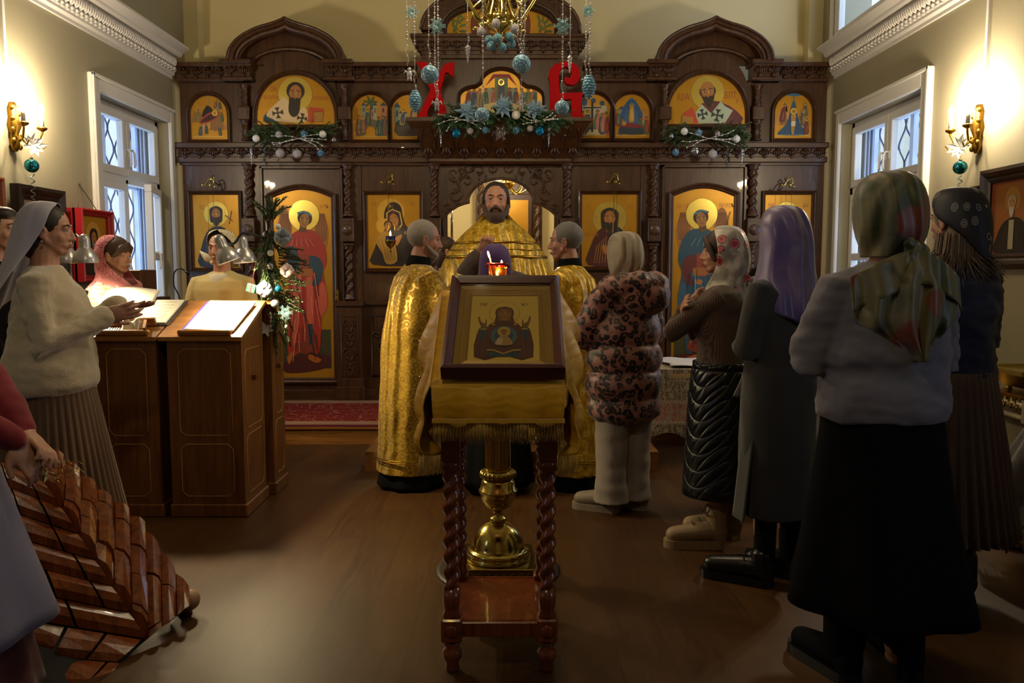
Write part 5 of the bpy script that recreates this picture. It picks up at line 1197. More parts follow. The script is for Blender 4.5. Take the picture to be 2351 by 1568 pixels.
# ================================================================ LECTERN WITH THE FRAMED ICON
def twleg(m, x, y, z0, z1, r):
    n = 64; rr = []
    for j in range(n + 1):
        t_ = j / n; z = z0 + (z1 - z0) * t_; ring = []
        for i in range(18):
            a = 2 * math.pi * i / 18; q = r * (.86 + .20 * math.cos(2 * a - 2 * math.pi * 7.5 * t_)); ring.append((x + q * math.cos(a), y + q * math.sin(a), z))
        rr.append(ring)
    m.rings(rr)
lx0, lx1 = atZ(1037, 1548, 0).x, atZ(1256, 1548, 0).x; ly0 = atZ(1146, 1548, 0).y + .03; ly1 = ly0 + .40
lcx = (lx0 + lx1) / 2; an = empty('lectern', (lcx, (ly0 + ly1) / 2, 0)); hx = (lx1 - lx0) / 2; hy = .20
for sx in (-1, 1):
    for sy in (-1, 1):
        x, y = sx * hx, sy * hy; m = MB()
        m.lathe([(.020, 0), (.026, .01), (.022, .03), (.034, .05), (.034, .075), (.022, .085), (.030, .10), (.024, .11)], (x, y, 0), 18)
        m.box((x, y, .155), (.072, .072, .085), b=.006); m.lathe([(.018, -.003), (.024, 0), (.018, .004)], (x, y - .037, .155), 14, 0, Matrix.Rotation(R(90), 3, 'X'))
        m.lathe([(.03, .195), (.034, .205), (.026, .22), (.030, .235), (.032, .26), (.026, .30)], (x, y, 0), 18)
        twleg(m, x, y, .29, .72, .029); m.lathe([(.026, .71), (.036, .72), (.03, .735), (.034, .75)], (x, y, 0), 18); m.box((x, y, .835), (.062, .062, .17), b=.004)
        m.build('leg', W_RED, an)
m = MB(); m.bb(-hx - .02, hx + .02, -hy, hy, .155, .178, b=.004); m.bb(-hx, hx, -hy - .012, -hy + .012, .125, .178, b=.003); m.bb(-hx, hx, hy - .012, hy + .012, .125, .178, b=.003); m.build('shelf', W_RED, an)
m = MB()
for sy in (-1, 1): m.bb(-hx, hx, sy * hy - .011, sy * hy + .011, .865, .92)
for sx in (-1, 1): m.bb(sx * hx - .011, sx * hx + .011, -hy, hy, .865, .92)
m.build('apron_rail', W_RED, an)
# sloped top box
A = Vector((0, ly0 - .10 - an.location.y, 1.025)); B = Vector((0, ly1 - .03 - an.location.y, 1.325))
tw = .215; m = MB(); vs = [(-tw, A.y, A.z - .02), (tw, A.y, A.z - .02), (tw, B.y, B.z - .02), (-tw, B.y, B.z - .02), (-tw, A.y + .03, .92), (tw, A.y + .03, .92), (tw, B.y, .92), (-tw, B.y, .92)]
m.add(vs, [(0, 1, 2, 3), (7, 6, 5, 4), (0, 4, 5, 1), (1, 5, 6, 2), (2, 6, 7, 3), (3, 7, 4, 0)]); m.build('sloped_top', W_RED, an)
tag(an, 'reddish wooden lectern with twisted legs in the centre foreground', 'lectern')
# framed icon lying on it
bl = atY(1012, 862, ly0 - .125); br_ = atY(1297, 862, ly0 - .125); FW = (br_.x - bl.x); Wd = FW; cxm = (bl.x + br_.x) / 2
slope = math.atan2(.30, .47); FL = .545
fi = empty('framed_icon', (cxm, ly0 - .115, 1.045)); fi.rotation_euler = (slope, 0, R(-.6))
def fr_(u, v, d): return Vector((u, v, d))
m = MB(); w2 = FW / 2; b_ = .034; prof = [(0, 0), (0, .05), (.010, .057), (.018, .052), (.026, .046), (b_, .040), (b_, .018)]
rr = [[Vector((sx * (w2 - o), (o if sy < 0 else FL - o), d)) for sx, sy in ((-1, -1), (1, -1), (1, 1), (-1, 1))] for o, d in prof]; m.rings(rr, 0, False, True, True, False); m.build('frame', W_MAH, fi)
m = MB(); prof = [(b_, .024), (b_ + .018, .018), (b_ + .020, .014), (b_ + .026, .014), (b_ + .04, .019), (b_ + .046, .013)]
rr = [[Vector((sx * (w2 - o), (o if sy < 0 else FL - o), d)) for sx, sy in ((-1, -1), (1, -1), (1, 1), (-1, 1))] for o, d in prof]; m.rings(rr, 0, False, True, False, False); m.build('gilt_slip', M('#b8913a', .35, .25), fi)
PW, PH = FW - 2 * (b_ + .046), FL - 2 * (b_ + .046)
t = NT('printed_gold_ground'); v = t.mapping(1); t.col(t.mix(t.noise(v, 7, 2), '#e8c04a', '#f2d05c'), rough=.5); PGOLD = t.m
def orans(P, W, H):
    P.ell('#8a6414', W * .50, H * .72, W * .225, H * .185, n=44); P.ell('gold2', W * .50, H * .72, W * .219, H * .180, n=44)
    P.text('#6a4a14', 'МР', W * .18, H * .83, .028); P.text('#6a4a14', 'ѲУ', W * .80, H * .83, .028)
    mar, mar2, bl_ = '#571d1c', '#6e2a26', '#233f50'
    for sg in (-1, 1):
        q = lambda a: W * (.5 + sg * a)
        P.poly(mar, [(q(.10), H * .44), (q(.24), H * .50), (q(.33), H * .50), (q(.39), H * .40), (q(.41), H * .06), (q(.10), H * .06)][::sg], 2)
        P.poly(bl_, [(q(.25), H * .49), (q(.34), H * .49), (q(.345), H * .33), (q(.30), H * .29), (q(.25), H * .33)][::sg], 3); P.line('#c39a3c', [(q(.25), H * .465), (q(.345), H * .465)], .008)
        P.poly('#7c5424', [(q(.26), H * .49), (q(.33), H * .49), (q(.38), H * .60), (q(.385), H * .65), (q(.365), H * .655), (q(.35), H * .60), (q(.33), H * .57), (q(.28), H * .55), (q(.275), H * .61), (q(.26), H * .60)][::sg], 2)
        for k in range(3): P.line(mar2, [(q(.15 + .07 * k), H * .08), (q(.14 + .06 * k), H * .36)], .006)
    P.poly(bl_, [(W * .28, H * .06), (W * .72, H * .06), (W * .72, H * .2), (W * .28, H * .2)])
    for k in range(6): P.line('#16283a', [(W * (.3 + .08 * k), H * .06), (W * (.3 + .08 * k), H * .16)], .004)
    P.poly(mar, [(W * .26, H * .15), (W * .25, H * .46), (W * .33, H * .55), (W * .43, H * .575), (W * .57, H * .575), (W * .67, H * .55), (W * .75, H * .46), (W * .74, H * .15), (W * .62, H * .13), (W * .5, H * .085), (W * .38, H * .13)], 2)
    P.line('#c39a3c', [(W * .26, H * .15), (W * .36, H * .145), (W * .5, H * .095), (W * .64, H * .145), (W * .74, H * .15)], .007)
    for sg in (-1, 1): P.ell('#c39a3c', W * (.5 + sg * .16), H * .525, .006)
    face(P, W * .50, H * .685, W * .125, veil=(mar, '#a8802c'), halo=0)
    P.ell('#2c5064', W * .5, H * .34, W * .195, H * .15, n=40); P.ell('#3f6c80', W * .5, H * .34, W * .185, H * .14, n=40); P.ell('#233f5a', W * .5, H * .34, W * .13, H * .13, n=40)
    P.ell('#c39a3c', W * .5, H * .40, W * .095, H * .075, n=30); P.poly('#b58a48', [(W * .38, H * .21), (W * .42, H * .31), (W * .5, H * .345), (W * .58, H * .31), (W * .62, H * .21)], 3); P.poly('#c9b894', [(W * .39, H * .215), (W * .42, H * .30), (W * .49, H * .30), (W * .46, H * .215)], 2); face(P, W * .5, H * .395, W * .04, halo=0, hair='#3a200e')
P = Paint(PW, PH); _mi = P.mi
def mi2(c):
    m_ = PGOLD if c == 'gold2' else None
    if m_ is None: return _mi(c)
    if m_ not in P.mats: P.mats.append(m_)
    return P.mats.index(m_)
P.mi = mi2; P.poly('gold2', rectpts(PW, PH)); orans(P, PW, PH)
for k, v_ in enumerate(P.mb.v): P.mb.v[k] = (v_[0] - PW / 2, v_[2] + b_ + .046, .010 - v_[1] * .85)
P.mb.build('painting', P.mats, fi)
t = NT('picture_glass'); t.b.inputs['Roughness'].default_value = .04
tb = t.n('ShaderNodeBsdfTransparent'); gb = t.n('ShaderNodeBsdfGlossy'); gb.inputs['Roughness'].default_value = .05; mx = t.n('ShaderNodeMixShader'); fz = t.n('ShaderNodeFresnel'); fz.inputs[0].default_value = 1.45
t.l(fz.outputs[0], mx.inputs[0]); t.l(tb.outputs[0], mx.inputs[1]); t.l(gb.outputs[0], mx.inputs[2]); t.l(mx.outputs[0], t.t.nodes['Material Output'].inputs[0]); PGLASS = t.m
m = MB(); m.add([(-w2 + b_, b_, .037), (w2 - b_, b_, .037), (w2 - b_, FL - b_, .037), (-w2 + b_, FL - b_, .037)], [(0, 1, 2, 3)]); m.build('glass_pane', PGLASS, fi)
tag(fi, 'glazed icon of a praying veiled woman in a dark red frame on the lectern', 'icon')
# yellow lectern cloth
t = NT('yellow_damask'); v = t.mapping(1)
f = t.wave(t.mapping((1, .3, 1)), 9, 14, 3, 'Z'); vz = t.voro(t.mapping(1), 13, 'SMOOTH_F1')
c = t.mix(t.math('MULTIPLY', f, vz), '#c08a04', '#dca414'); t.col(c, rough=t.ramp(f, [(0, .45), (1, .65)]), sheen=.0); t.bump(f, .15, .003); DAMASK = t.m
cl = empty('lectern_cloth', (lcx, (ly0 + ly1) / 2, 0)); cl.location.z = 0
yA, zA, yB, zB = A.y - .015, A.z, B.y + .01, B.z
m = MB()
m.grid(lambda u, v: Vector(((u - .5) * 2 * (tw + .008), yA + (yB - yA) * v, zA + (zB - zA) * v + .004 - .008)), 12, 12)
def front(u, v):   # hangs from the front edge
    x = (u - .5) * 2 * (tw + .004 - .008 * v); f = .010 * math.sin(u * 19 + 1) * v + .02 * v * (1 - abs(2 * u - 1)) * .5
    return Vector((x, yA - .006 - f - .012 * math.sin(v * 3), zA - .118 * v + .003 * math.sin(u * 15)))
m.grid(front, 40, 12)
def wing(sg):
    def g(u, v):
        zt = zA + (zB - zA) * u; y = yA + (yB - yA) * u
        zb = .80 - .06 * math.sin(u * 5) + .12 * u
        z = zt + (zb - zt) * v; d = math.sin(min(1, v * 1.6) * math.pi / 2)
        bulge = .075 * d * (.35 + .65 * u) + .03 * math.sin(u * 17 + 1.3 + sg) * v + .018 * math.sin(v * 9 + u * 5) * v - .02 * smooth(.6, 1, v)
        return Vector((sg * (tw + .008 + bulge), y + .02 * math.sin(v * 6) * v, z))
    return g
m.grid(wing(-1), 40, 30); m.grid(wing(1), 40, 30)
o = m.build('drape', DAMASK, cl, thick=.003)
# fringes
t = NT('gold_fringe'); v = t.mapping(1); t.col(t.mix(t.noise(v, 90, 1), '#a37408', '#d8a82c'), rough=.55, sheen=.3); FRINGE = t.m
m = MB(); 
for i in range(240):
    u = i / 239; p = front(u, 1); l = .062 + .006 * math.sin(i * 1.7); m.tube([p + Vector((0, -.001, .012)), p + Vector((.002 * math.sin(i * 2.1), -.002 + .003 * math.sin(i), -l * .5)), p + Vector((.003 * math.sin(i * 1.3), -.001, -l))], .0011, 4)
m.bb(-tw, tw, yA - .030, yA - .022, zA - .118, zA - .105); m.build('fringe', FRINGE, cl); cl.children[-1]['kind'] = 'stuff'
m = MB()
for sg in (-1, 1):
    w = wing(sg)
    for i in range(150): p = w(i / 149, 1); m.tube([p, p + Vector((.002 * math.sin(i), 0, -.03)), p + Vector((.003 * math.sin(i * 1.3), 0, -.07))], .0011, 4)
m.build('side_fringe', FRINGE, cl)['kind'] = 'stuff'
tag(cl, 'yellow damask cloth with gold fringe draped over the centre lectern', 'cloth')

# ================================================================ BRASS CANDLE STAND BEHIND IT
sY = 3.62; sp_ = atY(1143, 1000, sY); cs = empty('candle_stand', (sp_.x, sY, 0)); m = MB()
m.lathe([(.29, 0), (.29, .008), (.27, .012)], (0, 0, 0), 40); m.build('floor_disc', M('#241409', .5), cs)
m = MB(); m.box((0, 0, .036), (.32, .32, .044), b=.004); m.box((0, 0, .062), (.335, .335, .01), b=.003)
for k in range(9):
    x = -.14 + k * .035
    for s_ in (-1, 1): m.tube([(x - .015, s_ * .162, .026), (x, s_ * .164, .048), (x + .015, s_ * .162, .026)], .003, 5)
m.build('square_base', BRASS, cs)
m = MB(); m.lathe([(.15, .066), (.155, .072), (.15, .082), (.14, .09), (.148, .098), (.135, .108), (.125, .112), (.122, .135), (.11, .17), (.085, .205), (.055, .228), (.035, .238)], (0, 0, 0), 48); m.build('dome', BRASS2, cs)
m = MB(); m.lathe([(.035, .236), (.042, .245), (.038, .255), (.024, .262), (.022, .285), (.03, .29), (.062, .31), (.08, .345), (.084, .375), (.090, .378), (.090, .386), (.083, .39), (.076, .425), (.06, .445)], (0, 0, 0), 48); m.build('ball', BRASS2, cs)
m = MB(); m.lathe([(.06, .44), (.078, .447), (.086, .460), (.078, .474), (.06, .48)], (0, 0, 0), 96, 0, None, lambda a, z: .05 * math.cos(24 * a)); m.build('gadroon_ring', BRASS, cs)
m = MB(); m.lathe([(.060, .478), (.058, .50), (.052, 1.18), (.065, 1.19), (.06, 1.21), (.03, 1.23), (.03, 1.27), (.10, 1.285), (.12, 1.30), (.12, 1.305), (.03, 1.31)], (0, 0, 0), 72, 0, None, lambda a, z: .03 * math.cos(18 * a) if .49 < z < 1.185 else 0); m.build('column', BRASS2, cs)
tag(cs, 'polished brass candle stand behind the centre lectern', 'candle stand')
lp = empty('votive_lamp', (sp_.x, sY, 1.312)); m = MB(); m.lathe([(.02, 0), (.038, .008), (.042, .10), (.044, .108)], (0, 0, 0), 24)
t = NT('amber_glass'); t.col('#e0902c', rough=.08, trans=.85); m.build('glass_cup', t.m, lp)
m = MB(); m.lathe([(.040, .102), (.052, .112), (.050, .120), (.040, .112)], (0, 0, 0), 24)
for k in range(8): m.ell((.05 * math.cos(k * .785), .05 * math.sin(k * .785), .105), .006, None, 6)
m.build('rim', M('#7a1010', .25, .4), lp); tag(lp, 'glowing amber glass with red rim at the top of the candle stand', 'votive lamp')
def candle(p, h, lean, lab, r=.0035):
    c = empty('candle', p); m = MB(); d = Vector((lean[0], lean[1], 1)).normalized(); m.tube([(0, 0, 0), d * h], r, 8); m.build('wax', M('#d8a04a', .5), c)
    m = MB(); q = d * h; m.ell(q + Vector((lean[0] * .02 - .002, 0, .016)), (.0045, .0045, .017), Matrix.Rotation(lean[0] * 1.5, 3, 'Y'), 10); m.build('flame', E('#ffc060', 55), c)
    point('candle_light', Vector(p) + q + Vector((0, -.02, .03)), 1.6, (1, .58, .22), .012); return tag(c, lab, 'candle')
candle((sp_.x - .012, sY - .01, 1.33), .125, (-.18, 0), 'thin lit candle leaning left, the higher flame above the icon')
candle((sp_.x + .008, sY - .02, 1.33), .035, (-.12, 0), 'short lit candle, the lower flame above the icon')
candle((sp_.x + .02, sY + .02, 1.33), .082, (.0, 0), 'small lit candle between the two larger flames', .003)

# ================================================================ CHOIR DESKS
DX = ((-2.36, -1.977, -2.33, -1.99), (-1.965, -1.50, -1.93, -1.515))
def desk(x0, x1, bx0, bx1, y0, y1, za, zb, lab, side=False):
    cxx = (x0 + x1) / 2; r = empty('choir_desk', (cxx, y0, 0)); L = y1 - y0
    m = MB(); f = lambda x, y, z: (x - cxx, y, z)
    m.bb(bx0 - cxx, bx1 - cxx, .02, L - .02, .06, min(za, zb) - .02); m.bb(bx0 - cxx - .01, bx1 - cxx + .012, .008, L - .008, 0, .075, b=.006)
    vs = [f(bx0, .02, min(za, zb) - .021), f(bx1, .02, min(za, zb) - .021), f(bx1, L - .02, min(za, zb) - .021), f(bx0, L - .02, min(za, zb) - .021), f(bx0, .02, za - .02), f(bx1, .02, za - .02), f(bx1, L - .02, zb - .02), f(bx0, L - .02, zb - .02)]
    m.add(vs, [(4, 5, 6, 7), (0, 1, 5, 4), (1, 2, 6, 5), (2, 3, 7, 6), (3, 0, 4, 7)]); m.build('cabinet', W_DESK, r)
    m = MB(); th = .022; lo = 0 if za < zb else .0
    a, b, c_, d = (x0 - cxx, x1 - cxx, -.012, L + .012)
    vs = [(a, c_, za), (b, c_, za), (b, d, zb), (a, d, zb), (a, c_, za - th), (b, c_, za - th), (b, d, zb - th), (a, d, zb - th)]
    m.add(vs, [(0, 1, 2, 3), (7, 6, 5, 4), (0, 4, 5, 1), (1, 5, 6, 2), (2, 6, 7, 3), (3, 7, 4, 0)]); m.build('desk_top', W_DESKX, r)
    INC = M('#b98f55', .5); m = MB()
    def inset(p, q, z0, z1, fix, ax):
        pts = []
        for (s_, z) in ((p + .03, z0), (q - .03, z0), (q, z0 + .03), (q, z1 - .03), (q - .03, z1), (p + .03, z1), (p, z1 - .03), (p, z0 + .03)): pts.append((s_, fix, z) if ax == 'y' else (fix, s_, z))
        m.tube(pts, .0022, 4, closed=True)
    inset(bx0 - cxx + .06, bx1 - cxx - .06, .12, .42, .018, 'y'); inset(bx0 - cxx + .06, bx1 - cxx - .06, .47, min(za, zb) - .07, .018, 'y')
    if side: inset(.07, L - .06, .12, .46, bx1 - cxx + .001, 'x'); inset(.07, L - .06, .50, .95, bx1 - cxx + .001, 'x')
    m.build('panel_moulding', INC, r)
    if side: m = MB(); m.box((bx1 - cxx + .012, L * .5, .78 + .02 * (za > zb)), (.03, .05, .03), b=.004); m.build('latch', W_DESK, r)
    return tag(r, lab, 'desk')
desk(*DX[0], 4.41, 4.84, 1.03, 1.215, 'left of the two front oak choir desks, holding the open binder')
desk(*DX[1], 4.41, 4.84, 1.03, 1.215, 'right of the two front oak choir desks, holding the white sheets', True)
desk(-2.22, -1.47, -2.21, -1.485, 4.865, 5.16, 1.215, 1.04, 'rear oak choir desk behind the two front ones', True)
def SP(x, t_, h=0):   # point on the sloped top
    return Vector((x, 4.40 + .44 * t_, 1.03 + .19 * t_ + h + .001))
SR = Matrix.Rotation(math.atan2(.19, .44), 3, 'X')
def onslope(x, t_, size, rz=0, h=0): return SP(x, t_, size[2] / 2 + h), SR @ Matrix.Rotation(rz, 3, 'Z')
PAPER = M('#e6e0d2', .8, 0, .03); INK = M('#4a443c', .8)
def sheet_lines(m, x0, x1, t0, t1, h, n=9, mi=1):
    for k in range(n):
        t_ = t0 + (t1 - t0) * (k + .5) / n
        for dq in (0, .012): c, q = onslope((x0 + x1) / 2, t_ + dq, (x1 - x0, .0012, .0002), 0, h); m.box(c, (x1 - x0, .0012, .0002), q, mi)
def thing_on(name, boxes, mats, lab, cat):
    o0 = Vector(boxes[0][0]); m = MB()
    for c, s_, q, mi in boxes: m.box(Vector(c) - o0, s_, q, mi)
    o = m.build(name, mats); o.location = o0; return tag(o, lab, cat)
c, q = onslope(-1.70, .50, (.30, .40, .012), -.06); m = MB()
fo = empty('folder', c); m.box((0, 0, 0), (.30, .38, .006), q); m.build('cover', M('#5a4a9a', .5), fo)
m = MB(); m.box((.012, 0, .006), (.28, .37, .008), q); o0 = c; sheet = m.build('pages', PAPER, fo)
m = MB(); sheet_lines(m, -1.80, -1.58, .15, .85, .016, 12, 0); m.v = [tuple(Vector(v_) - c) for v_ in m.v]; m.build('music_lines', M('#cfc8b8', .8), fo); tag(fo, 'stack of white music sheets on a purple folder, right choir desk', 'folder')
bi = empty('ring_binder', SP(-2.18, .62)); c0 = SP(-2.18, .62)
m = MB(); c, q = onslope(-2.18, .62, (.44, .32, .004)); m.box(c - c0, (.44, .32, .004), q); m.build('cover', M('#30343c', .5), bi)
for x, nm in ((-2.285, 'page'), (-2.075, 'page')):
    m = MB(); c, q = onslope(x, .62, (.195, .30, .010), 0, .004); m.box(c - c0, (.195, .30, .010), q); m.build(nm, PAPER, bi)
m = MB()
for k in range(3): p = SP(-2.18, .42 + .2 * k, .012) - c0; m.tube([p + Vector((.018 * math.cos(a), 0, .018 * math.sin(a))) for a in [math.pi * i / 8 for i in range(9)]], .0022, 6)
m.build('ring', SSIL, bi); m = MB(); sheet_lines(m, -2.14, -2.01, .38, .9, .0145, 6, 0); sheet_lines(m, -2.36, -2.23, .38, .9, .0145, 6, 0); m.v = [tuple(Vector(v_) - c0) for v_ in m.v]; m.build('music_lines', INK, bi)
tag(bi, 'open ring binder of sheet music on the left choir desk', 'binder')
for x0, x1, t_, lab in ((-1.86, -1.56, .02, 'rounded wooden ledge at the front of the right choir desk'), (-2.32, -2.02, .02, 'rounded wooden ledge at the front of the left choir desk')):
    m = MB(); c, q = onslope((x0 + x1) / 2, t_, (x1 - x0, .02, .035)); m.box((0, 0, 0), (x1 - x0, .022, .035), q, 0, .008); o = m.build('book_ledge', W_DESKX); o.location = c; tag(o, lab, 'ledge')
c, q = onslope(-2.16, .27, (.24, .02, .05)); m = MB(); m.box((0, 0, 0), (.27, .02, .05), q, 0, .004); m.box((.10, -.06, -.015), (.016, .11, .02), q @ Matrix.Rotation(.3, 3, 'Z')); o = m.build('book_rest', W_DESKX); o.location = c; tag(o, 'slanted wooden book rest under the open binder', 'book rest')
c, q = onslope(-2.13, .12, (.09, .07, .03)); m = MB(); m.grid(lambda u, v: Vector(((u - .5) * .10, (v - .5) * .02 - .01 * u, (v - .5) * .07 + .012 * math.sin(u * 9))), 10, 6); m.grid(lambda u, v: Vector(((u - .5) * .10, .03 - (v - .5) * .02, (v - .5) * .05)), 8, 4); o = m.build('tissue_packet', PAPER, thick=.003); o.location = c + Vector((0, -.01, .02)); tag(o, 'white tissue packet on the left choir desk', 'tissue')
kb = empty('toy_keyboard', SP(-2.24, .14, .002)); m = MB(); m.box((0, 0, 0), (.14, .05, .008), SR); m.build('white_keys', M('#cfcfe0', .4), kb); m = MB()
for k in range(9): m.box(SR @ Vector((-.055 + k * .014, .008, .006)), (.006, .03, .006), SR)
m.build('black_keys', M('#15151c', .4), kb); tag(kb, 'small keyboard with black and white keys on the left choir desk', 'keyboard')
m = MB(); m.grid(lambda u, v: Vector(((u - .5) * .30, (v - .5) * .21, .012 * math.sin(u * 4) + .01 * v)), 12, 6); o = m.build('paper_sheet', PAPER, thick=.001); o.location = SP(-2.30, .92, .035); o.rotation_euler = (R(20), 0, R(8)); tag(o, 'loose white sheet of paper beyond the singer\'s hands', 'paper')
# desk lamps
SHADE = M('#b8b8bc', .3, .55, .05)
BLK = M('#0f0f11', .35)
def desk_lamp(p, d, arm, lab, power=30, target=None):
    """p = mouth centre, d = pointing direction of the light"""
    r = empty('desk_lamp', p); q = Vector(d).normalized().to_track_quat('Z', 'Y').to_matrix(); S = 1.0
    prof = [(.070, 0), (.071, -.004), (.066, -.03), (.052, -.062), (.034, -.082), (.031, -.088), (.031, -.13), (.027, -.15), (.012, -.163), (.002, -.165)]
    inn = [(.067, -.002), (.062, -.03), (.048, -.060), (.03, -.08)]
    m = MB(); rr = []
    for rad, z in inn[::-1] + prof: rr.append([q @ Vector((rad * math.cos(a), rad * math.sin(a), z)) for a in [2 * math.pi * i / 28 for i in range(28)]])
    m.rings(rr, 0, True, True, True, True); m.build('shade', SHADE, r)
    m = MB(); m.ell(q @ Vector((0, 0, -.03)), .026, None, 12); m.build('bulb', E('#ffe6b0', 40), r)
    if arm: m = MB(); m.tube(catmull([Vector(a) - Vector(p) for a in arm], 6), .008, 8); m.build('arm', BLK, r)
    spot('desk_lamp_light', Vector(p) + Vector(d).normalized() * .012, Vector(p) + Vector(d), power, (1, .80, .45), 135, .03, .6)
    return tag(r, lab, 'desk lamp')
pole_x, pole_y = -1.515, 4.99
l3 = atY(527, 600, 4.62); desk_lamp(l3, (.15, .12, -1) if 0 else (.35, .1, -.9), [l3 + Vector((-.06, -.02, .13)), atY(535, 560, 4.7), atY(560, 535, 4.85), (pole_x, pole_y - .04, 1.40 + .19)], 'silver desk lamp with black curved arm before the singer in white scarf', 75)
l4 = atY(563, 603, 4.86); desk_lamp(l4, (.1, .0, -1), [l4 + Vector((0, .02, .12)), atY(575, 565, 4.95), (pole_x, pole_y - .04, 1.50)], 'silver desk lamp nearest the decorated pole, behind the curved arm lamp', 26)
l1 = atY(197, 603, 4.62); desk_lamp(l1, (0, .05, -1), [l1 + Vector((-.03, .02, .12)), l1 + Vector((-.12, .12, .16)), l1 + Vector((-.2, .2, .0)), l1 + Vector((-.2, .22, -.2))], 'silver desk lamp before the red-framed icon, left choir desk', 62)
l2 = atY(153, 603, 4.72); desk_lamp(l2, (-.05, .05, -1), [l2 + Vector((0, .02, .12)), l2 + Vector((-.1, .12, .1)), l2 + Vector((-.12, .12, -.2))], 'silver desk lamp half hidden behind the singer in the white veil', 16)
pole = MB(); pole.tube([(0, 0, 1.04), (0, 0, 1.86)], .012, 10); pole.ell((0, -.02, 1.60), (.035, .03, .045), None, 12); pole.ell((0, -.02, 1.48), (.025, .03, .03), None, 12); o = pole.build('lamp_pole', BLK); o.location = (pole_x, pole_y, .0); tag(o, 'black upright pole clamped to the rear choir desk', 'pole')
# fir branch tied to the pole
rn = random.Random(21); parts = []
for k in range(95):
    py = 480 + 290 * rn.random(); px = 615 + 22 * rn.random() + 12 * math.sin(py * .02); parts.append((tuple(atY(px, py, 4.93 + rn.random() * .05)), (rn.uniform(-.4, .5), rn.uniform(-.5, .1), rn.uniform(-1, -.1) if py > 520 else rn.uniform(.2, 1)), rn.uniform(.10, .17), .4))
for k in range(22): py = 560 + 150 * rn.random(); parts.append((tuple(atY(640, py, 4.93)), (1, rn.uniform(-.3, .1), rn.uniform(-.5, .2)), rn.uniform(.12, .19), .3))
fir_bunch('fir_garland', parts, 'fir branches with baubles tied down the pole of the choir desk', seed=9, needle=.034)
Yp = 4.86
for px, py, r, mt, lab in ((638, 520, .018, SWHT, 'cream bauble at the top of the pole branch'), (621, 581, .019, SWHT, 'white bauble on the pole branch'), (621, 611, .021, SSIL, 'shiny silver bauble on the pole branch'), (639, 663, .021, SBLUE, 'blue bauble on the pole branch'), (631, 697, .026, G_SIL, 'silver glitter bauble low on the pole branch')): bauble(atY(px, py, Yp), r, mt, lab)
for px, py, mt, s_, lab in ((650, 545, M('#6f7c8c', .6), .075, 'grey-blue silk flower near the top of the pole branch'), (660, 621, M('#c9b4b8', .7), .06, 'pinkish fabric bow at the right of the pole branch'), (608, 664, M('#b4b8c0', .7), .07, 'white tulle bow in the middle of the pole branch')):
    m = MB(); rr_ = random.Random(px)
    for k in range(9): a_ = k * .7; m.ell((s_ * .38 * math.cos(a_), -.01 * (k % 3), s_ * .38 * math.sin(a_)), (s_ * .36, s_ * .22, s_ * .30), Matrix.Rotation(a_, 3, 'Y'), 14, f=lambda v: 1 + .3 * noise.noise(v * 60))
    o = m.build('silk_flower', mt); o.location = atY(px, py, Yp - .02); tag(o, lab, 'flower')
flake(atY(655, 718, Yp), .045, LBF, 'green glitter snowflake at the pole branch'); icicle(atY(620, 715, Yp), .14, .012, 'silver icicle low on the pole branch', SSIL)
m = MB(); m.ell((0, 0, 0), (.010, .01, .014), None, 8); m.tube([(0, 0, .014), (0, 0, .06)], .001, 4); o = m.build('crystal_drop', CRYST); o.location = atY(657, 750, Yp); tag(o, 'clear crystal drop under the glitter snowflake', 'ornament')
m = MB(); petals(m, (0, 0, 0), 6, .05, .014, (0, -1, 0), 0, 5, .1); o = m.build('white_felt_star', M('#b9b8b4', .8)); o.location = atY(610, 755, Yp); tag(o, 'white felt star at the bottom of the pole branch', 'ornament')
gb = empty('gift_box', atY(578, 662, 4.88)); m = MB(); m.box((0, 0, 0), (.055, .04, .05), Matrix.Rotation(.3, 3, 'Y'), 0, .003); m.build('box', M('#2c5a50', .4), gb); m = MB(); m.box((0, -.0005, 0), (.008, .043, .052), Matrix.Rotation(.3, 3, 'Y')); m.tube([(0, 0, .02), (.03, .0, .16)], .001, 4); m.build('ribbon', M('#a02830', .4), gb); tag(gb, 'tiny green gift box ornament hanging left of the pole', 'ornament')
# microphone on a gooseneck and dark shelf by the window
mg = empty('gooseneck_mic', atY(412, 682, 5.6)); m = MB(); m.tube(catmull([(0, 0, -.1), (0, 0, .0), (-.035, 0, .08), (-.03, 0, .17), (.01, 0, .2), (.05, 0, .18)], 6), .005, 8); m.build('neck', BLK, mg); m = MB(); m.tube([(.045, 0, .185), (.075, 0, .16)], [.009, .012], 10); m.build('head', M('#2a2e38', .3, .5), mg)
m = MB(); m.lathe([(.05, -.11), (.05, -.1), (.01, -.095)], (0, 0, 0), 16); m.build('base', BLK, mg); tag(mg, 'thin black gooseneck standing beside the open window', 'gooseneck')
st = atY(412, 682, 5.6); m = MB(); m.bb(-.11, .14, -.15, .15, 0, st.z - .11, b=.01); o = m.build('side_cabinet', W_DARK); o.location = (st.x, 5.62, 0); tag(o, 'plain dark cabinet under the gooseneck, behind the choir desks', 'cabinet')
a = atY(318, 640, 5.35); b = atY(345, 690, 5.35); m = MB(); m.bb(-.10, .10, -.15, .15, 0, b.z + .02, b=.006); m.bb(-.10, .02, -.12, .12, b.z + .02, a.z + .06, b=.006); o = m.build('dark_bookcase', W_DARK); o.location = (b.x - .09, 5.50, 0); tag(o, 'dark stepped bookcase behind the singer in the pink scarf', 'bookcase')

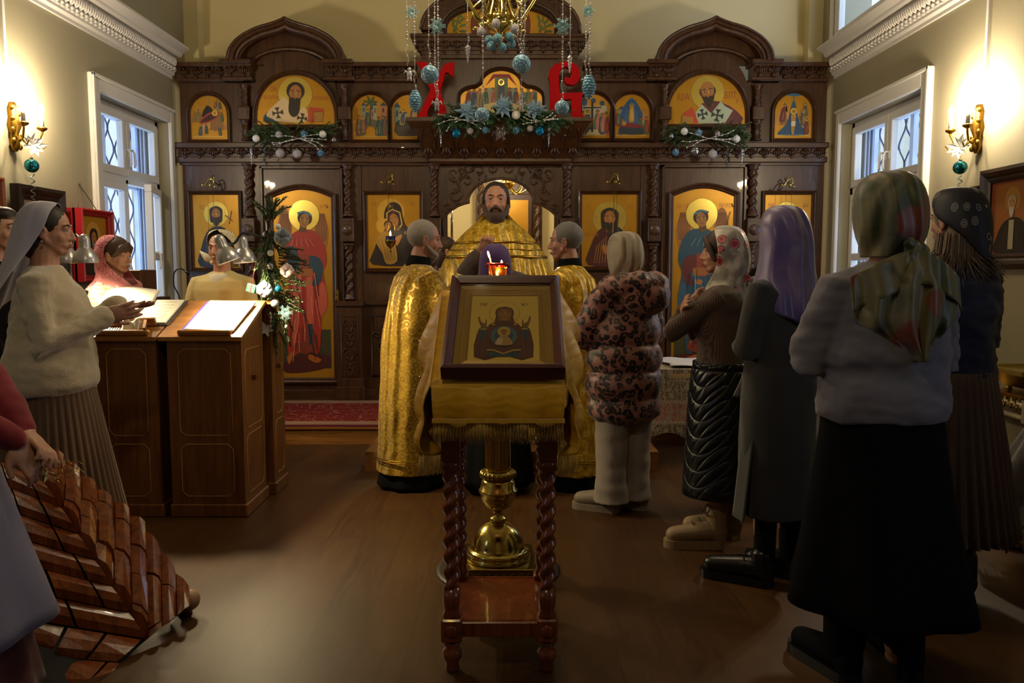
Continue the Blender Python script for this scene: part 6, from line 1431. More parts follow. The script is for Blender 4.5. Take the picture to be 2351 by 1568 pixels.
# ================================================================ LOG-SLAB STRUCTURE, TABLE, CHEST, RIGHT CANDLE STAND
t = NT('varnished_split_logs'); v = t.mapping((14, 14, 1.5)); n = t.noise(v, 2, 5, .6, 1); t.col(t.ramp(n, [(.3, '#4e1f08'), (.7, '#864314')]), rough=.22, coat=.5); t.bump(n, .2, .005); LOGS = t.m
DG = M('#150d08', .8)
den = empty('log_den', (-1.7, 3.1, 0))
def slabs(A, B, C_, D, cols, rows, seed, along='v'):
    """quad A(top-left) B(top-right) C(bottom-right) D(bottom-left)"""
    rn = random.Random(seed); A, B, C_, D = map(Vector, (A, B, C_, D)); m = MB(); N = ((B - A).cross(D - A)).normalized()
    if N.dot((A + C_) / 2 - Vector((0, 0, 1.4))) > 0: N = -N
    q = lambda u, v: (A * (1 - u) + B * u) * (1 - v) + (D * (1 - u) + C_ * u) * v
    off = Vector(den.location)
    for i in range(cols):
        v0 = -rn.random() * .5 / rows
        while v0 < 1:
            v1 = v0 + (1 + rn.uniform(-.25, .25)) / rows; a, b = max(0, v0), min(1, v1 - .02)
            if b > a + .03:
                if along == 'v': P_ = [q(i / cols, a), q((i + .96) / cols, a), q((i + .96) / cols, b), q(i / cols, b)]
                else: P_ = [q(a, i / cols), q(b, i / cols), q(b, (i + .96) / cols), q(a, (i + .96) / cols)]
                th = .03 + .015 * rn.random()
                mid = (P_[0] + P_[1] + P_[2] + P_[3]) / 4
                if along == 'v': ins = [p * .0 + (P_[k] * .68 + P_[k ^ 1] * .32) for k, p in enumerate(P_)]
                else: ins = [P_[k] * .68 + P_[3 - k] * .32 for k in range(4)]
                vs = [p - off for p in P_] + [p + N * th * .5 - off for p in P_] + [p + N * th - off for p in ins]
                m.add(vs, [(0, 1, 5, 4), (1, 2, 6, 5), (2, 3, 7, 6), (3, 0, 4, 7), (4, 5, 9, 8), (5, 6, 10, 9), (6, 7, 11, 10), (7, 4, 8, 11), (8, 9, 10, 11)])
            v0 = v1
    m.add([p - N * .004 - off for p in (A, B, C_, D)], [(0, 1, 2, 3)], 1)
    return m
T_ = atY(436, 1372, 3.12); A1 = atY(110, 1035, 3.22); A2 = atY(215, 1100, 3.25); A3 = atY(330, 1225, 3.2); R1 = atY(100, 1110, 2.95); R2 = atY(335, 1470, 2.86)
G1 = atY(60, 1150, 2.9); G2 = atY(140, 1640, 2.50); G3 = atY(-60, 1400, 2.5)
m = slabs(A1, A3, R2, R1, 6, 3.2, 2); s1 = m.build('slab_side', [LOGS, DG], den)
m = slabs(A3, T_, atY(432, 1395, 3.05), R2, 3, 1.6, 4); m.build('slab_side', [LOGS, DG], den)
m = slabs(atY(-90, 1020, 2.9), R1, R2, atY(-90, 1400, 2.62), 6, 3, 7, 'u'); m.build('slab_front', [LOGS, DG], den)
m = slabs(atY(-90, 1400, 2.62), R2, G2, atY(-90, 1680, 2.5), 3, 4, 8, 'u'); m.build('slab_front', [LOGS, DG], den)
off = Vector(den.location)
m = MB(); e = T_ - off; m.ell(e + Vector((-.01, 0, -.01)), (.05, .05, .045), None, 12); m.build('log_tip', M('#8f7050', .4), den)
for k, p in enumerate([Vector((T_.x - .03, T_.y + .02, 0)), Vector((R2.x - .1, R2.y + .3, 0)), Vector((-2.0, 3.25, 0)), Vector((-1.75, 2.75, 0))]): m = MB(); m.tube([p - off, Vector((p.x, p.y, (T_.z if k == 0 else .25))) - off], .03, 8); m.build('support_post', LOGS, den)
rn = random.Random(31); parts = []
for k in range(14): parts.append((tuple(atY(100 + 85 * rn.random(), 1052 + 40 * rn.random(), 3.0)), (rn.uniform(-.6, 1), -.5, rn.uniform(-.2, .2)), .14, .3))
m = MB(); rr_ = random.Random(6)
for k in range(60):
    p = atY(95 + 90 * rr_.random(), 1055 + 45 * rr_.random(), 2.98) - off; m.tube([p, p + Vector((rr_.uniform(-.03, .03), -.01, rr_.uniform(-.02, .02)))], .0018, 3)
m.build('gold_tinsel', BRASS2, den)['kind'] = 'stuff'
tag(den, 'varnished peaked den of split log slabs in the left foreground', 'log den')

# lace table
t = NT('white_lace'); v = t.mapping(1); a_ = t.voro(v, 75, 'DISTANCE_TO_EDGE'); fl = t.voro(v, 14); ww = t.wave(v, 10, 10, 2)
pat = t.math('MAXIMUM', t.ramp(a_, [(.06, 1.), (.12, .12)]), t.ramp(fl, [(.28, 1.), (.34, 0.)])); pat = t.math('MAXIMUM', pat, t.ramp(ww, [(.86, 0.), (.9, 1.)]))
t.col('#b4aa98', rough=.9, alpha=pat); LACE = t.m
tx, ty = 1.62, 6.02; tb_ = empty('table', (tx, 5.86, 0)); zt_ = .70
m = MB(); m.bb(-.64, .64, -.28, .28, zt_ - .03, zt_, b=.004); m.build('tabletop', W_DESK, tb_)
for sx in (-1, 1):
    for sy in (-1, 1): m = MB(); m.tube([(sx * .2 + .12, sy * .2, 0), (sx * .2 + .12, sy * .2, zt_ - .03)], .025, 10); m.build('leg', W_DESK, tb_)
tag(tb_, 'small table under the lace cloth before the step, right side', 'table')
lc = empty('lace_cloth', (tx, 5.86, 0)); m = MB()
m.add([(-.66, -.30, zt_ + .004), (.66, -.30, zt_ + .004), (.66, .30, zt_ + .004), (-.66, .30, zt_ + .004)], [(0, 1, 2, 3)])
def lace(u, v):
    P4 = [(-.66, .30), (-.66, -.30), (.66, -.30), (.66, .30)]; s_ = u * 3; k = min(2, int(s_)); f = s_ - k; x = P4[k][0] * (1 - f) + P4[k + 1][0] * f; y = P4[k][1] * (1 - f) + P4[k + 1][1] * f
    L = .36 + .02 * math.cos(u * 60) + .12 * (math.exp(-((s_ - 1) * 3) ** 2) + math.exp(-((s_ - 1.32) * 9) ** 2) + math.exp(-((s_ - 2) * 3) ** 2))
    n_ = .02 * math.sin(u * 45) * v; dx = -1 if k == 0 else (1 if k == 2 else 0); dy = -1 if k == 1 else 0
    return Vector((x + dx * (.01 + n_), y + dy * (.012 + n_), zt_ + .004 - L * v))
m.grid(lace, 150, 14); m.build('lace', LACE, lc); tag(lc, 'scalloped white lace cloth over the table before the step', 'tablecloth')
m = MB(); m.grid(lambda u, v: Vector(((u - .5) * 1.0 + .02 * math.sin(v * 7), (v - .5) * .5, .012 + .006 * math.sin(u * 22) * math.sin(v * 9) + .006 * noise.noise(Vector((u * 6, v * 5, 0))))), 40, 20); o = m.build('white_napkin', M('#d2d2dc', .85), thick=.006); o.location = (tx, 5.86, zt_ + .012); tag(o, 'folded white cloth lying on the lace table', 'cloth')
# chest-lectern by the right wall
cx_ = atY(1885, 900, 5.25).x; bo = empty('prayer_desk', (cx_ + .16, 5.25, 0)); zc = atY(1885, 775, 5.0).z
m = MB(); m.bb(-.2, .2, -.17, .17, .05, zc - .01, b=.004); m.bb(-.215, .215, -.185, .185, 0, .07, b=.006)
for z in (.30, .34, .62, .66): m.bb(-.21, .21, -.18, .18, z, z + .014)
m.build('cabinet', W_RED, bo); m = MB(); m.bb(-.215, .215, -.185, .185, zc - .01, zc + .01, b=.004); m.build('top_board', W_RED, bo); tag(bo, 'reddish wooden prayer desk seen between the grey dress and the grey sweater', 'desk')
fc = empty('fringed_cloth', (cx_ + .16, 5.25, 0)); m = MB(); m.bb(-.22, .22, -.19, .19, zc + .011, zc + .016); m.bb(-.222, -.219, -.19, .19, zc - .04, zc + .012); m.bb(-.22, .22, -.193, -.19, zc - .04, zc + .012); m.build('cloth', DAMASK, fc)
m = MB()
for i in range(120): x = -.22 + .44 * i / 119; m.tube([(x, -.192, zc - .038), (x + .001 * math.sin(i), -.193, zc - .085)], .0016, 3)
for i in range(80): y = -.19 + .38 * i / 79; m.tube([(-.221, y, zc - .038), (-.222, y, zc - .085)], .0016, 3)
m.build('fringe', FRINGE, fc)['kind'] = 'stuff'; tag(fc, 'yellow cloth with gold fringe on the prayer desk at the right', 'cloth')
# brass stand at the right edge
bx, by = 2.68, 4.05; bs = empty('candle_stand', (bx, by, 0)); m = MB()
m.lathe([(.24, .0), (.25, .015), (.245, .035), (.22, .045), (.225, .06), (.19, .085), (.13, .10), (.07, .13), (.05, .17)], (0, 0, .02), 40)
for k in range(6): m.ell((.22 * math.cos(k * 1.05), .22 * math.sin(k * 1.05), .015), (.03, .03, .016), None, 10)
m.build('round_base', BRASSD, bs)
m = MB(); m.lathe([(.05, .18), (.03, .22), (.045, .30), (.02, .34), (.03, .50), (.022, .60), (.04, .66), (.02, .72), (.025, .80)], (0, 0, 0), 24)
for k in range(5): a = k * 1.26; m.tube(catmull([(.05 * math.cos(a), .05 * math.sin(a), .14), (.13 * math.cos(a), .13 * math.sin(a), .2), (.10 * math.cos(a), .10 * math.sin(a), .30), (.03 * math.cos(a), .03 * math.sin(a), .26)], 5), .009, 6)
m.build('stem', BRASSD, bs)
zt2 = atY(2300, 905, by - .1).z; m = MB(); m.box((0, 0, zt2 - .01), (.34, .34, .02), b=.004)
for s_ in range(4):
    q = Matrix.Rotation(s_ * math.pi / 2, 3, 'Z')
    for k in range(6): c = q @ Vector((-.13 + .052 * k, -.165, zt2 - .035)); pts = [c + q @ Vector((.02 * math.cos(a), 0, .02 * math.sin(a))) for a in [i * .6 for i in range(10)]]; m.tube(pts, .005, 5); m.ell(c + Vector((0, 0, -.03)), (.008, .008, .012), None, 6)
m.build('openwork_shelf', BRASSD, bs)
zt3 = atY(2300, 855, by - .1).z; m = MB(); r4 = lambda h, z: [Vector((sx * h, sy * h, z)) for sx, sy in ((-1, -1), (1, -1), (1, 1), (-1, 1))]
m.rings([r4(.09, zt2 + .02), r4(.10, zt2 + .03), r4(.175, zt3 - .012), r4(.185, zt3 - .012), r4(.185, zt3 + .012), r4(.17, zt3 + .012), r4(.16, zt3 - .005)], 0, False)
for k in range(4): q = Matrix.Rotation(k * math.pi / 2, 3, 'Z'); m.ell(q @ Vector((.08, .08, zt2 + .008)), (.018, .018, .014), None, 8)
m.build('candle_box', BRASS, bs); tag(bs, 'ornate brass candle stand with square box top at the right edge', 'candle stand')
# knitted grey shawl hanging at the right edge
t = NT('grey_wool'); v = t.mapping(1); t.col(t.mix(t.noise(v, 30, 3), '#5c5a5e', '#8a878a'), rough=.95, sheen=.4); t.bump(t.noise(v, 180, 2), .6, .006); GWOOL = t.m
sw = empty('wool_shawl', (2.40, 3.62, 0)); m = MB()
def shw(u, v):
    a = u * 2 * math.pi; z = .95 - .72 * v; w = .05 + .10 * smooth(.1, .8, v) - .03 * math.exp(-((v - .28) / .06) ** 2); f = 1 + .22 * math.sin(5 * a + v * 3) * v
    return Vector((.14 - .20 * v + w * f * math.cos(a), w * .6 * f * math.sin(a), z))
m.grid(shw, 60, 30, closed=True); m.build('wool', GWOOL, sw, thick=.004)
m = MB()
for i in range(60): p = shw(i / 60, 1); m.tube([p, p + Vector((.004 * math.sin(i * 3), 0, -.05)), p + Vector((.006 * math.sin(i * 2), 0, -.11 - .02 * math.sin(i)))], .0035, 5)
m.build('tassels', GWOOL, sw)['kind'] = 'stuff'
m = MB(); m.tube([shw(i / 24, .28) * 1.0 for i in range(24)], .008, 6, closed=True); m.build('cord', M('#1c1a1c', .8), sw); sw.location.z = 0; tag(sw, 'grey knitted shawl with tassels tied with a cord at the right edge', 'shawl')
m = MB(); m.tube([(0, 0, 0), (0, 0, .98)], .012, 8); m.tube([(-.02, 0, .975), (.25, 0, .97)], .012, 8)
m.lathe([(.12, 0), (.12, .015), (.02, .02)], (0, 0, 0), 20); o = m.build('clothes_rail', BLK); o.location = (2.57, 3.66, 0); tag(o, 'thin black rail post carrying the grey shawl', 'rail')

# sanctuary furniture seen through the arch
YB = 10.9; m = MB(); bx0, bx1 = atY(1092, 500, YB).x, atY(1245, 500, YB).x
nc = empty('sanctuary_icon_case', ((bx0 + bx1) / 2, YB, 0)); w_ = (bx1 - bx0) / 2
m = MB(); m.bb(-w_, w_, 0, .08, .14, 2.75); m.bb(-w_ - .05, w_ + .05, -.06, .08, 2.72, 2.82, b=.01); m.bb(-w_ - .03, w_ + .03, -.10, .08, .14, 1.0, b=.01); m.build('case', W_DARK, nc)
for sg in (-1, 1): m = MB(); twist(m, sg * (w_ - .08), 1.75, 2.7, .045, 6, -.06); twist(m, sg * (w_ - .08), 1.0, 1.45, .045, 3, -.06); m.bb(sg * (w_ - .08) - .07, sg * (w_ - .08) + .07, -.12, 0, 1.45, 1.75, b=.008); m.build('twisted_column', W_DARK, nc)
m = MB(); m.bb(-.30, .32, -.03, 0, 1.2, 2.42, b=.01); m.build('icon_frame', W_DARK, nc); m = MB(); m.bb(-.24, .26, -.04, -.03, 1.28, 2.34); m.build('gold_icon', GOLD, nc); tag(nc, 'dark carved icon case on the sanctuary back wall, seen through the arch', 'icon case')
c2 = atY(1162, 428, 9.6); ch2 = empty('chandelier', c2); m = MB(); m.lathe([(.01, -.10), (.05, -.08), (.03, -.04), (.10, 0), (.13, .03), (.05, .06), (.02, .10), (.015, .9)], (0, 0, 0), 20); m.build('body', BRASS2, ch2)
for k in range(8):
    a = k * .785; d = Vector((math.cos(a), math.sin(a), 0)); m = MB(); m.tube(catmull([d * .05, d * .14 + Vector((0, 0, -.08)), d * .24 + Vector((0, 0, -.04)), d * .27 + Vector((0, 0, .04))], 5), .009, 6); m.lathe([(.008, .04), (.03, .05), (.02, .06)], d * .27, 10); m.build('arm', BRASS2, ch2)
tag(ch2, 'small brass chandelier inside the sanctuary, seen through the arch', 'chandelier')
p = atY(1037, 490, 8.9); m = MB(); m.tube([(0, 0, -p.z + .14), (0, 0, -.28)], .014, 8, 0); m.tube([(0, 0, -.28), (0, 0, .05)], .014, 8, 1); m.ell((0, 0, .06), .022, None, 10, 1); m.tube([(0, 0, .03), (-.02, 0, .08), (.05, 0, .13), (.13, 0, .14)], .007, 6, 1); o = m.build('staff', [BLK, SSIL]); o.location = p; tag(o, 'tall staff with silver top inside the sanctuary, left of the priest', 'staff')

nl = empty('added_ceiling_lamp', (-.5, 1.0, 3.7)); m = MB(); m.lathe([(.01, .0), (.10, .01), (.16, .06), (.17, .10), (.03, .12), (.015, 1.68)], (0, 0, 0), 24); m.build('body', BRASS, nl); tag(nl, 'added brass ceiling lamp, out of view over the near end of the church', 'ceiling lamp')  # out-of-view lamp body added to go with the near fill light
# ================================================================ PEOPLE
def skinmat(c, name='skin'):
    t = NT(name); v = t.mapping(1); t.col(t.mix(t.noise(v, 9, 3), tuple(x * .86 for x in lin(c)[:3]) + (1,), c), rough=.5, sss=.0); t.bump(t.noise(v, 220, 2), .08, .001); return t.m
SKIN_F = skinmat('#c08e74'); SKIN_M = skinmat('#b58068'); LIP = M('#8e4a42', .5); EYEW = M('#9c928a', .25); IRIS = M('#2c2018', .1)
def cloth(name, c1, c2, scale=8, rough=.85, bump=.2, bs=120, metal=0, sheen=.2, kn=None):
    t = NT(name); v = t.mapping(1); n = t.noise(v, scale, 3); t.col(t.mix(n, c1, c2), rough=rough, metal=metal, sheen=sheen, spec=.5 if sheen else .12)
    h = t.noise(v, bs, 2)
    if kn: h = t.math('ADD', h, t.wave(t.mapping(kn), 1, .3, 1))
    t.bump(h, bump, .003); return t.m
t = NT('gold_brocade'); v = t.mapping(1)
a = t.voro(v, 22); ring = t.math('SINE', t.math('MULTIPLY', a, 15.0)); n = t.noise(v, 110, 4, .7); p = t.math('MULTIPLY', t.math('ADD', ring, 1), n)
t.col(t.ramp(p, [(.2, '#a07810'), (.6, '#b68c18'), (1., '#d4b040')]), rough=t.ramp(p, [(.3, .6), (.8, .3)]), metal=.35, sheen=.2); t.bump(p, .2, .003); BROC = t.m
t = NT('gold_moire'); v = t.mapping(1); n = t.noise(v, 14, 5, .6, 2.5); t.col(t.ramp(n, [(.35, '#a87e10'), (.5, '#c79c1c'), (.65, '#e8cc66')]), rough=.38, metal=.3); t.bump(n, .2, .003); MOIRE = t.m
BLACKC = cloth('black_wool', '#08080a', '#101013', sheen=0); BLKSK = cloth('black_skirt', '#050506', '#09090b', 5, .9, sheen=0)
t = NT('leopard_print'); v = t.mapping((1, 1, 1)); vn = t.n('ShaderNodeVectorMath', operation='ADD'); nn = t.n('ShaderNodeTexNoise'); nn.inputs['Scale'].default_value = 14; t.l(v, nn.inputs[0])
sc_ = t.n('ShaderNodeVectorMath', operation='SCALE'); t.l(nn.outputs[1], sc_.inputs[0]); sc_.inputs['Scale'].default_value = .05; t.l(v, vn.inputs[0]); t.l(sc_.outputs[0], vn.inputs[1])
f1 = t.voro(vn.outputs[0], 26); brk = t.noise(v, 34, 2)
spot_c = t.ramp(f1, [(0, '#7c4434'), (.17, '#7c4434'), (.22, '#120c0e'), (.50, '#120c0e'), (.55, '#8e6058'), (1, '#8e6058')])
t.col(t.mix(t.ramp(brk, [(.60, 0.), (.64, 1.)]), spot_c, '#84544a'), rough=.45, sheen=.2); LEO = t.m
t = NT('floral_satin'); v = t.mapping(1); f1 = t.voro(v, 13); c_ = t.voro(v, 13, 'F1', 1); n = t.noise(v, 40, 3); s0 = t.sep(c_)[0]
rose = t.ramp(t.math('ADD', f1, t.math('MULTIPLY', n, .25)), [(.30, '#a02234'), (.38, '#e07a7c'), (.46, '#1c2420'), (.50, '#c9c0b4')]); base_ = t.ramp(t.noise(v, 9, 3), [(.4, '#8d877c'), (.5, '#d2cabe'), (.6, '#c4bcb0')])
t.col(t.mix(t.ramp(t.math('MULTIPLY', t.ramp(s0, [(.45, 0.), (.5, 1.)]), t.ramp(f1, [(.34, 1.), (.36, 0.)])), [(.4, 0.), (.6, 1.)]), base_, rose), rough=.4, sheen=.3); FLORAL = t.m
t = NT('paisley_bandana'); v = t.mapping((1, 1, .7)); a = t.voro(v, 24); w_ = t.math('SINE', t.math('MULTIPLY', a, 50.)); sp = t.math('MULTIPLY', t.ramp(w_, [(.55, 0.), (.8, 1.)]), t.ramp(a, [(.30, 1.), (.36, 0.)])); cc_ = t.sep(t.voro(v, 24, 'F1', 1))[1]
t.col(t.mix(t.math('MULTIPLY', sp, t.ramp(cc_, [(.02, 0.), (.05, 1.)])), '#0a0d1c', '#b0a89c'), rough=.6); PAIS = t.m
t = NT('green_silk_scarf'); v = t.mapping(1); n = t.noise(v, 5, 2, .4, .8); n2 = t.noise(t.mapping((1.3, 1, 1), (1, 0, 0)), 4, 1)
t.col(t.mix(t.ramp(n2, [(.57, 0.), (.60, 1.)]), t.ramp(n, [(.30, '#1c210a'), (.42, '#3c4214'), (.50, '#5a5228'), (.58, '#6a6038'), (.68, '#2a300e')]), '#6b2c10'), rough=.5, sheen=.4); GREENS = t.m
t = NT('purple_satin'); v = t.mapping(1); n = t.noise(v, 3.5, 2); t.col(t.ramp(n, [(.35, '#332860'), (.5, '#584a88'), (.62, '#6e5c88'), (.7, '#3e3874')]), rough=.38, sheen=.4); PURS = t.m
t = NT('plaid_wool'); v = t.mapping(1); w1 = t.wave(v, 11, 0, 0, 'X'); w2_ = t.wave(v, 11, 0, 0, 'Z'); p = t.math('MAXIMUM', t.ramp(w1, [(.8, 0.), (.9, 1.)]), t.ramp(w2_, [(.8, 0.), (.9, 1.)])); f = t.wave(v, 60, 0, 0, 'X'); g = t.wave(v, 60, 0, 0, 'Z')
t.col(t.mix(p, t.mix(t.ramp(t.math('MULTIPLY', f, g), [(.2, 0.), (.3, 1.)]), '#8f7a58', '#2e2a26'), '#ab946a'), rough=.9); PLAID = t.m
t = NT('pink_crochet'); v = t.mapping(1); d_ = t.voro(v, 85, 'DISTANCE_TO_EDGE'); al = t.ramp(d_, [(.10, 1.), (.16, 0.)]); al2 = t.math('MAXIMUM', al, t.ramp(t.noise(v, 12, 2), [(.55, 0.), (.62, 1.)])); t.col(t.mix(d_, '#d98088', '#e0b0ac'), rough=.8, alpha=al2); t.bump(d_, .6, .004); CROCH = t.m
t = NT('printed_kerchief'); v = t.mapping(1); a = t.voro(v, 60); t.col(t.mix(t.ramp(a, [(.28, 1.), (.36, 0.)]), '#d6ccb0', '#a8904a'), rough=.8); KERCH = t.m
t = NT('quilted_black'); v = t.mapping((1, 1, 1)); w1 = t.wave(t.mapping(1, (R(40), R(40), 0)), 8, 0, 0, 'X'); w2_ = t.wave(t.mapping(1, (R(40), R(-40), 0)), 8, 0, 0, 'X'); q_ = t.math('MINIMUM', t.math('POWER', w1, .3), t.math('POWER', w2_, .3)); t.col('#0d1118', rough=.32); t.bump(q_, .5, .012); QUILT = t.m
t = NT('brown_rib_knit'); v = t.mapping(1); w1 = t.wave(t.mapping(1, (0, 0, R(30))), 48, .4, 1, 'X'); t.col(t.ramp(w1, [(.2, '#3a2a22'), (.8, '#5e483a')]), rough=.85, sheen=.3); t.bump(w1, .5, .003); RIB = t.m

def foldy(m, k=4.0, dist=.03, st=.7):
    n_ = m.node_tree; N = n_.nodes; b = N['Principled BSDF']; tc = N.new('ShaderNodeTexCoord'); w = N.new('ShaderNodeTexWave'); w.inputs['Scale'].default_value = k; w.inputs['Distortion'].default_value = 5; w.inputs['Detail'].default_value = 1.5; w.inputs['Detail Scale'].default_value = .7
    bp = N.new('ShaderNodeBump'); bp.inputs['Strength'].default_value = st; bp.inputs['Distance'].default_value = dist; n_.links.new(tc.outputs['Object'], w.inputs[0]); n_.links.new(w.outputs[0], bp.inputs['Height'])
    if b.inputs['Normal'].is_linked: n_.links.new(b.inputs['Normal'].links[0].from_socket, bp.inputs['Normal'])
    n_.links.new(bp.outputs[0], b.inputs['Normal']); return m
for m_ in (PURS, GREENS, FLORAL, BROC, MOIRE): foldy(m_)
def hair_f(amp=.05, fr=40, seed=0):
    return lambda v: 1 + amp * noise.noise(Vector((v.x * fr, v.y * fr, v.z * fr * .5 + seed)))
class Person:
    def __init__(s, loc, face_deg, h, label, skin=None, lean=0, hyaw=0, hpitch=0, hs=1.0, headz=None, hroll=0):
        s.k = h / 1.70; s.loc = Vector(loc); s.rz = R(face_deg); s.lean = R(lean); s.label = label; s.skin = skin or SKIN_F; s.b = MB(); s.kids = []
        s.hs = hs * (s.k * .5 + .5)
        hc = s.W((0, .022, 1.582))
        s.T = Matrix.Translation(hc) @ Matrix.Rotation(R(hyaw), 4, 'Z') @ Matrix.Rotation(-R(hpitch) - s.lean, 4, 'X') @ Matrix.Rotation(R(hroll), 4, 'Y') @ Matrix.Scale(s.hs, 4)
        s.hc = hc
    def W(s, p):
        p = Vector(p) * s.k
        if s.lean and p.z > .95 * s.k:
            z0 = .95 * s.k; d = p - Vector((0, 0, z0)); f = min(1, (p.z - z0) / .15); d = Matrix.Rotation(-s.lean * f, 3, 'X') @ d; p = d + Vector((0, 0, z0))
        return p
    def wv(s, P): return [s.W(p) for p in P]
    def torso(s, mb, rings, n=36, fold=None, mi=0):
        """rings: (z, rx, ry, cy)"""
        rr = []
        for (z, rx, ry, cy) in rings:
            r_ = []
            for i in range(n):
                a = 2 * math.pi * i / n; q = 1 + (fold(a, z) if fold else 0)
                r_.append(s.W((rx * q * math.cos(a), cy + ry * q * math.sin(a), z)))
            rr.append(r_)
        mb.rings(rr, mi); return mb
    def limb(s, mb, pts, rs, n=14): mb.capsule([s.W(p) for p in pts], [r * s.k for r in rs], n); return mb
    def body(s, hands=(), legs=True, slim=1.0, arms=None):
        b = s.b; h = MB()
        h.ell((0, -.012, .030), (.073, .092, .084), n=24); h.ell((0, .016, -.018), (.061, .068, .088), n=24); h.ell((0, .050, -.086), (.028, .027, .022)); h.ell((0, .064, -.060), (.030, .020, .024))
        for sg in (-1, 1):
            h.capsule([(sg * .052, .0, -.042), (sg * .018, .052, -.088)], [.018, .015], 10); h.ell((sg * .036, .050, -.026), (.021, .022, .026)); h.ell((sg * .011, .087, -.034), .008, None, 10)
            h.ell((sg * .030, .0685, .0125), (.017, .014, .0075), None, 12); h.ell((sg * .030, .067, -.006), (.015, .012, .005), None, 12); h.ell((sg * .076, -.008, -.010), (.008, .018, .031), Matrix.Rotation(sg * .3, 3, 'Z')); h.capsule([(sg * .08, -.018, .014), (sg * .085, -.004, .018), (sg * .08, .004, -.005)], .005, 6)
        h.capsule([(-.036, .070, .025), (0, .079, .022), (.036, .070, .025)], [.009, .010, .009], 10); h.capsule([(0, .080, .014), (0, .092, -.012), (0, .0985, -.030)], [.007, .0085, .0105], 10)
        h.ell((0, .085, -.057), (.021, .009, .0052)); h.ell((0, .084, -.066), (.018, .009, .0058))
        b.add([s.T @ Vector(v) for v in h.v], h.f, 0, True)
        s.limb(b, [(0, -.005, 1.38), (0, .0, 1.50)], [.062, .055]); nb = s.T @ Vector((0, -.01, -.05)); b.capsule([s.W((0, -.002, 1.44)), nb], [.056 * s.k, .052 * s.k])
        sl = slim; s.torso(b, [(.90, .14 * sl, .09, 0), (1.0, .13 * sl, .085, 0), (1.15, .14 * sl, .09, 0), (1.28, .16 * sl, .09, 0), (1.38, .13 * sl, .065, 0), (1.43, .06, .05, 0)], 24)
        if legs:
            for sg in (-1, 1): s.limb(b, [(sg * .085, 0, .90), (sg * .085, .01, .48), (sg * .085, -.01, .09)], [.085, .055, .038]); s.limb(b, [(sg * .085, -.01, .06), (sg * .087, .02, .05)], [.03, .022])
        s.arms = arms or {}
        for sg, (el, wr) in s.arms.items():
            s.limb(b, [(sg * .12, 0, 1.33), (sg * .14, 0, 1.31), el, wr], [.035, .036, .034, .026], 12)
        for hd in hands: s.hand(b, *hd)
        return s
    def hand(s, b, wrist, d, nrm, side, curl=.3, L=1.0, spread=.06):
        """side: +1 thumb on the (d x nrm) side"""
        w = s.W(wrist); d = Vector(d).normalized(); n = Vector(nrm); n = (n - d * n.dot(d)).normalized(); x = d.cross(n) * side; k = s.k * L
        q = Matrix((x, d, n)).transposed()
        b.capsule([w - d * .03 * k, w + d * .015 * k], [.025 * k, .026 * k], 10); b.ell(w + d * .050 * k, (.041 * k, .052 * k, .016 * k), q, 14)
        for i, (o, l) in enumerate(((.031, .072), (.011, .080), (-.010, .074), (-.030, .058))):
            p = w + d * .085 * k + x * o * k; dd = (d + x * spread * (1.5 - i) * .7).normalized(); P = [p - dd * .02 * k]; c = curl * (1 + .12 * i)
            for sgm in (.42, .32, .26):
                P.append(P[-1] + dd * (l * sgm + (.02 if sgm == .42 else 0)) * k); dd = (Matrix.Rotation(c, 3, x) @ dd if (Matrix.Rotation(c, 3, x) @ dd).dot(n) < dd.dot(n) else Matrix.Rotation(-c, 3, x) @ dd)
            b.capsule(P, [.0092 * k, .0088 * k, .0082 * k, .0068 * k], 8)
        t0 = w + d * .025 * k + x * .026 * k; td = (d * .75 + x * .65 - n * .3).normalized(); b.capsule([t0, t0 + td * .042 * k, t0 + (td + d * .35).normalized() * .075 * k], [.0125 * k, .0105 * k, .0085 * k], 8)
    def finish(s, voxel=.0052):
        o = s.b.build('person', s.skin); bake(o, voxel, 1); o.location = s.loc; o.rotation_euler = (0, 0, s.rz); s.o = o; tag(o, s.label, 'person')
        for sg in (-1, 1):
            m = MB(); c = s.T @ Vector((sg * .030, .0655, .0045)); q = s.T.to_3x3(); m.ell(c, .0125 * s.hs, None, 14); c2 = s.T @ Vector((sg * .030 + 0, .0742, .0045)); m.ell(c2, .0056 * s.hs, None, 10, 1); m.build('eye', [EYEW, IRIS], o)
        return s
    def part(s, name, mb, mat, voxel=None, smooth_=2, disp=None, thick=0, sub=0, bakeit=True):
        o = mb.build(name, mat, None, thick=thick, sub=sub)
        if voxel: bake(o, voxel, smooth_, disp=disp)
        o.parent = s.o; return o
    def brows(s, mat):
        m = MB()
        for sg in (-1, 1): m.capsule([s.T @ Vector((sg * .014, .084, .024)), s.T @ Vector((sg * .032, .082, .030)), s.T @ Vector((sg * .048, .068, .024))], [.0035, .0042, .002], 6)
        s.part('eyebrows', m, mat)
    def lips(s):
        m = MB(); m.ell(s.T @ Vector((0, .0875, -.0575)), (.019, .0075, .004), s.T.to_3x3().normalized(), 12); m.ell(s.T @ Vector((0, .0865, -.066)), (.016, .0075, .0048), s.T.to_3x3().normalized(), 12); s.part('lips', m, LIP)
    def crop(s, mat, top=1.0):
        m = MB(); sub = MB(); sub.ell((0, -.019, .034), (.0785, .090, .086 * top), Matrix.Rotation(R(14), 3, 'X'), 30, f=hair_f(.03, 60)); m.add([s.T @ Vector(v) for v in sub.v], sub.f, 0, True); s.part('hair', m, mat)
    def headmesh(s, name, fn, mat, **kw):
        sub = MB(); fn(sub); m = MB(); m.add([s.T @ Vector(v) for v in sub.v], sub.f, 0, True); return s.part(name, m, mat, **kw)
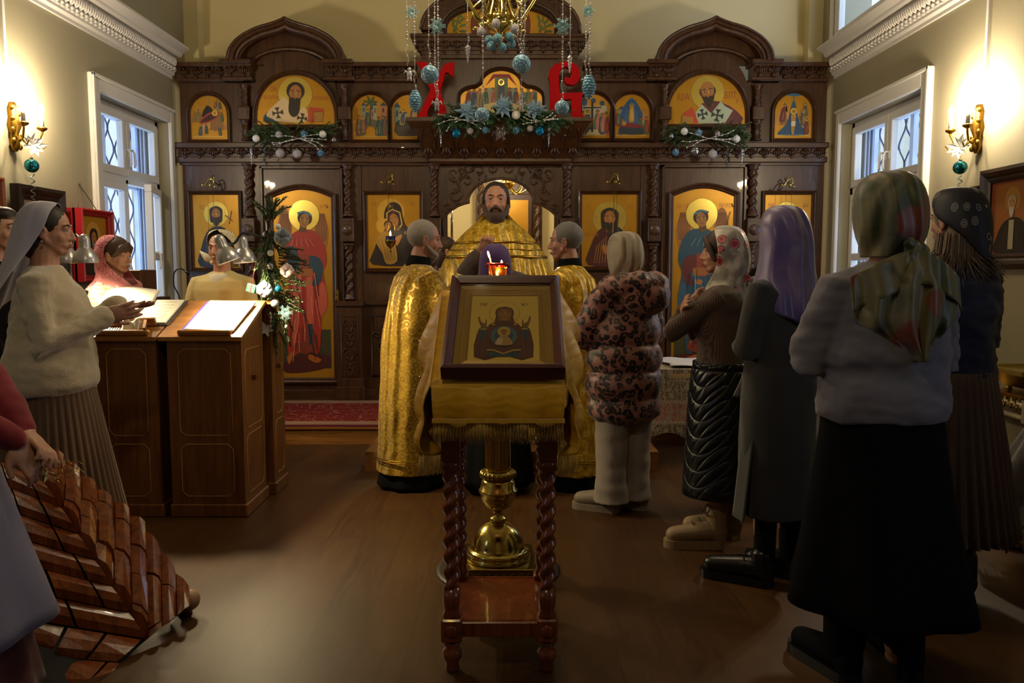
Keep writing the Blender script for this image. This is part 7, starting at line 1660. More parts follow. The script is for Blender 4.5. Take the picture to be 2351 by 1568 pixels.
    def hood(s, name, rings, mat, n=48, fold=(0, 5, 0), thick=.004, drop=None, body=False, seed=0):
        """rings: (cx,cy,cz, rx,ry, open half angle) in the head frame"""
        m = MB(); rr = []
        for j, (cx, cy, cz, rx, ry, op) in enumerate(rings):
            ring = []; rx, ry = (.0004, .0004) if j == 0 else (rx, ry)
            for i in range(n + 1):
                a = R(op) + (2 * math.pi - 2 * R(op)) * i / n; t_ = j / (len(rings) - 1); f = 1 + fold[0] * t_ * math.sin(fold[1] * a + fold[2] + 2.5 * t_) + fold[0] * .5 * t_ ** .5 * math.sin(fold[1] * 1.7 * a + 6 * t_) + .03 * noise.noise(Vector((a * 1.5, t_ * 4, seed))) + .045 * t_ ** .6 * noise.noise(Vector((math.cos(a) * 3.5 + 7, math.sin(a) * 3.5, t_ * 2 + seed)))
                z = cz - (drop[j] * max(0, -math.cos(a)) ** 1.5 if drop else 0)
                p = Vector((cx + rx * f * math.sin(a), cy + ry * f * math.cos(a), z)); ring.append(s.T @ p)
            rr.append(ring)
        m.rings(rr, 0, True, False, False, False); return s.part(name, m, mat, thick=thick, sub=1)
    def skirt(s, name, z0, z1, r0, r1, mat, pleats=0, amp=.02, cy=0, n=None, flare=1.0, n2=14, ry=.8, sway=0, cx=0):
        n = n or max(64, pleats * 8); m = MB(); rr = []
        for j in range(n2 + 1):
            t_ = j / n2; z = z0 + (z1 - z0) * t_; rx = r0[0] + (r1[0] - r0[0]) * t_ ** flare; ryy = r0[1] + (r1[1] - r0[1]) * t_ ** flare; ring = []
            for i in range(n):
                a = 2 * math.pi * i / n; q = 1 + amp * (.25 + t_) * math.cos(pleats * a) + .02 * t_ * math.sin(3 * a + 1) + sway * t_ * math.sin(7 * a + 2)
                ring.append(s.W((cx * t_ + rx * q * math.cos(a), cy + ryy * q * math.sin(a), z)) if z0 < .95 else Vector((cx * t_ + rx * q * math.cos(a), cy + ryy * q * math.sin(a), z)) * s.k)
            rr.append(ring)
        m.rings(rr, 0, True, True, True, False); return s.part(name, m, mat, thick=.003)
    def top(s, name, rings, mat, sleeves=(), rs=(.062, .055, .042), voxel=.009, wr=.006, fr=7, extra=None, seed=0, sm=2, horiz=0):
        m = MB(); s.torso(m, rings)
        for pts in sleeves: q = pts[0]; s.limb(m, [(q[0] * .45, 0, q[2] + .03), (q[0] * .9, 0, q[2] + .008)] + list(pts[1:]), [rs[0] * .62, rs[0] * .92] + list(rs[1:]))
        if extra: extra(m)
        def dsp(c, n_): return c + n_ * (wr * noise.noise(Vector((c.x * fr, c.y * fr, c.z * fr * (1 + horiz) + seed))) + wr * .4 * noise.noise(Vector((c.x * fr * 2.6, c.y * fr * 2.6, c.z * fr * 2.6 * (1 + horiz) + seed))))
        return s.part(name, m, mat, voxel, sm, dsp)
    def shoe(s, x, y, rot, mat, L=.26, boot=.12, sole=.02, w=.045, smat=None):
        for_ = Matrix.Rotation(R(rot), 3, 'Z'); m = MB(); P = lambda a, b, z: Vector((x, y, 0)) + for_ @ Vector((a, b, z))
        m.capsule([P(0, -.04, .05 + sole), P(0, .06, .045 + sole), P(0, L - .11, .03 + sole)], [.05, .048, .041]); m.capsule([P(0, -.04, .06), P(0, -.03, .06 + boot)], [.047, .05]); o = s.part('shoe', m, mat, .006, 2)
        m = MB(); out = [(.9 * w * math.cos(t_), (-.03 if math.sin(t_) < 0 else L - .12) + (w * math.sin(t_) * (1.2 if math.sin(t_) > 0 else 1))) for t_ in [2 * math.pi * i / 20 for i in range(20)]]
        m.prism(out, lambda u, v, d: P(u, v, d), .001, sole + .008); q = m.build('sole', smat or mat); q.parent = o; return o
def T1(zlow=.95, w=1.0, d=1.0, bust=0.0, top=1.43):
    return [(zlow, .165 * w, .125 * d, 0), (zlow + .08, .16 * w, .12 * d, 0), (1.10, .150 * w, .112 * d, 0), (1.22, .165 * w, .12 * d + bust * .5, bust * .5), (1.30, .178 * w, .115 * d + bust * .3, bust * .3), (1.365, .165 * w, .095 * d, 0), (1.40, .11 * w, .075, 0), (top, .065, .06, 0)]
HB = M('#20140e', .55, 0, .2); HBR = M('#3a2418', .6, 0, .25); HGREY = cloth('grey_hair', '#4a4846', '#77726e', 60, .7, .6, 260); HLIGHT = cloth('cropped_grey_hair', '#7a7068', '#a39a90', 60, .7, .6, 260); BEARD = cloth('brown_beard', '#1c100a', '#4a2a1a', 50, .7, .8, 200)

# --- white-veiled singer -------------------------------------------------
p = Person((-2.07, 3.55, 0), -74, 1.69, 'woman in white veil, cream sweater and brown pleated skirt singing with raised hands', hpitch=3)
er, wr_ = (.20, .03, 1.09), (.085, .24, 1.20); el, wl = (-.20, .05, 1.09), (-.06, .27, 1.24)
p.body(arms={1: (er, wr_), -1: (el, wl)}, hands=((wr_, (-.10, 1, .25), (1, .1, -.3), 1, .22), (wl, (.2, 1, .05), (.2, .0, -1), 1, .18))).finish()
p.brows(HB); p.lips()
p.headmesh('hair', lambda m: (m.ell((0, -.020, .036), (.081, .093, .088), Matrix.Rotation(R(12), 3, 'X'), 24, f=hair_f(.01)), m.ell((0, -.06, -.05), (.06, .06, .08), None, 16)), HB)
p.headmesh('earring', lambda m: (m.ell((.09, -.008, -.05), .006, None, 10), m.ell((-.09, -.008, -.05), .006, None, 10)), SSIL)
CREAMK = cloth('fuzzy_cream_knit', '#a8997c', '#cbbb9c', 20, .95, .9, 160, sheen=.8)
p.top('sweater', [(.86, .215, .185, -.02), (.90, .235, .20, -.01), (1.0, .235, .19, .0), (1.12, .20, .165, .01), (1.22, .195, .165, .02), (1.30, .19, .14, .01), (1.37, .17, .10, 0), (1.405, .11, .08, 0), (1.43, .07, .065, 0)], CREAMK, [[(.165, 0, 1.35), er, wr_], [(-.165, 0, 1.35), el, wl]], (.082, .082, .050), wr=.009, fr=9, horiz=.8)
p.skirt('skirt', .95, .14, (.19, .16), (.30, .30), cloth('brown_pleated', '#4a3322', '#6c5038', 5), 44, .035)
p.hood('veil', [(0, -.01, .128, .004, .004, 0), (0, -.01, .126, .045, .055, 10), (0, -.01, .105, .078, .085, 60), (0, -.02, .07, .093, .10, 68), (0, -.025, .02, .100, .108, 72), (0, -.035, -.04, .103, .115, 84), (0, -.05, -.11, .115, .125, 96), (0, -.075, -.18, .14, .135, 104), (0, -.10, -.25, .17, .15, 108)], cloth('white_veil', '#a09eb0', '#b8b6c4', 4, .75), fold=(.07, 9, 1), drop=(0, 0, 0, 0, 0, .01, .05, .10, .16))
p.shoe(-.09, 0, 0, M('#15100e', .4)); p.shoe(.09, 0, 0, M('#15100e', .4))

# --- dark-haired person at the left edge ----------------------------------
p = Person((-2.60, 4.02, 0), -80, 1.72, 'dark-haired person in black at the left edge behind the white veil'); p.body().finish(); p.crop(HB, 1.05); p.brows(HB)
p.headmesh('fringe', lambda m: m.ell((0, .028, .075), (.072, .062, .04), None, 16, f=hair_f(.05)), HB)
p.top('coat', T1(.60, 1.1, 1.2), BLACKC, [[(.165, 0, 1.35), (.21, .02, 1.10), (.20, .12, .88)], [(-.165, 0, 1.35), (-.21, .02, 1.10), (-.20, .12, .88)]]); p.skirt('skirt', .8, .15, (.17, .14), (.24, .22), BLKSK); p.shoe(-.09, 0, 0, BLK); p.shoe(.09, 0, 0, BLK)

# --- person in red with white apron, near left -----------------------------
p = Person((-1.71, 2.22, 0), -80, 1.64, 'person in red sweater and long white apron, hands clasped, cut by the left edge')
er, wr_ = (.20, .12, 1.12), (.05, .30, .955); el, wl = (-.20, .12, 1.12), (-.03, .30, .97)
p.body(arms={1: (er, wr_), -1: (el, wl)}, hands=((wr_, (-.25, .55, -1), (.5, .8, .1), 1, .55), (wl, (.5, .8, -.6), (0, 1, .6), -1, .5))).finish(); p.brows(HBR)
p.top('sweater', T1(.93, 1.15, 1.3), cloth('red_knit', '#5e0a14', '#8a1420', 10, .9), [[(.165, 0, 1.35), er, wr_], [(-.165, 0, 1.35), el, wl]], (.072, .062, .042), wr=.008, fr=9)
p.skirt('skirt', .98, .13, (.18, .16), (.30, .30), cloth('dark_red_skirt', '#3a0a0e', '#55121a', 6), 12, .03)
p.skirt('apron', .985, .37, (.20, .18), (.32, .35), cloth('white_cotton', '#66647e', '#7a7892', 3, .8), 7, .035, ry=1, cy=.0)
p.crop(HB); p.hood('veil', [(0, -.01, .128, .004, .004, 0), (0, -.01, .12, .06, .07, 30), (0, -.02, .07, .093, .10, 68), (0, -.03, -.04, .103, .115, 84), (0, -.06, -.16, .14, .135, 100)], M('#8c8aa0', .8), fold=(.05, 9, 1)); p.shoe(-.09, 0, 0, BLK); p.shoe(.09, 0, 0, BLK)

# --- singer in pink crochet scarf --------------------------------------------
p = Person((-2.50, 5.02, 0), -97, 1.60, 'woman singing in pink crochet headscarf and plaid jacket', hyaw=-4, hpitch=4); p.body().finish(); p.brows(HBR); p.lips()
p.headmesh('hair', lambda m: (m.ell((0, -.004, .040), (.081, .090, .084), Matrix.Rotation(R(-6), 3, 'X'), 26, f=hair_f(.04, 50)), m.capsule([(-.02, .066, .08), (.045, .068, .055), (.078, .035, .0)], [.014, .018, .010]), m.capsule([(-.02, .066, .08), (-.045, .068, .055), (-.078, .035, .0)], [.014, .018, .010])), HBR)
p.top('jacket', T1(.60, 1.15, 1.35, .06), PLAID, [[(.175, 0, 1.34), (.22, .03, 1.10), (.16, .20, 1.0)], [(-.175, 0, 1.34), (-.22, .03, 1.10), (-.16, .20, 1.0)]], (.072, .064, .05))
p.skirt('skirt', .8, .15, (.17, .15), (.22, .22), BLKSK); p.shoe(-.09, 0, 0, BLK); p.shoe(.09, 0, 0, BLK)
p.hood('crochet_scarf', [(0, -.03, .132, .004, .004, 0), (0, -.03, .126, .055, .06, 30), (0, -.03, .09, .085, .09, 74), (0, -.035, .03, .100, .105, 84), (0, -.03, -.05, .100, .105, 78), (0, -.01, -.11, .100, .105, 50), (0, .005, -.155, .115, .12, 22), (0, .01, -.185, .15, .145, 10), (0, .0, -.23, .20, .16, 4)], CROCH, fold=(.04, 7, 0), thick=.006)
p.headmesh('scarf_loop', lambda m: m.tube([(0.115 * math.sin(a), .02 + .12 * math.cos(a), -.17 - .035 * max(0, math.cos(a)) ** 2) for a in [i * math.pi / 12 for i in range(24)]], .026, 10, closed=True), cloth('pink_wool', '#a8545a', '#c98a88', 50, .9, .9, 120))

# --- singer in cream top and printed kerchief -------------------------------
p = Person((-1.965, 5.42, 0), 180, 1.655, 'singer in printed white kerchief and pale yellow top behind the desk lamps', hyaw=-8); p.body(arms={1: ((.22, .04, 1.10), (.12, .22, 1.0)), -1: ((-.22, .04, 1.10), (-.12, .22, 1.0))}).finish(); p.brows(HBR); p.lips()
p.crop(HBR); YEL = cloth('pale_yellow_knit', '#cdb878', '#dcc98c', 5, .9); p.top('cardigan', T1(.85, 1.18, 1.15), YEL, [[(.175, 0, 1.345), (.225, .04, 1.10), (.12, .22, 1.0)], [(-.175, 0, 1.345), (-.225, .04, 1.10), (-.12, .22, 1.0)]], (.072, .064, .05))
m = MB(); p.torso(m, [(1.25, .05, .125, .01), (1.32, .085, .112, .01), (1.375, .10, .095, .01), (1.408, .085, .085, .004), (1.415, .06, .07, .004)]); p.part('undershirt', m, M('#d8d0bc', .85))
p.skirt('skirt', .9, .15, (.17, .14), (.24, .22), BLKSK); p.shoe(-.09, 0, 0, BLK); p.shoe(.09, 0, 0, BLK)
p.hood('kerchief', [(0, -.01, .134, .004, .004, 0), (0, -.01, .128, .06, .07, 4), (0, -.012, .10, .086, .094, 40), (0, -.02, .06, .096, .102, 64), (0, -.03, .0, .100, .108, 86), (0, -.05, -.06, .095, .11, 100), (.0, -.09, -.10, .07, .10, 110), (.0, -.14, -.12, .05, .09, 115)], KERCH, fold=(.03, 5, 0))
p.headmesh('knot', lambda m: (m.ell((.09, -.08, -.09), (.03, .03, .02)), m.tube([(.09, -.09, -.09), (.15, -.10, -.06), (.20, -.09, -.01)], [.012, .03, .004], 8)), KERCH)

# --- left clergyman ---------------------------------------------------------
def robe(p, mat, cuff, fr, el, wl, er, wr_, seed=0):
    p.top('robe', [(.10, .235, .225, 0), (.14, .235, .22, 0), (.5, .215, .20, 0), (.9, .20, .175, 0), (1.1, .20, .17, 0), (1.25, .205, .16, 0), (1.33, .20, .14, 0), (1.375, .17, .11, 0), (1.405, .12, .09, 0), (1.42, .09, .08, 0)], mat, [[(.17, 0, 1.33), er, wr_], [(-.17, 0, 1.33), el, wl]], (.10, .105, .115), wr=.016, fr=5, seed=seed, horiz=-.5)
    p.skirt('cassock', .3, .012, (.17, .16), (.222, .21), BLACKC, 9, .03)
    m = MB(); p.torso(m, [(1.385, .105, .092, -.004), (1.42, .085, .08, -.002), (1.47, .068, .07, .0), (1.475, .062, .064, .0)]); p.part('black_collar', m, BLACKC, .006, 1)
    m = MB()
    for sg in (-1, 1):   # open side edges with buttons
        for k in range(4): q = p.W((sg * .225, -.02, .95 - .22 * k)); m.ell(q, .008, None, 8)
    p.part('robe_buttons', m, BRASS)
    m = MB(); 
    for z in (.19, .205): m.tube([p.W((.242 * math.cos(a), .23 * math.sin(a), z)) for a in [i * math.pi / 20 for i in range(40)]], .003, 5, closed=True)
    p.part('hem_braid', m, BRASSD)
er, wr_ = (.20, .12, 1.12), (.12, .32, 1.17); el, wl = (-.14, .20, 1.18), (.0, .44, 1.35)
p = Person((-.66, 5.12, 0), -62, 1.72, 'grey-bearded man in gold brocade vestment facing right, left of the priest', SKIN_M, hyaw=-12, hpitch=-4, hs=1.10, lean=8)
p.body(arms={1: (er, wr_), -1: (el, wl)}, hands=((wr_, (-.1, 1, .1), (1, 0, 0), 1, .5), (wl, (-.15, 1, .05), (0, .1, -1), -1, .12))).finish(); p.crop(HLIGHT); p.brows(HGREY); p.lips()
p.headmesh('beard', lambda m: (m.ell((0, .046, -.082), (.040, .040, .034), None, 18, f=hair_f(.05, 80)), [m.capsule([(sg * .068, .005, -.035), (sg * .050, .035, -.065), (sg * .02, .065, -.085)], [.008, .014, .016], 10) for sg in (-1, 1)], m.capsule([(-.026, .083, -.052), (0, .095, -.047), (.026, .083, -.052)], .006, 8)), HLIGHT, voxel=.004, smooth_=1)
robe(p, BROC, None, 0, el, (-.05, .36, 1.27), er, wr_)

# --- right clergyman --------------------------------------------------------
el, wl = (-.20, .10, 1.12), (-.12, .30, 1.10); er, wr_ = (.16, .14, 1.12), (.08, .34, 1.14)
p = Person((.40, 5.12, 0), 62, 1.70, 'clean-shaven grey-haired man in shiny gold vestment facing left, right of the priest', SKIN_M, hyaw=14, hpitch=-2, hs=1.08, lean=4)
p.body(arms={1: (er, wr_), -1: (el, wl)}, hands=((wr_, (-.1, 1, .1), (1, 0, 0), 1, .5), (wl, (.1, 1, .1), (-1, 0, 0), -1, .5))).finish(); p.crop(HGREY, 1.02); p.brows(HGREY); p.lips()
robe(p, MOIRE, None, 0, el, wl, er, wr_, 5)

# --- priest -------------------------------------------------------------------
p = Person((-.115, 5.78, .14), 180, 1.875, 'bearded priest in golden phelonion facing the camera under the arch', SKIN_M, hyaw=0, hpitch=-4, hs=1.13)
er, wr_ = (.19, .16, 1.08), (.085, .335, 1.225); el, wl = (-.20, .16, 1.05), (-.08, .34, 1.06)
p.body(arms={1: (er, wr_), -1: (el, wl)}, hands=((wr_, (-.35, .3, .9), (0, 1, -.2), 1, .75), (wl, (.4, 1, 0), (0, 0, -1), -1, .4))).finish(); p.brows(HB); p.lips()
p.headmesh('hair', lambda m: (m.ell((0, -.022, .040), (.080, .090, .084), Matrix.Rotation(R(20), 3, 'X'), 30, f=hair_f(.03, 60)), [m.capsule([(sg * .074, .012, .03), (sg * .078, .0, -.03)], .010, 8) for sg in (-1, 1)]), HB)
p.headmesh('beard', lambda m: (m.ell((0, .050, -.098), (.055, .048, .055), None, 22, f=hair_f(.10, 50)), m.ell((0, .052, -.135), (.042, .038, .05), None, 18, f=hair_f(.12, 50)), [m.capsule([(sg * .072, .008, -.025), (sg * .062, .03, -.062), (sg * .035, .06, -.09)], [.012, .02, .024], 10) for sg in (-1, 1)], [m.capsule([(0, .100, -.046), (sg * .026, .088, -.054), (sg * .036, .072, -.078)], [.008, .009, .008], 8) for sg in (-1, 1)]), BEARD, voxel=.004, smooth_=1)
m = MB(); rr = []
for j in range(25):      # phelonion: stiff collar, wide bell, raised in front over the arms
    t_ = j / 24; ring = []
    for i in range(96):
        a = 2 * math.pi * i / 96; fr_ = max(0, math.sin(a))
        z = 1.475 - t_ * (1.0 - .52 * fr_ ** 1.2); zt_ = 1.475 - z; w = .085 + .37 * (1 - math.exp(-zt_ * 4.6)) * .95; d = .08 + (.24 + .06 * fr_) * (1 - math.exp(-zt_ * 5))
        f = 1 + .035 * t_ * math.sin(7 * a + 1) + .02 * t_ * math.sin(13 * a)
        hi = .07 * math.exp(-zt_ * 14) * max(0, -math.sin(a))
        ring.append(p.W((w * f * math.cos(a), d * f * math.sin(a) - .01, z + hi)))
    rr.append(ring)
m.rings(rr, 0, True, True, False, False); p.part('phelonion', m, MOIRE, thick=.006)
m = MB(); 
for z_, w_ in ((.16, .010), (.205, .006), (.25, .012)):
    pts = []
    for i in range(96):
        a = 2 * math.pi * i / 96; fr_ = max(0, math.sin(a)); w = .085 + .37 * (1 - math.exp(-z_ * 4.6)) * .95; d = .08 + (.24 + .06 * fr_) * (1 - math.exp(-z_ * 5)); pts.append(p.W((w * 1.008 * math.cos(a), d * 1.012 * math.sin(a) - .01, 1.475 - z_)))
    m.tube(pts, w_, 6, 0, closed=True)
p.part('braid_bands', m, BRASSD)
BRSL = cloth('brown_cassock', '#2a1a14', '#453026', 6)
m = MB(); p.limb(m, [(.13, 0, 1.28), er, (.10, .30, 1.19)], [.06, .09, .085]); p.limb(m, [(-.13, 0, 1.28), el, (-.10, .31, 1.06)], [.06, .09, .085]); p.part('sleeves', m, BRSL, .008, 2)
m = MB(); p.limb(m, [(.10, .29, 1.18), (.087, .325, 1.215)], [.052, .048]); p.limb(m, [(-.10, .30, 1.06), (-.085, .33, 1.06)], [.052, .048]); p.part('cuffs', m, BROC)
p.skirt('under_robe', 1.0, .02, (.20, .17), (.26, .24), BROC, 8, .04)
m = MB()
for sg in (-1, 1):
    pts = [p.W((sg * .055, .06, 1.47)), p.W((sg * .06, .14, 1.40)), p.W((sg * .05, .20, 1.32)), p.W((sg * .02, .25, 1.24))]; pts = catmull(pts, 8)
    for q in pts: m.ell(q, (.0065, .005, .0075), None, 6)
m.box(p.W((0, .262, 1.20)), (.075, .012, .05), None, 0, .003); m.box(p.W((0, .268, 1.185)), (.02, .012, .10), None, 0, .003); p.part('pectoral_cross', m, BRASS2)
m = MB(); h0 = p.W((.065, .36, 1.285)); m.tube([h0 + Vector((.10, .0, .03)), h0, h0 + Vector((-.10, 0, -.02))], .0025, 5); p.part('anointing_brush', m, BRASSD)

# --- person in purple scarf seen from behind before the priest -----------------
p = Person((-.105, 5.0, 0), 0, 1.55, 'person in plain violet headscarf seen from behind before the priest', hpitch=-22); p.body().finish(); VIO = cloth('violet_wool', '#3a2258', '#52327c', 4, .8)
p.top('dress', T1(.7, 1.05, 1.1), BLACKC, [[(.165, 0, 1.34), (.19, .05, 1.10), (.10, .18, 1.05)], [(-.165, 0, 1.34), (-.19, .05, 1.10), (-.10, .18, 1.05)]]); p.skirt('skirt', .85, .06, (.18, .16), (.26, .25), BLACKC, 10, .03); p.shoe(-.09, 0, 0, BLK); p.shoe(.09, 0, 0, BLK)
p.hood('headscarf', [(0, -.01, .134, .004, .004, 0), (0, -.01, .126, .06, .07, 10), (0, -.012, .09, .092, .096, 50), (0, -.02, .03, .104, .108, 60), (0, -.03, -.05, .108, .108, 55), (0, -.03, -.13, .12, .115, 30), (0, -.02, -.20, .17, .13, 10), (0, -.02, -.27, .21, .14, 5)], VIO, fold=(.02, 5, 0))
p = Person((-.50, 6.02, .14), -85, 1.50, 'brown-haired child-sized person half hidden between the left clergyman and the priest'); p.body().finish(); p.crop(HBR, 1.05); p.headmesh('long_hair', lambda m: m.ell((0, -.045, -.04), (.075, .06, .11), None, 16, f=hair_f(.04)), HBR); p.top('coat', T1(.5, .85, 1), BRSL, [[(.15, 0, 1.34), (.17, .02, 1.10), (.14, .12, .95)], [(-.15, 0, 1.34), (-.17, .02, 1.10), (-.14, .12, .95)]]); p.skirt('skirt', .6, .08, (.15, .13), (.17, .16), BLKSK); p.shoe(-.08, 0, 0, BLK); p.shoe(.08, 0, 0, BLK)

# --- leopard coat -----------------------------------------------------------------
p = Person((.645, 4.55, 0), 28, 1.60, 'woman in leopard-print quilted coat, beige scarf and beige trousers', hyaw=6)
p.body(arms={-1: ((-.24, .06, 1.12), (-.10, .24, 1.12)), 1: ((.23, .06, 1.12), (.10, .24, 1.12))}).finish()
def puff(a, z): return .13 * abs(math.sin((z - .55) * math.pi / .165)) ** .6 - .05 + .012 * math.sin(7 * a + z * 20)
m = MB(); Z = [.555 + i * .0125 for i in range(62)]
rg = []
for z in Z:
    w = .205 + .02 * math.sin((z - .55) * 5); w = w if z < 1.22 else w * (1 - .62 * smooth(1.22, 1.33, z)) + .0; w *= 1 - .25 * (1 - smooth(.55, .62, z)); rg.append((z, w * 1.02, w * .86, .0))
p.torso(m, rg, 48, puff)
for sg in (-1, 1):
    for k in range(4): t_ = k / 3; a = Vector((sg * .17, 0, 1.30)) * (1 - t_) + Vector((sg * .25, .07, 1.10)) * t_; b_ = Vector((sg * .17, 0, 1.30)) * (1 - t_ - .2) + Vector((sg * .25, .07, 1.10)) * (t_ + .2); m.ell(p.W(a), .088, None, 14)
    for k in range(3): t_ = k / 2; a = Vector((sg * .25, .07, 1.10)) * (1 - t_) + Vector((sg * .12, .25, 1.10)) * t_; m.ell(p.W(a), .078, None, 14)
def lf(c, n_): return c + n_ * (.008 * noise.noise(c * 14))
p.part('coat', m, LEO, .009, 2, lf)
m = MB(); m.tube([p.W((.16 * math.sin(a), -.07 + .13 * math.cos(a) * 1.0, 1.385 - .03 * math.cos(a))) for a in [i * math.pi / 14 for i in range(28)]], [.062 + .008 * math.sin(i * 2.2) for i in range(28)], 12, closed=True); m.ell(p.W((.03, -.165, 1.335)), (.16, .10, .115), None, 18)
p.part('hood', m, LEO, .009, 2, lf)
m = MB(); m.tube([p.W((-.06, .10, 1.38)), p.W((-.15, .08, 1.33)), p.W((-.20, .09, 1.22))], [.035, .06, .05], 10, 0, .4); p.part('black_lapel', m, BLACKC)
BEI = foldy(cloth('beige_scarf', '#8f8272', '#b3a590', 6, .7), 6); p.crop(HBR)
p.hood('headscarf', [(0, -.01, .134, .004, .004, 0), (0, -.01, .128, .06, .065, 4), (0, -.012, .10, .090, .092, 34), (0, -.015, .05, .104, .104, 48), (0, -.02, -.02, .108, .112, 50), (0, -.02, -.08, .096, .102, 44), (0, -.01, -.13, .078, .08, 20), (0, 0, -.20, .08, .08, 10)], BEI, fold=(.035, 11, 0))
TR = cloth('beige_trousers', '#85796e', '#9c9084', 5, .85, horiz if False else .2)
m = MB()
for sg in (-1, 1): m.rings([[p.W((sg * .085 + (r * 1.0) * math.cos(a), .0 + r * 1.05 * math.sin(a), z)) for a in [i * math.pi / 12 for i in range(24)]] for z, r in ((.80, .10), (.6, .105), (.4, .098), (.25, .095), (.14, .102), (.10, .108), (.075, .112))])
p.part('trousers', m, TR, .008, 2, lambda c, n_: c + n_ * (.006 * noise.noise(Vector((c.x * 8, c.y * 8, c.z * 16)))))
BOOT = M('#877866', .6); p.shoe(-.09, .03, 38, BOOT, .27, .10, .03, .052); p.shoe(.09, 0, 30, BOOT, .27, .10, .03, .052)

# --- floral scarf ------------------------------------------------------------------
p = Person((1.065, 4.0, 0), 66, 1.60, 'woman in white rose-printed headscarf, brown ribbed sweater and black quilted skirt', hyaw=10)
el, wl = (-.17, .24, 1.16), (.04, .19, 1.30); er, wr_ = (.18, .22, 1.14), (-.09, .20, 1.27)
p.body(arms={-1: (el, wl), 1: (er, wr_)}, hands=((wr_, (-1, -.3, .55), (-.2, 1, .2), 1, .35), (wl, (1, -.3, .55), (.2, 1, .2), -1, .35))).finish(); p.brows(HBR); p.lips()
p.headmesh('hair', lambda m: (m.ell((0, -.004, .040), (.080, .088, .084), Matrix.Rotation(R(-2), 3, 'X'), 26, f=hair_f(.03, 50)), m.capsule([(.0, .078, .07), (.06, .06, .03), (.075, .03, -.04)], [.016, .018, .01]), m.capsule([(.0, .078, .07), (-.06, .06, .03), (-.075, .03, -.04)], [.016, .018, .01])), HBR)
p.top('sweater', T1(.94, 1.02, 1.15, .05), RIB, [[(.16, 0, 1.34), er, wr_], [(-.16, 0, 1.34), el, wl]], (.062, .055, .038), wr=.006, horiz=1)
m = MB(); p.torso(m, [(1.37, .10, .09, 0), (1.42, .075, .075, 0), (1.47, .07, .072, 0)]); p.part('turtleneck', m, RIB, .006, 1)
p.skirt('skirt', .99, .275, (.165, .15), (.19, .20), QUILT, 0, 0, flare=.5)
m = MB(); p.torso(m, [(.965, .172, .158, 0), (1.0, .172, .158, 0)]); p.part('waistband', m, QUILT)
m = MB()
for sg in (-1, 1): p.limb(m, [(sg * .08, -.01, .40), (sg * .08, -.01, .12)], [.05, .045])
p.part('socks', m, M('#8d8272', .9)); BT2 = M('#8a7356', .55, 0, .15)
for x, y, r in ((-.09, .03, 22), (.09, -.02, 14)):
    o = p.shoe(x, y, r, BT2, .29, .14, .035, .052); m = MB(); q = Matrix.Rotation(R(r), 3, 'Z')
    for k in range(5): c_ = Vector((x, y, 0)) + q @ Vector((0, .12 - .035 * k, .105 + .022 * k)); m.tube([c_ + q @ Vector((-.022, 0, -.004)), c_ + q @ Vector((0, .006, .006)), c_ + q @ Vector((.022, 0, -.004))], .0035, 5)
    for s_ in (-1, 1): c_ = Vector((x, y, 0)) + q @ Vector((0, -.02, .2)); m.tube([c_ + q @ Vector((.02 * math.sin(a) * s_ + s_ * .02, .02 + .01 * a, .02 * math.cos(a))) for a in [i * .6 for i in range(9)]], .003, 5)
    lc_ = m.build('laces', M('#3a2c20', .7)); lc_.parent = o
p.hood('headscarf', [(0, -.02, .136, .004, .004, 0), (0, -.02, .130, .06, .065, 20), (0, -.022, .10, .090, .094, 52), (0, -.03, .05, .102, .106, 62), (0, -.04, -.02, .104, .112, 62), (0, -.04, -.09, .09, .105, 50), (0, -.03, -.14, .078, .085, 20), (0, -.03, -.18, .10, .11, 10), (0, -.04, -.24, .13, .13, 20)], FLORAL, fold=(.03, 6, 0), drop=(0, 0, 0, 0, 0, .01, .02, .05, .09))
p.headmesh('scarf_tail', lambda m: (m.ell((0, -.13, -.14), (.03, .028, .025)), m.tube([(0, -.13, -.14), (.01, -.17, -.2), (.03, -.17, -.30)], [.02, .035, .02], 8, 0, .35), m.tube([(0, -.13, -.14), (.03, -.18, -.13), (.05, -.21, -.18)], [.015, .03, .01], 8, 0, .4)), FLORAL)
m = MB(); pts = catmull([p.W((.13, .12, 1.36)), p.W((.05, .02, 1.435)), p.W((-.05, -.085, 1.40)), p.W((-.10, -.13, 1.25)), p.W((-.16, -.15, 1.0)), p.W((-.19, -.10, .84))], 6)
m.tube(pts, .017, 8, 0, .25); p.part('bag_strap', m, M('#8d8c90', .6)); m = MB(); m.ell(p.W((-.02, -.22, .80)), (.05, .085, .10), None, 14); p.part('shoulder_bag', m, M('#0f0f12', .4))

# --- dark-haired person behind her and the grey dress with purple scarf --------------
p = Person((1.56, 4.62, 0), 20, 1.73, 'dark-haired person in dark clothes behind the purple headscarf'); p.body().finish(); p.crop(HB, 1.06); p.headmesh('long_hair', lambda m: m.ell((0, -.03, -.02), (.088, .075, .12), None, 16, f=hair_f(.03)), HB); p.top('coat', T1(.6, 1, 1.1), BLACKC, [[(.165, 0, 1.35), (.20, .03, 1.10), (.14, .15, 1.0)], [(-.165, 0, 1.35), (-.20, .03, 1.10), (-.14, .15, 1.0)]]); p.skirt('skirt', .7, .15, (.17, .14), (.18, .16), BLKSK); p.shoe(-.09, 0, 0, BLK); p.shoe(.09, 0, 0, BLK)
p = Person((1.19, 3.50, 0), 32, 1.66, 'woman in purple satin headscarf and long charcoal knit dress', hyaw=4)
GREYD = cloth('charcoal_knit', '#222225', '#363639', 12, .95, .5, 200, sheen=.3); el, wl = (-.215, .02, 1.08), (-.03, .20, 1.10); er, wr_ = (.20, .06, 1.08), (.08, .22, 1.10)
p.body(arms={-1: (el, wl), 1: (er, wr_)}).finish(); p.crop(HB)
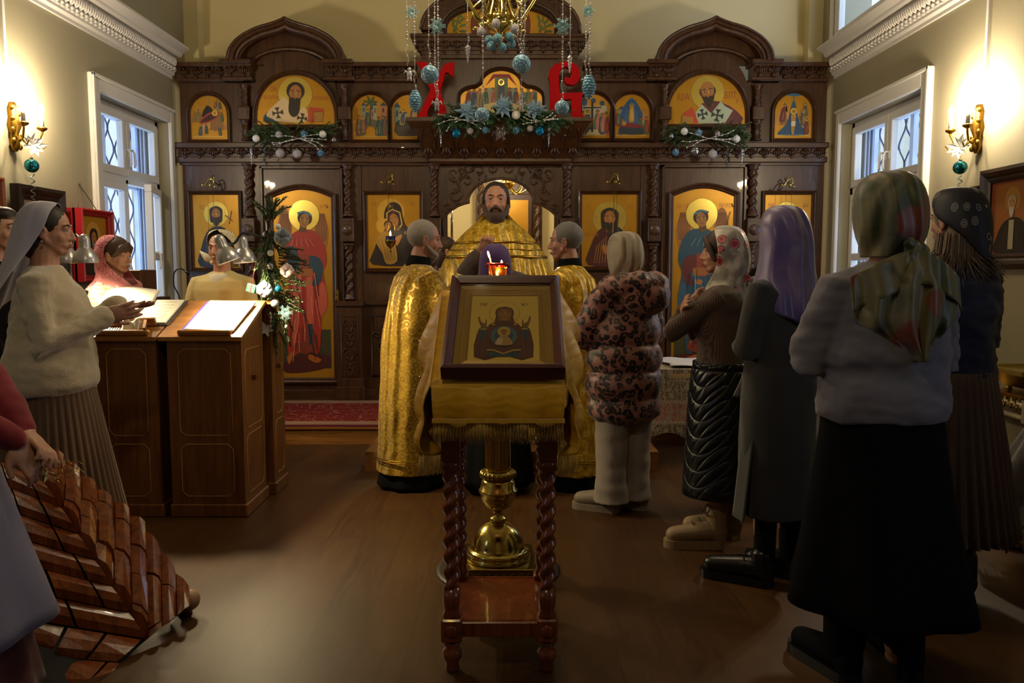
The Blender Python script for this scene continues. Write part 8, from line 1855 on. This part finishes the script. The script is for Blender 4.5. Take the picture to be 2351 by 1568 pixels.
p.top('dress', [(.33, .185, .165, .0), (.36, .188, .168, 0), (.6, .195, .17, 0), (.85, .19, .16, 0), (1.0, .18, .15, 0), (1.15, .17, .14, 0), (1.25, .19, .135, 0), (1.33, .19, .115, 0), (1.38, .15, .09, 0), (1.42, .08, .07, 0)], GREYD, [[(.165, 0, 1.345), er, wr_], [(-.165, 0, 1.345), el, wl]], (.066, .062, .044), wr=.012, fr=6, horiz=-.5)
m = MB(); m.grid(lambda u, v: p.W((-.19 - .05 * v + .04 * u, -.02 + .10 * u, .70 - .38 * v)), 8, 10); p.part('slit_flap', m, GREYD, thick=.006)
m = MB()
for sg in (-1, 1): p.limb(m, [(sg * .085, -.01, .45), (sg * .085, -.01, .10)], [.055, .045])
p.part('black_tights', m, BLACKC); SHB = M('#0a0a0c', .3)
for x, y, r in ((-.11, .02, 30), (.10, -.03, 24)):
    o = p.shoe(x, y, r, SHB, .30, .07, .03, .055); m = MB(); q = Matrix.Rotation(R(r), 3, 'Z'); c_ = Vector((x, y, 0)) + q @ Vector((0, .02, .13))
    for s_ in (-1, 1): m.tube([c_ + q @ Vector((.022 * math.sin(a) * s_ + s_ * .02, .02, .022 * math.cos(a))) for a in [i * .7 for i in range(9)]], .003, 5)
    l_ = m.build('laces', SHB); l_.parent = o
p.hood('headscarf', [(0, -.01, .138, .004, .004, 0), (0, -.01, .132, .06, .065, 6), (0, -.012, .10, .096, .096, 34), (0, -.02, .04, .112, .112, 46), (0, -.03, -.04, .116, .118, 44), (0, -.03, -.12, .118, .118, 30), (.0, -.03, -.19, .135, .13, 18), (.0, -.03, -.25, .17, .15, 14), (.01, -.03, -.31, .19, .16, 30)], PURS, fold=(.035, 5, 1.5), drop=(0, 0, 0, 0, 0, 0, .01, .03, .08))

# --- near woman with green scarf -----------------------------------------------------
p = Person((1.25, 2.66, 0), 8, 1.705, 'large woman in olive patterned silk scarf, grey sweater and long black skirt', hyaw=0)
el, wl = (-.245, .04, 1.10), (-.08, .24, 1.12); er, wr_ = (.245, .04, 1.10), (.08, .24, 1.12); p.body(arms={-1: (el, wl), 1: (er, wr_)}, slim=1.15).finish(); p.crop(HBR)
GREYS = cloth('grey_fine_knit', '#5e5a62', '#706b73', 9, .85, .25, 220)
p.top('sweater', [(.905, .215, .175, 0), (.95, .222, .18, 0), (1.0, .222, .178, 0), (1.06, .205, .165, 0), (1.12, .215, .17, 0), (1.22, .205, .155, 0), (1.30, .205, .145, 0), (1.355, .195, .125, 0), (1.39, .15, .10, 0), (1.42, .08, .07, 0)], GREYS, [[(.19, 0, 1.335), er, wr_], [(-.19, 0, 1.335), el, wl]], (.078, .074, .05), wr=.013, fr=7, horiz=1.2)
p.skirt('skirt', .95, .27, (.198, .16), (.305, .30), BLKSK, 6, .06, flare=1.2, cx=.02)
m = MB()
for sg in (-1, 1): p.limb(m, [(sg * .11, -.01, .5), (sg * .11, -.01, .12)], [.075, .068])
p.part('boot_shafts', m, BLACKC); p.shoe(-.12, .0, 14, BLACKC, .29, .14, .03, .055, BLK); p.shoe(.12, .0, -4, BLACKC, .29, .14, .03, .055, BLK)
p.hood('headscarf', [(0, -.01, .140, .004, .004, 0), (0, -.01, .134, .06, .065, 6), (0, -.012, .105, .096, .098, 34), (0, -.02, .05, .112, .115, 50), (0, -.025, -.02, .114, .120, 52), (0, -.03, -.08, .104, .112, 44), (0, -.025, -.12, .088, .090, 20), (0, -.02, -.145, .085, .082, 8)], GREENS, fold=(.02, 6, 0))
p.headmesh('knot', lambda m: (m.ell((.03, -.125, -.125), (.045, .035, .032), Matrix.Rotation(.5, 3, 'Y'), 16), m.capsule([(.0, -.13, -.10), (.03, -.15, -.14)], [.02, .016], 10)), GREENS)
def tail(u, v):     # triangular tail of the scarf spread over the back
    a = (u - .5); w = .185 * (1 - .10 * v) * (1 if v < .42 else 1 - .88 * smooth(.42, 1.02, v) ** 1.3) * (.55 + .45 * smooth(0, .22, v)); z = -.10 - .10 * smooth(0, .25, abs(a)) * (1 - v) - .37 * v
    y = -.135 - .065 * smooth(0, .25, v) * math.cos(a * 2.0) - .025 * v + .014 * math.sin(a * 24 + 3 * v) * (.4 + v) + .05 * (abs(a) * 2) ** 2 - .04 * math.exp(-((v - .0) / .1) ** 2)
    return Vector((a * 2 * w - .0, y, z))
p.headmesh('scarf_tail', lambda m: m.grid(tail, 40, 30), GREENS, thick=.004)
m = MB()
for a_ in (0,): m.tube([(-.06, -.12, -.12)], .01) if 0 else None
p.headmesh('shoulder_drape', lambda m: m.grid(lambda u, v: Vector((-.19 + .38 * u, -.115 - .055 * math.sin(u * math.pi) - .03 * v + .012 * math.sin(u * 20) * v, -.12 - .09 * abs(2 * u - 1) ** 1.5 - .11 * v)), 30, 8), GREENS, thick=.004)

# --- navy bandana ---------------------------------------------------------------------
p = Person((1.845, 3.32, 0), 14, 1.725, 'woman in navy paisley bandana, navy sweater and brown pleated skirt near the right wall', hyaw=8, hs=1.02)
NAVY = cloth('navy_knit', '#0b1028', '#141c42', 10, .9); el, wl = (-.21, .04, 1.10), (-.08, .22, 1.14); er, wr_ = (.215, .04, 1.10), (.08, .22, 1.14); p.body(arms={-1: (el, wl), 1: (er, wr_)}).finish(); p.brows(HBR)
HAIRL = cloth('light_brown_hair', '#4a3628', '#7c6450', 30, .6, .8, 150)
m = MB(); sub = MB(); rn = random.Random(12)
sub.ell((0, -.02, .02), (.085, .094, .09), None, 24); sub.ell((0, -.05, -.08), (.085, .06, .11), None, 20, f=hair_f(.04, 40))
for k in range(420):
    a = R(60 + 240 * rn.random()); r = .085 + .012 * rn.random(); q0 = Vector((r * math.sin(a), -.03 + r * .9 * math.cos(a), -.05 - .05 * rn.random())); l = .10 + .07 * rn.random(); fl = .03 + .07 * rn.random() ** 3; sub.tube([q0, q0 + Vector((math.sin(a) * .01, math.cos(a) * .01, -l * .6)), q0 + Vector((math.sin(a) * fl, math.cos(a) * fl, -l))], [.0035, .003, .0008], 3)
m.add([p.T @ Vector(v) for v in sub.v], sub.f, 0, True); p.part('hair', m, HAIRL)
p.top('sweater', T1(.93, 1.12, 1.2), NAVY, [[(.17, 0, 1.34), er, wr_], [(-.17, 0, 1.34), el, wl]], (.07, .064, .045), wr=.014, fr=8, horiz=1.5)
p.skirt('skirt', .97, .30, (.17, .15), (.285, .27), cloth('brown_pleated_skirt', '#3a261a', '#5e4430', 6), 40, .035); p.shoe(-.09, 0, 5, BLK); p.shoe(.09, 0, -5, BLK)
m = MB()
for sg in (-1, 1): p.limb(m, [(sg * .085, -.01, .45), (sg * .085, -.01, .10)], [.05, .042])
p.part('tights', m, BLACKC)
p.hood('bandana', [(0, -.01, .132, .004, .004, 0), (0, -.01, .126, .06, .068, 6), (0, -.012, .10, .090, .096, 36), (0, -.02, .05, .101, .108, 56), (0, -.03, .0, .105, .114, 76), (0, -.045, -.03, .09, .108, 104), (0, -.07, -.045, .055, .09, 125)], PAIS, fold=(.02, 5, 0), drop=(0, 0, 0, 0, .01, .05, .13))

bpy.data.scenes.remove(TMP)
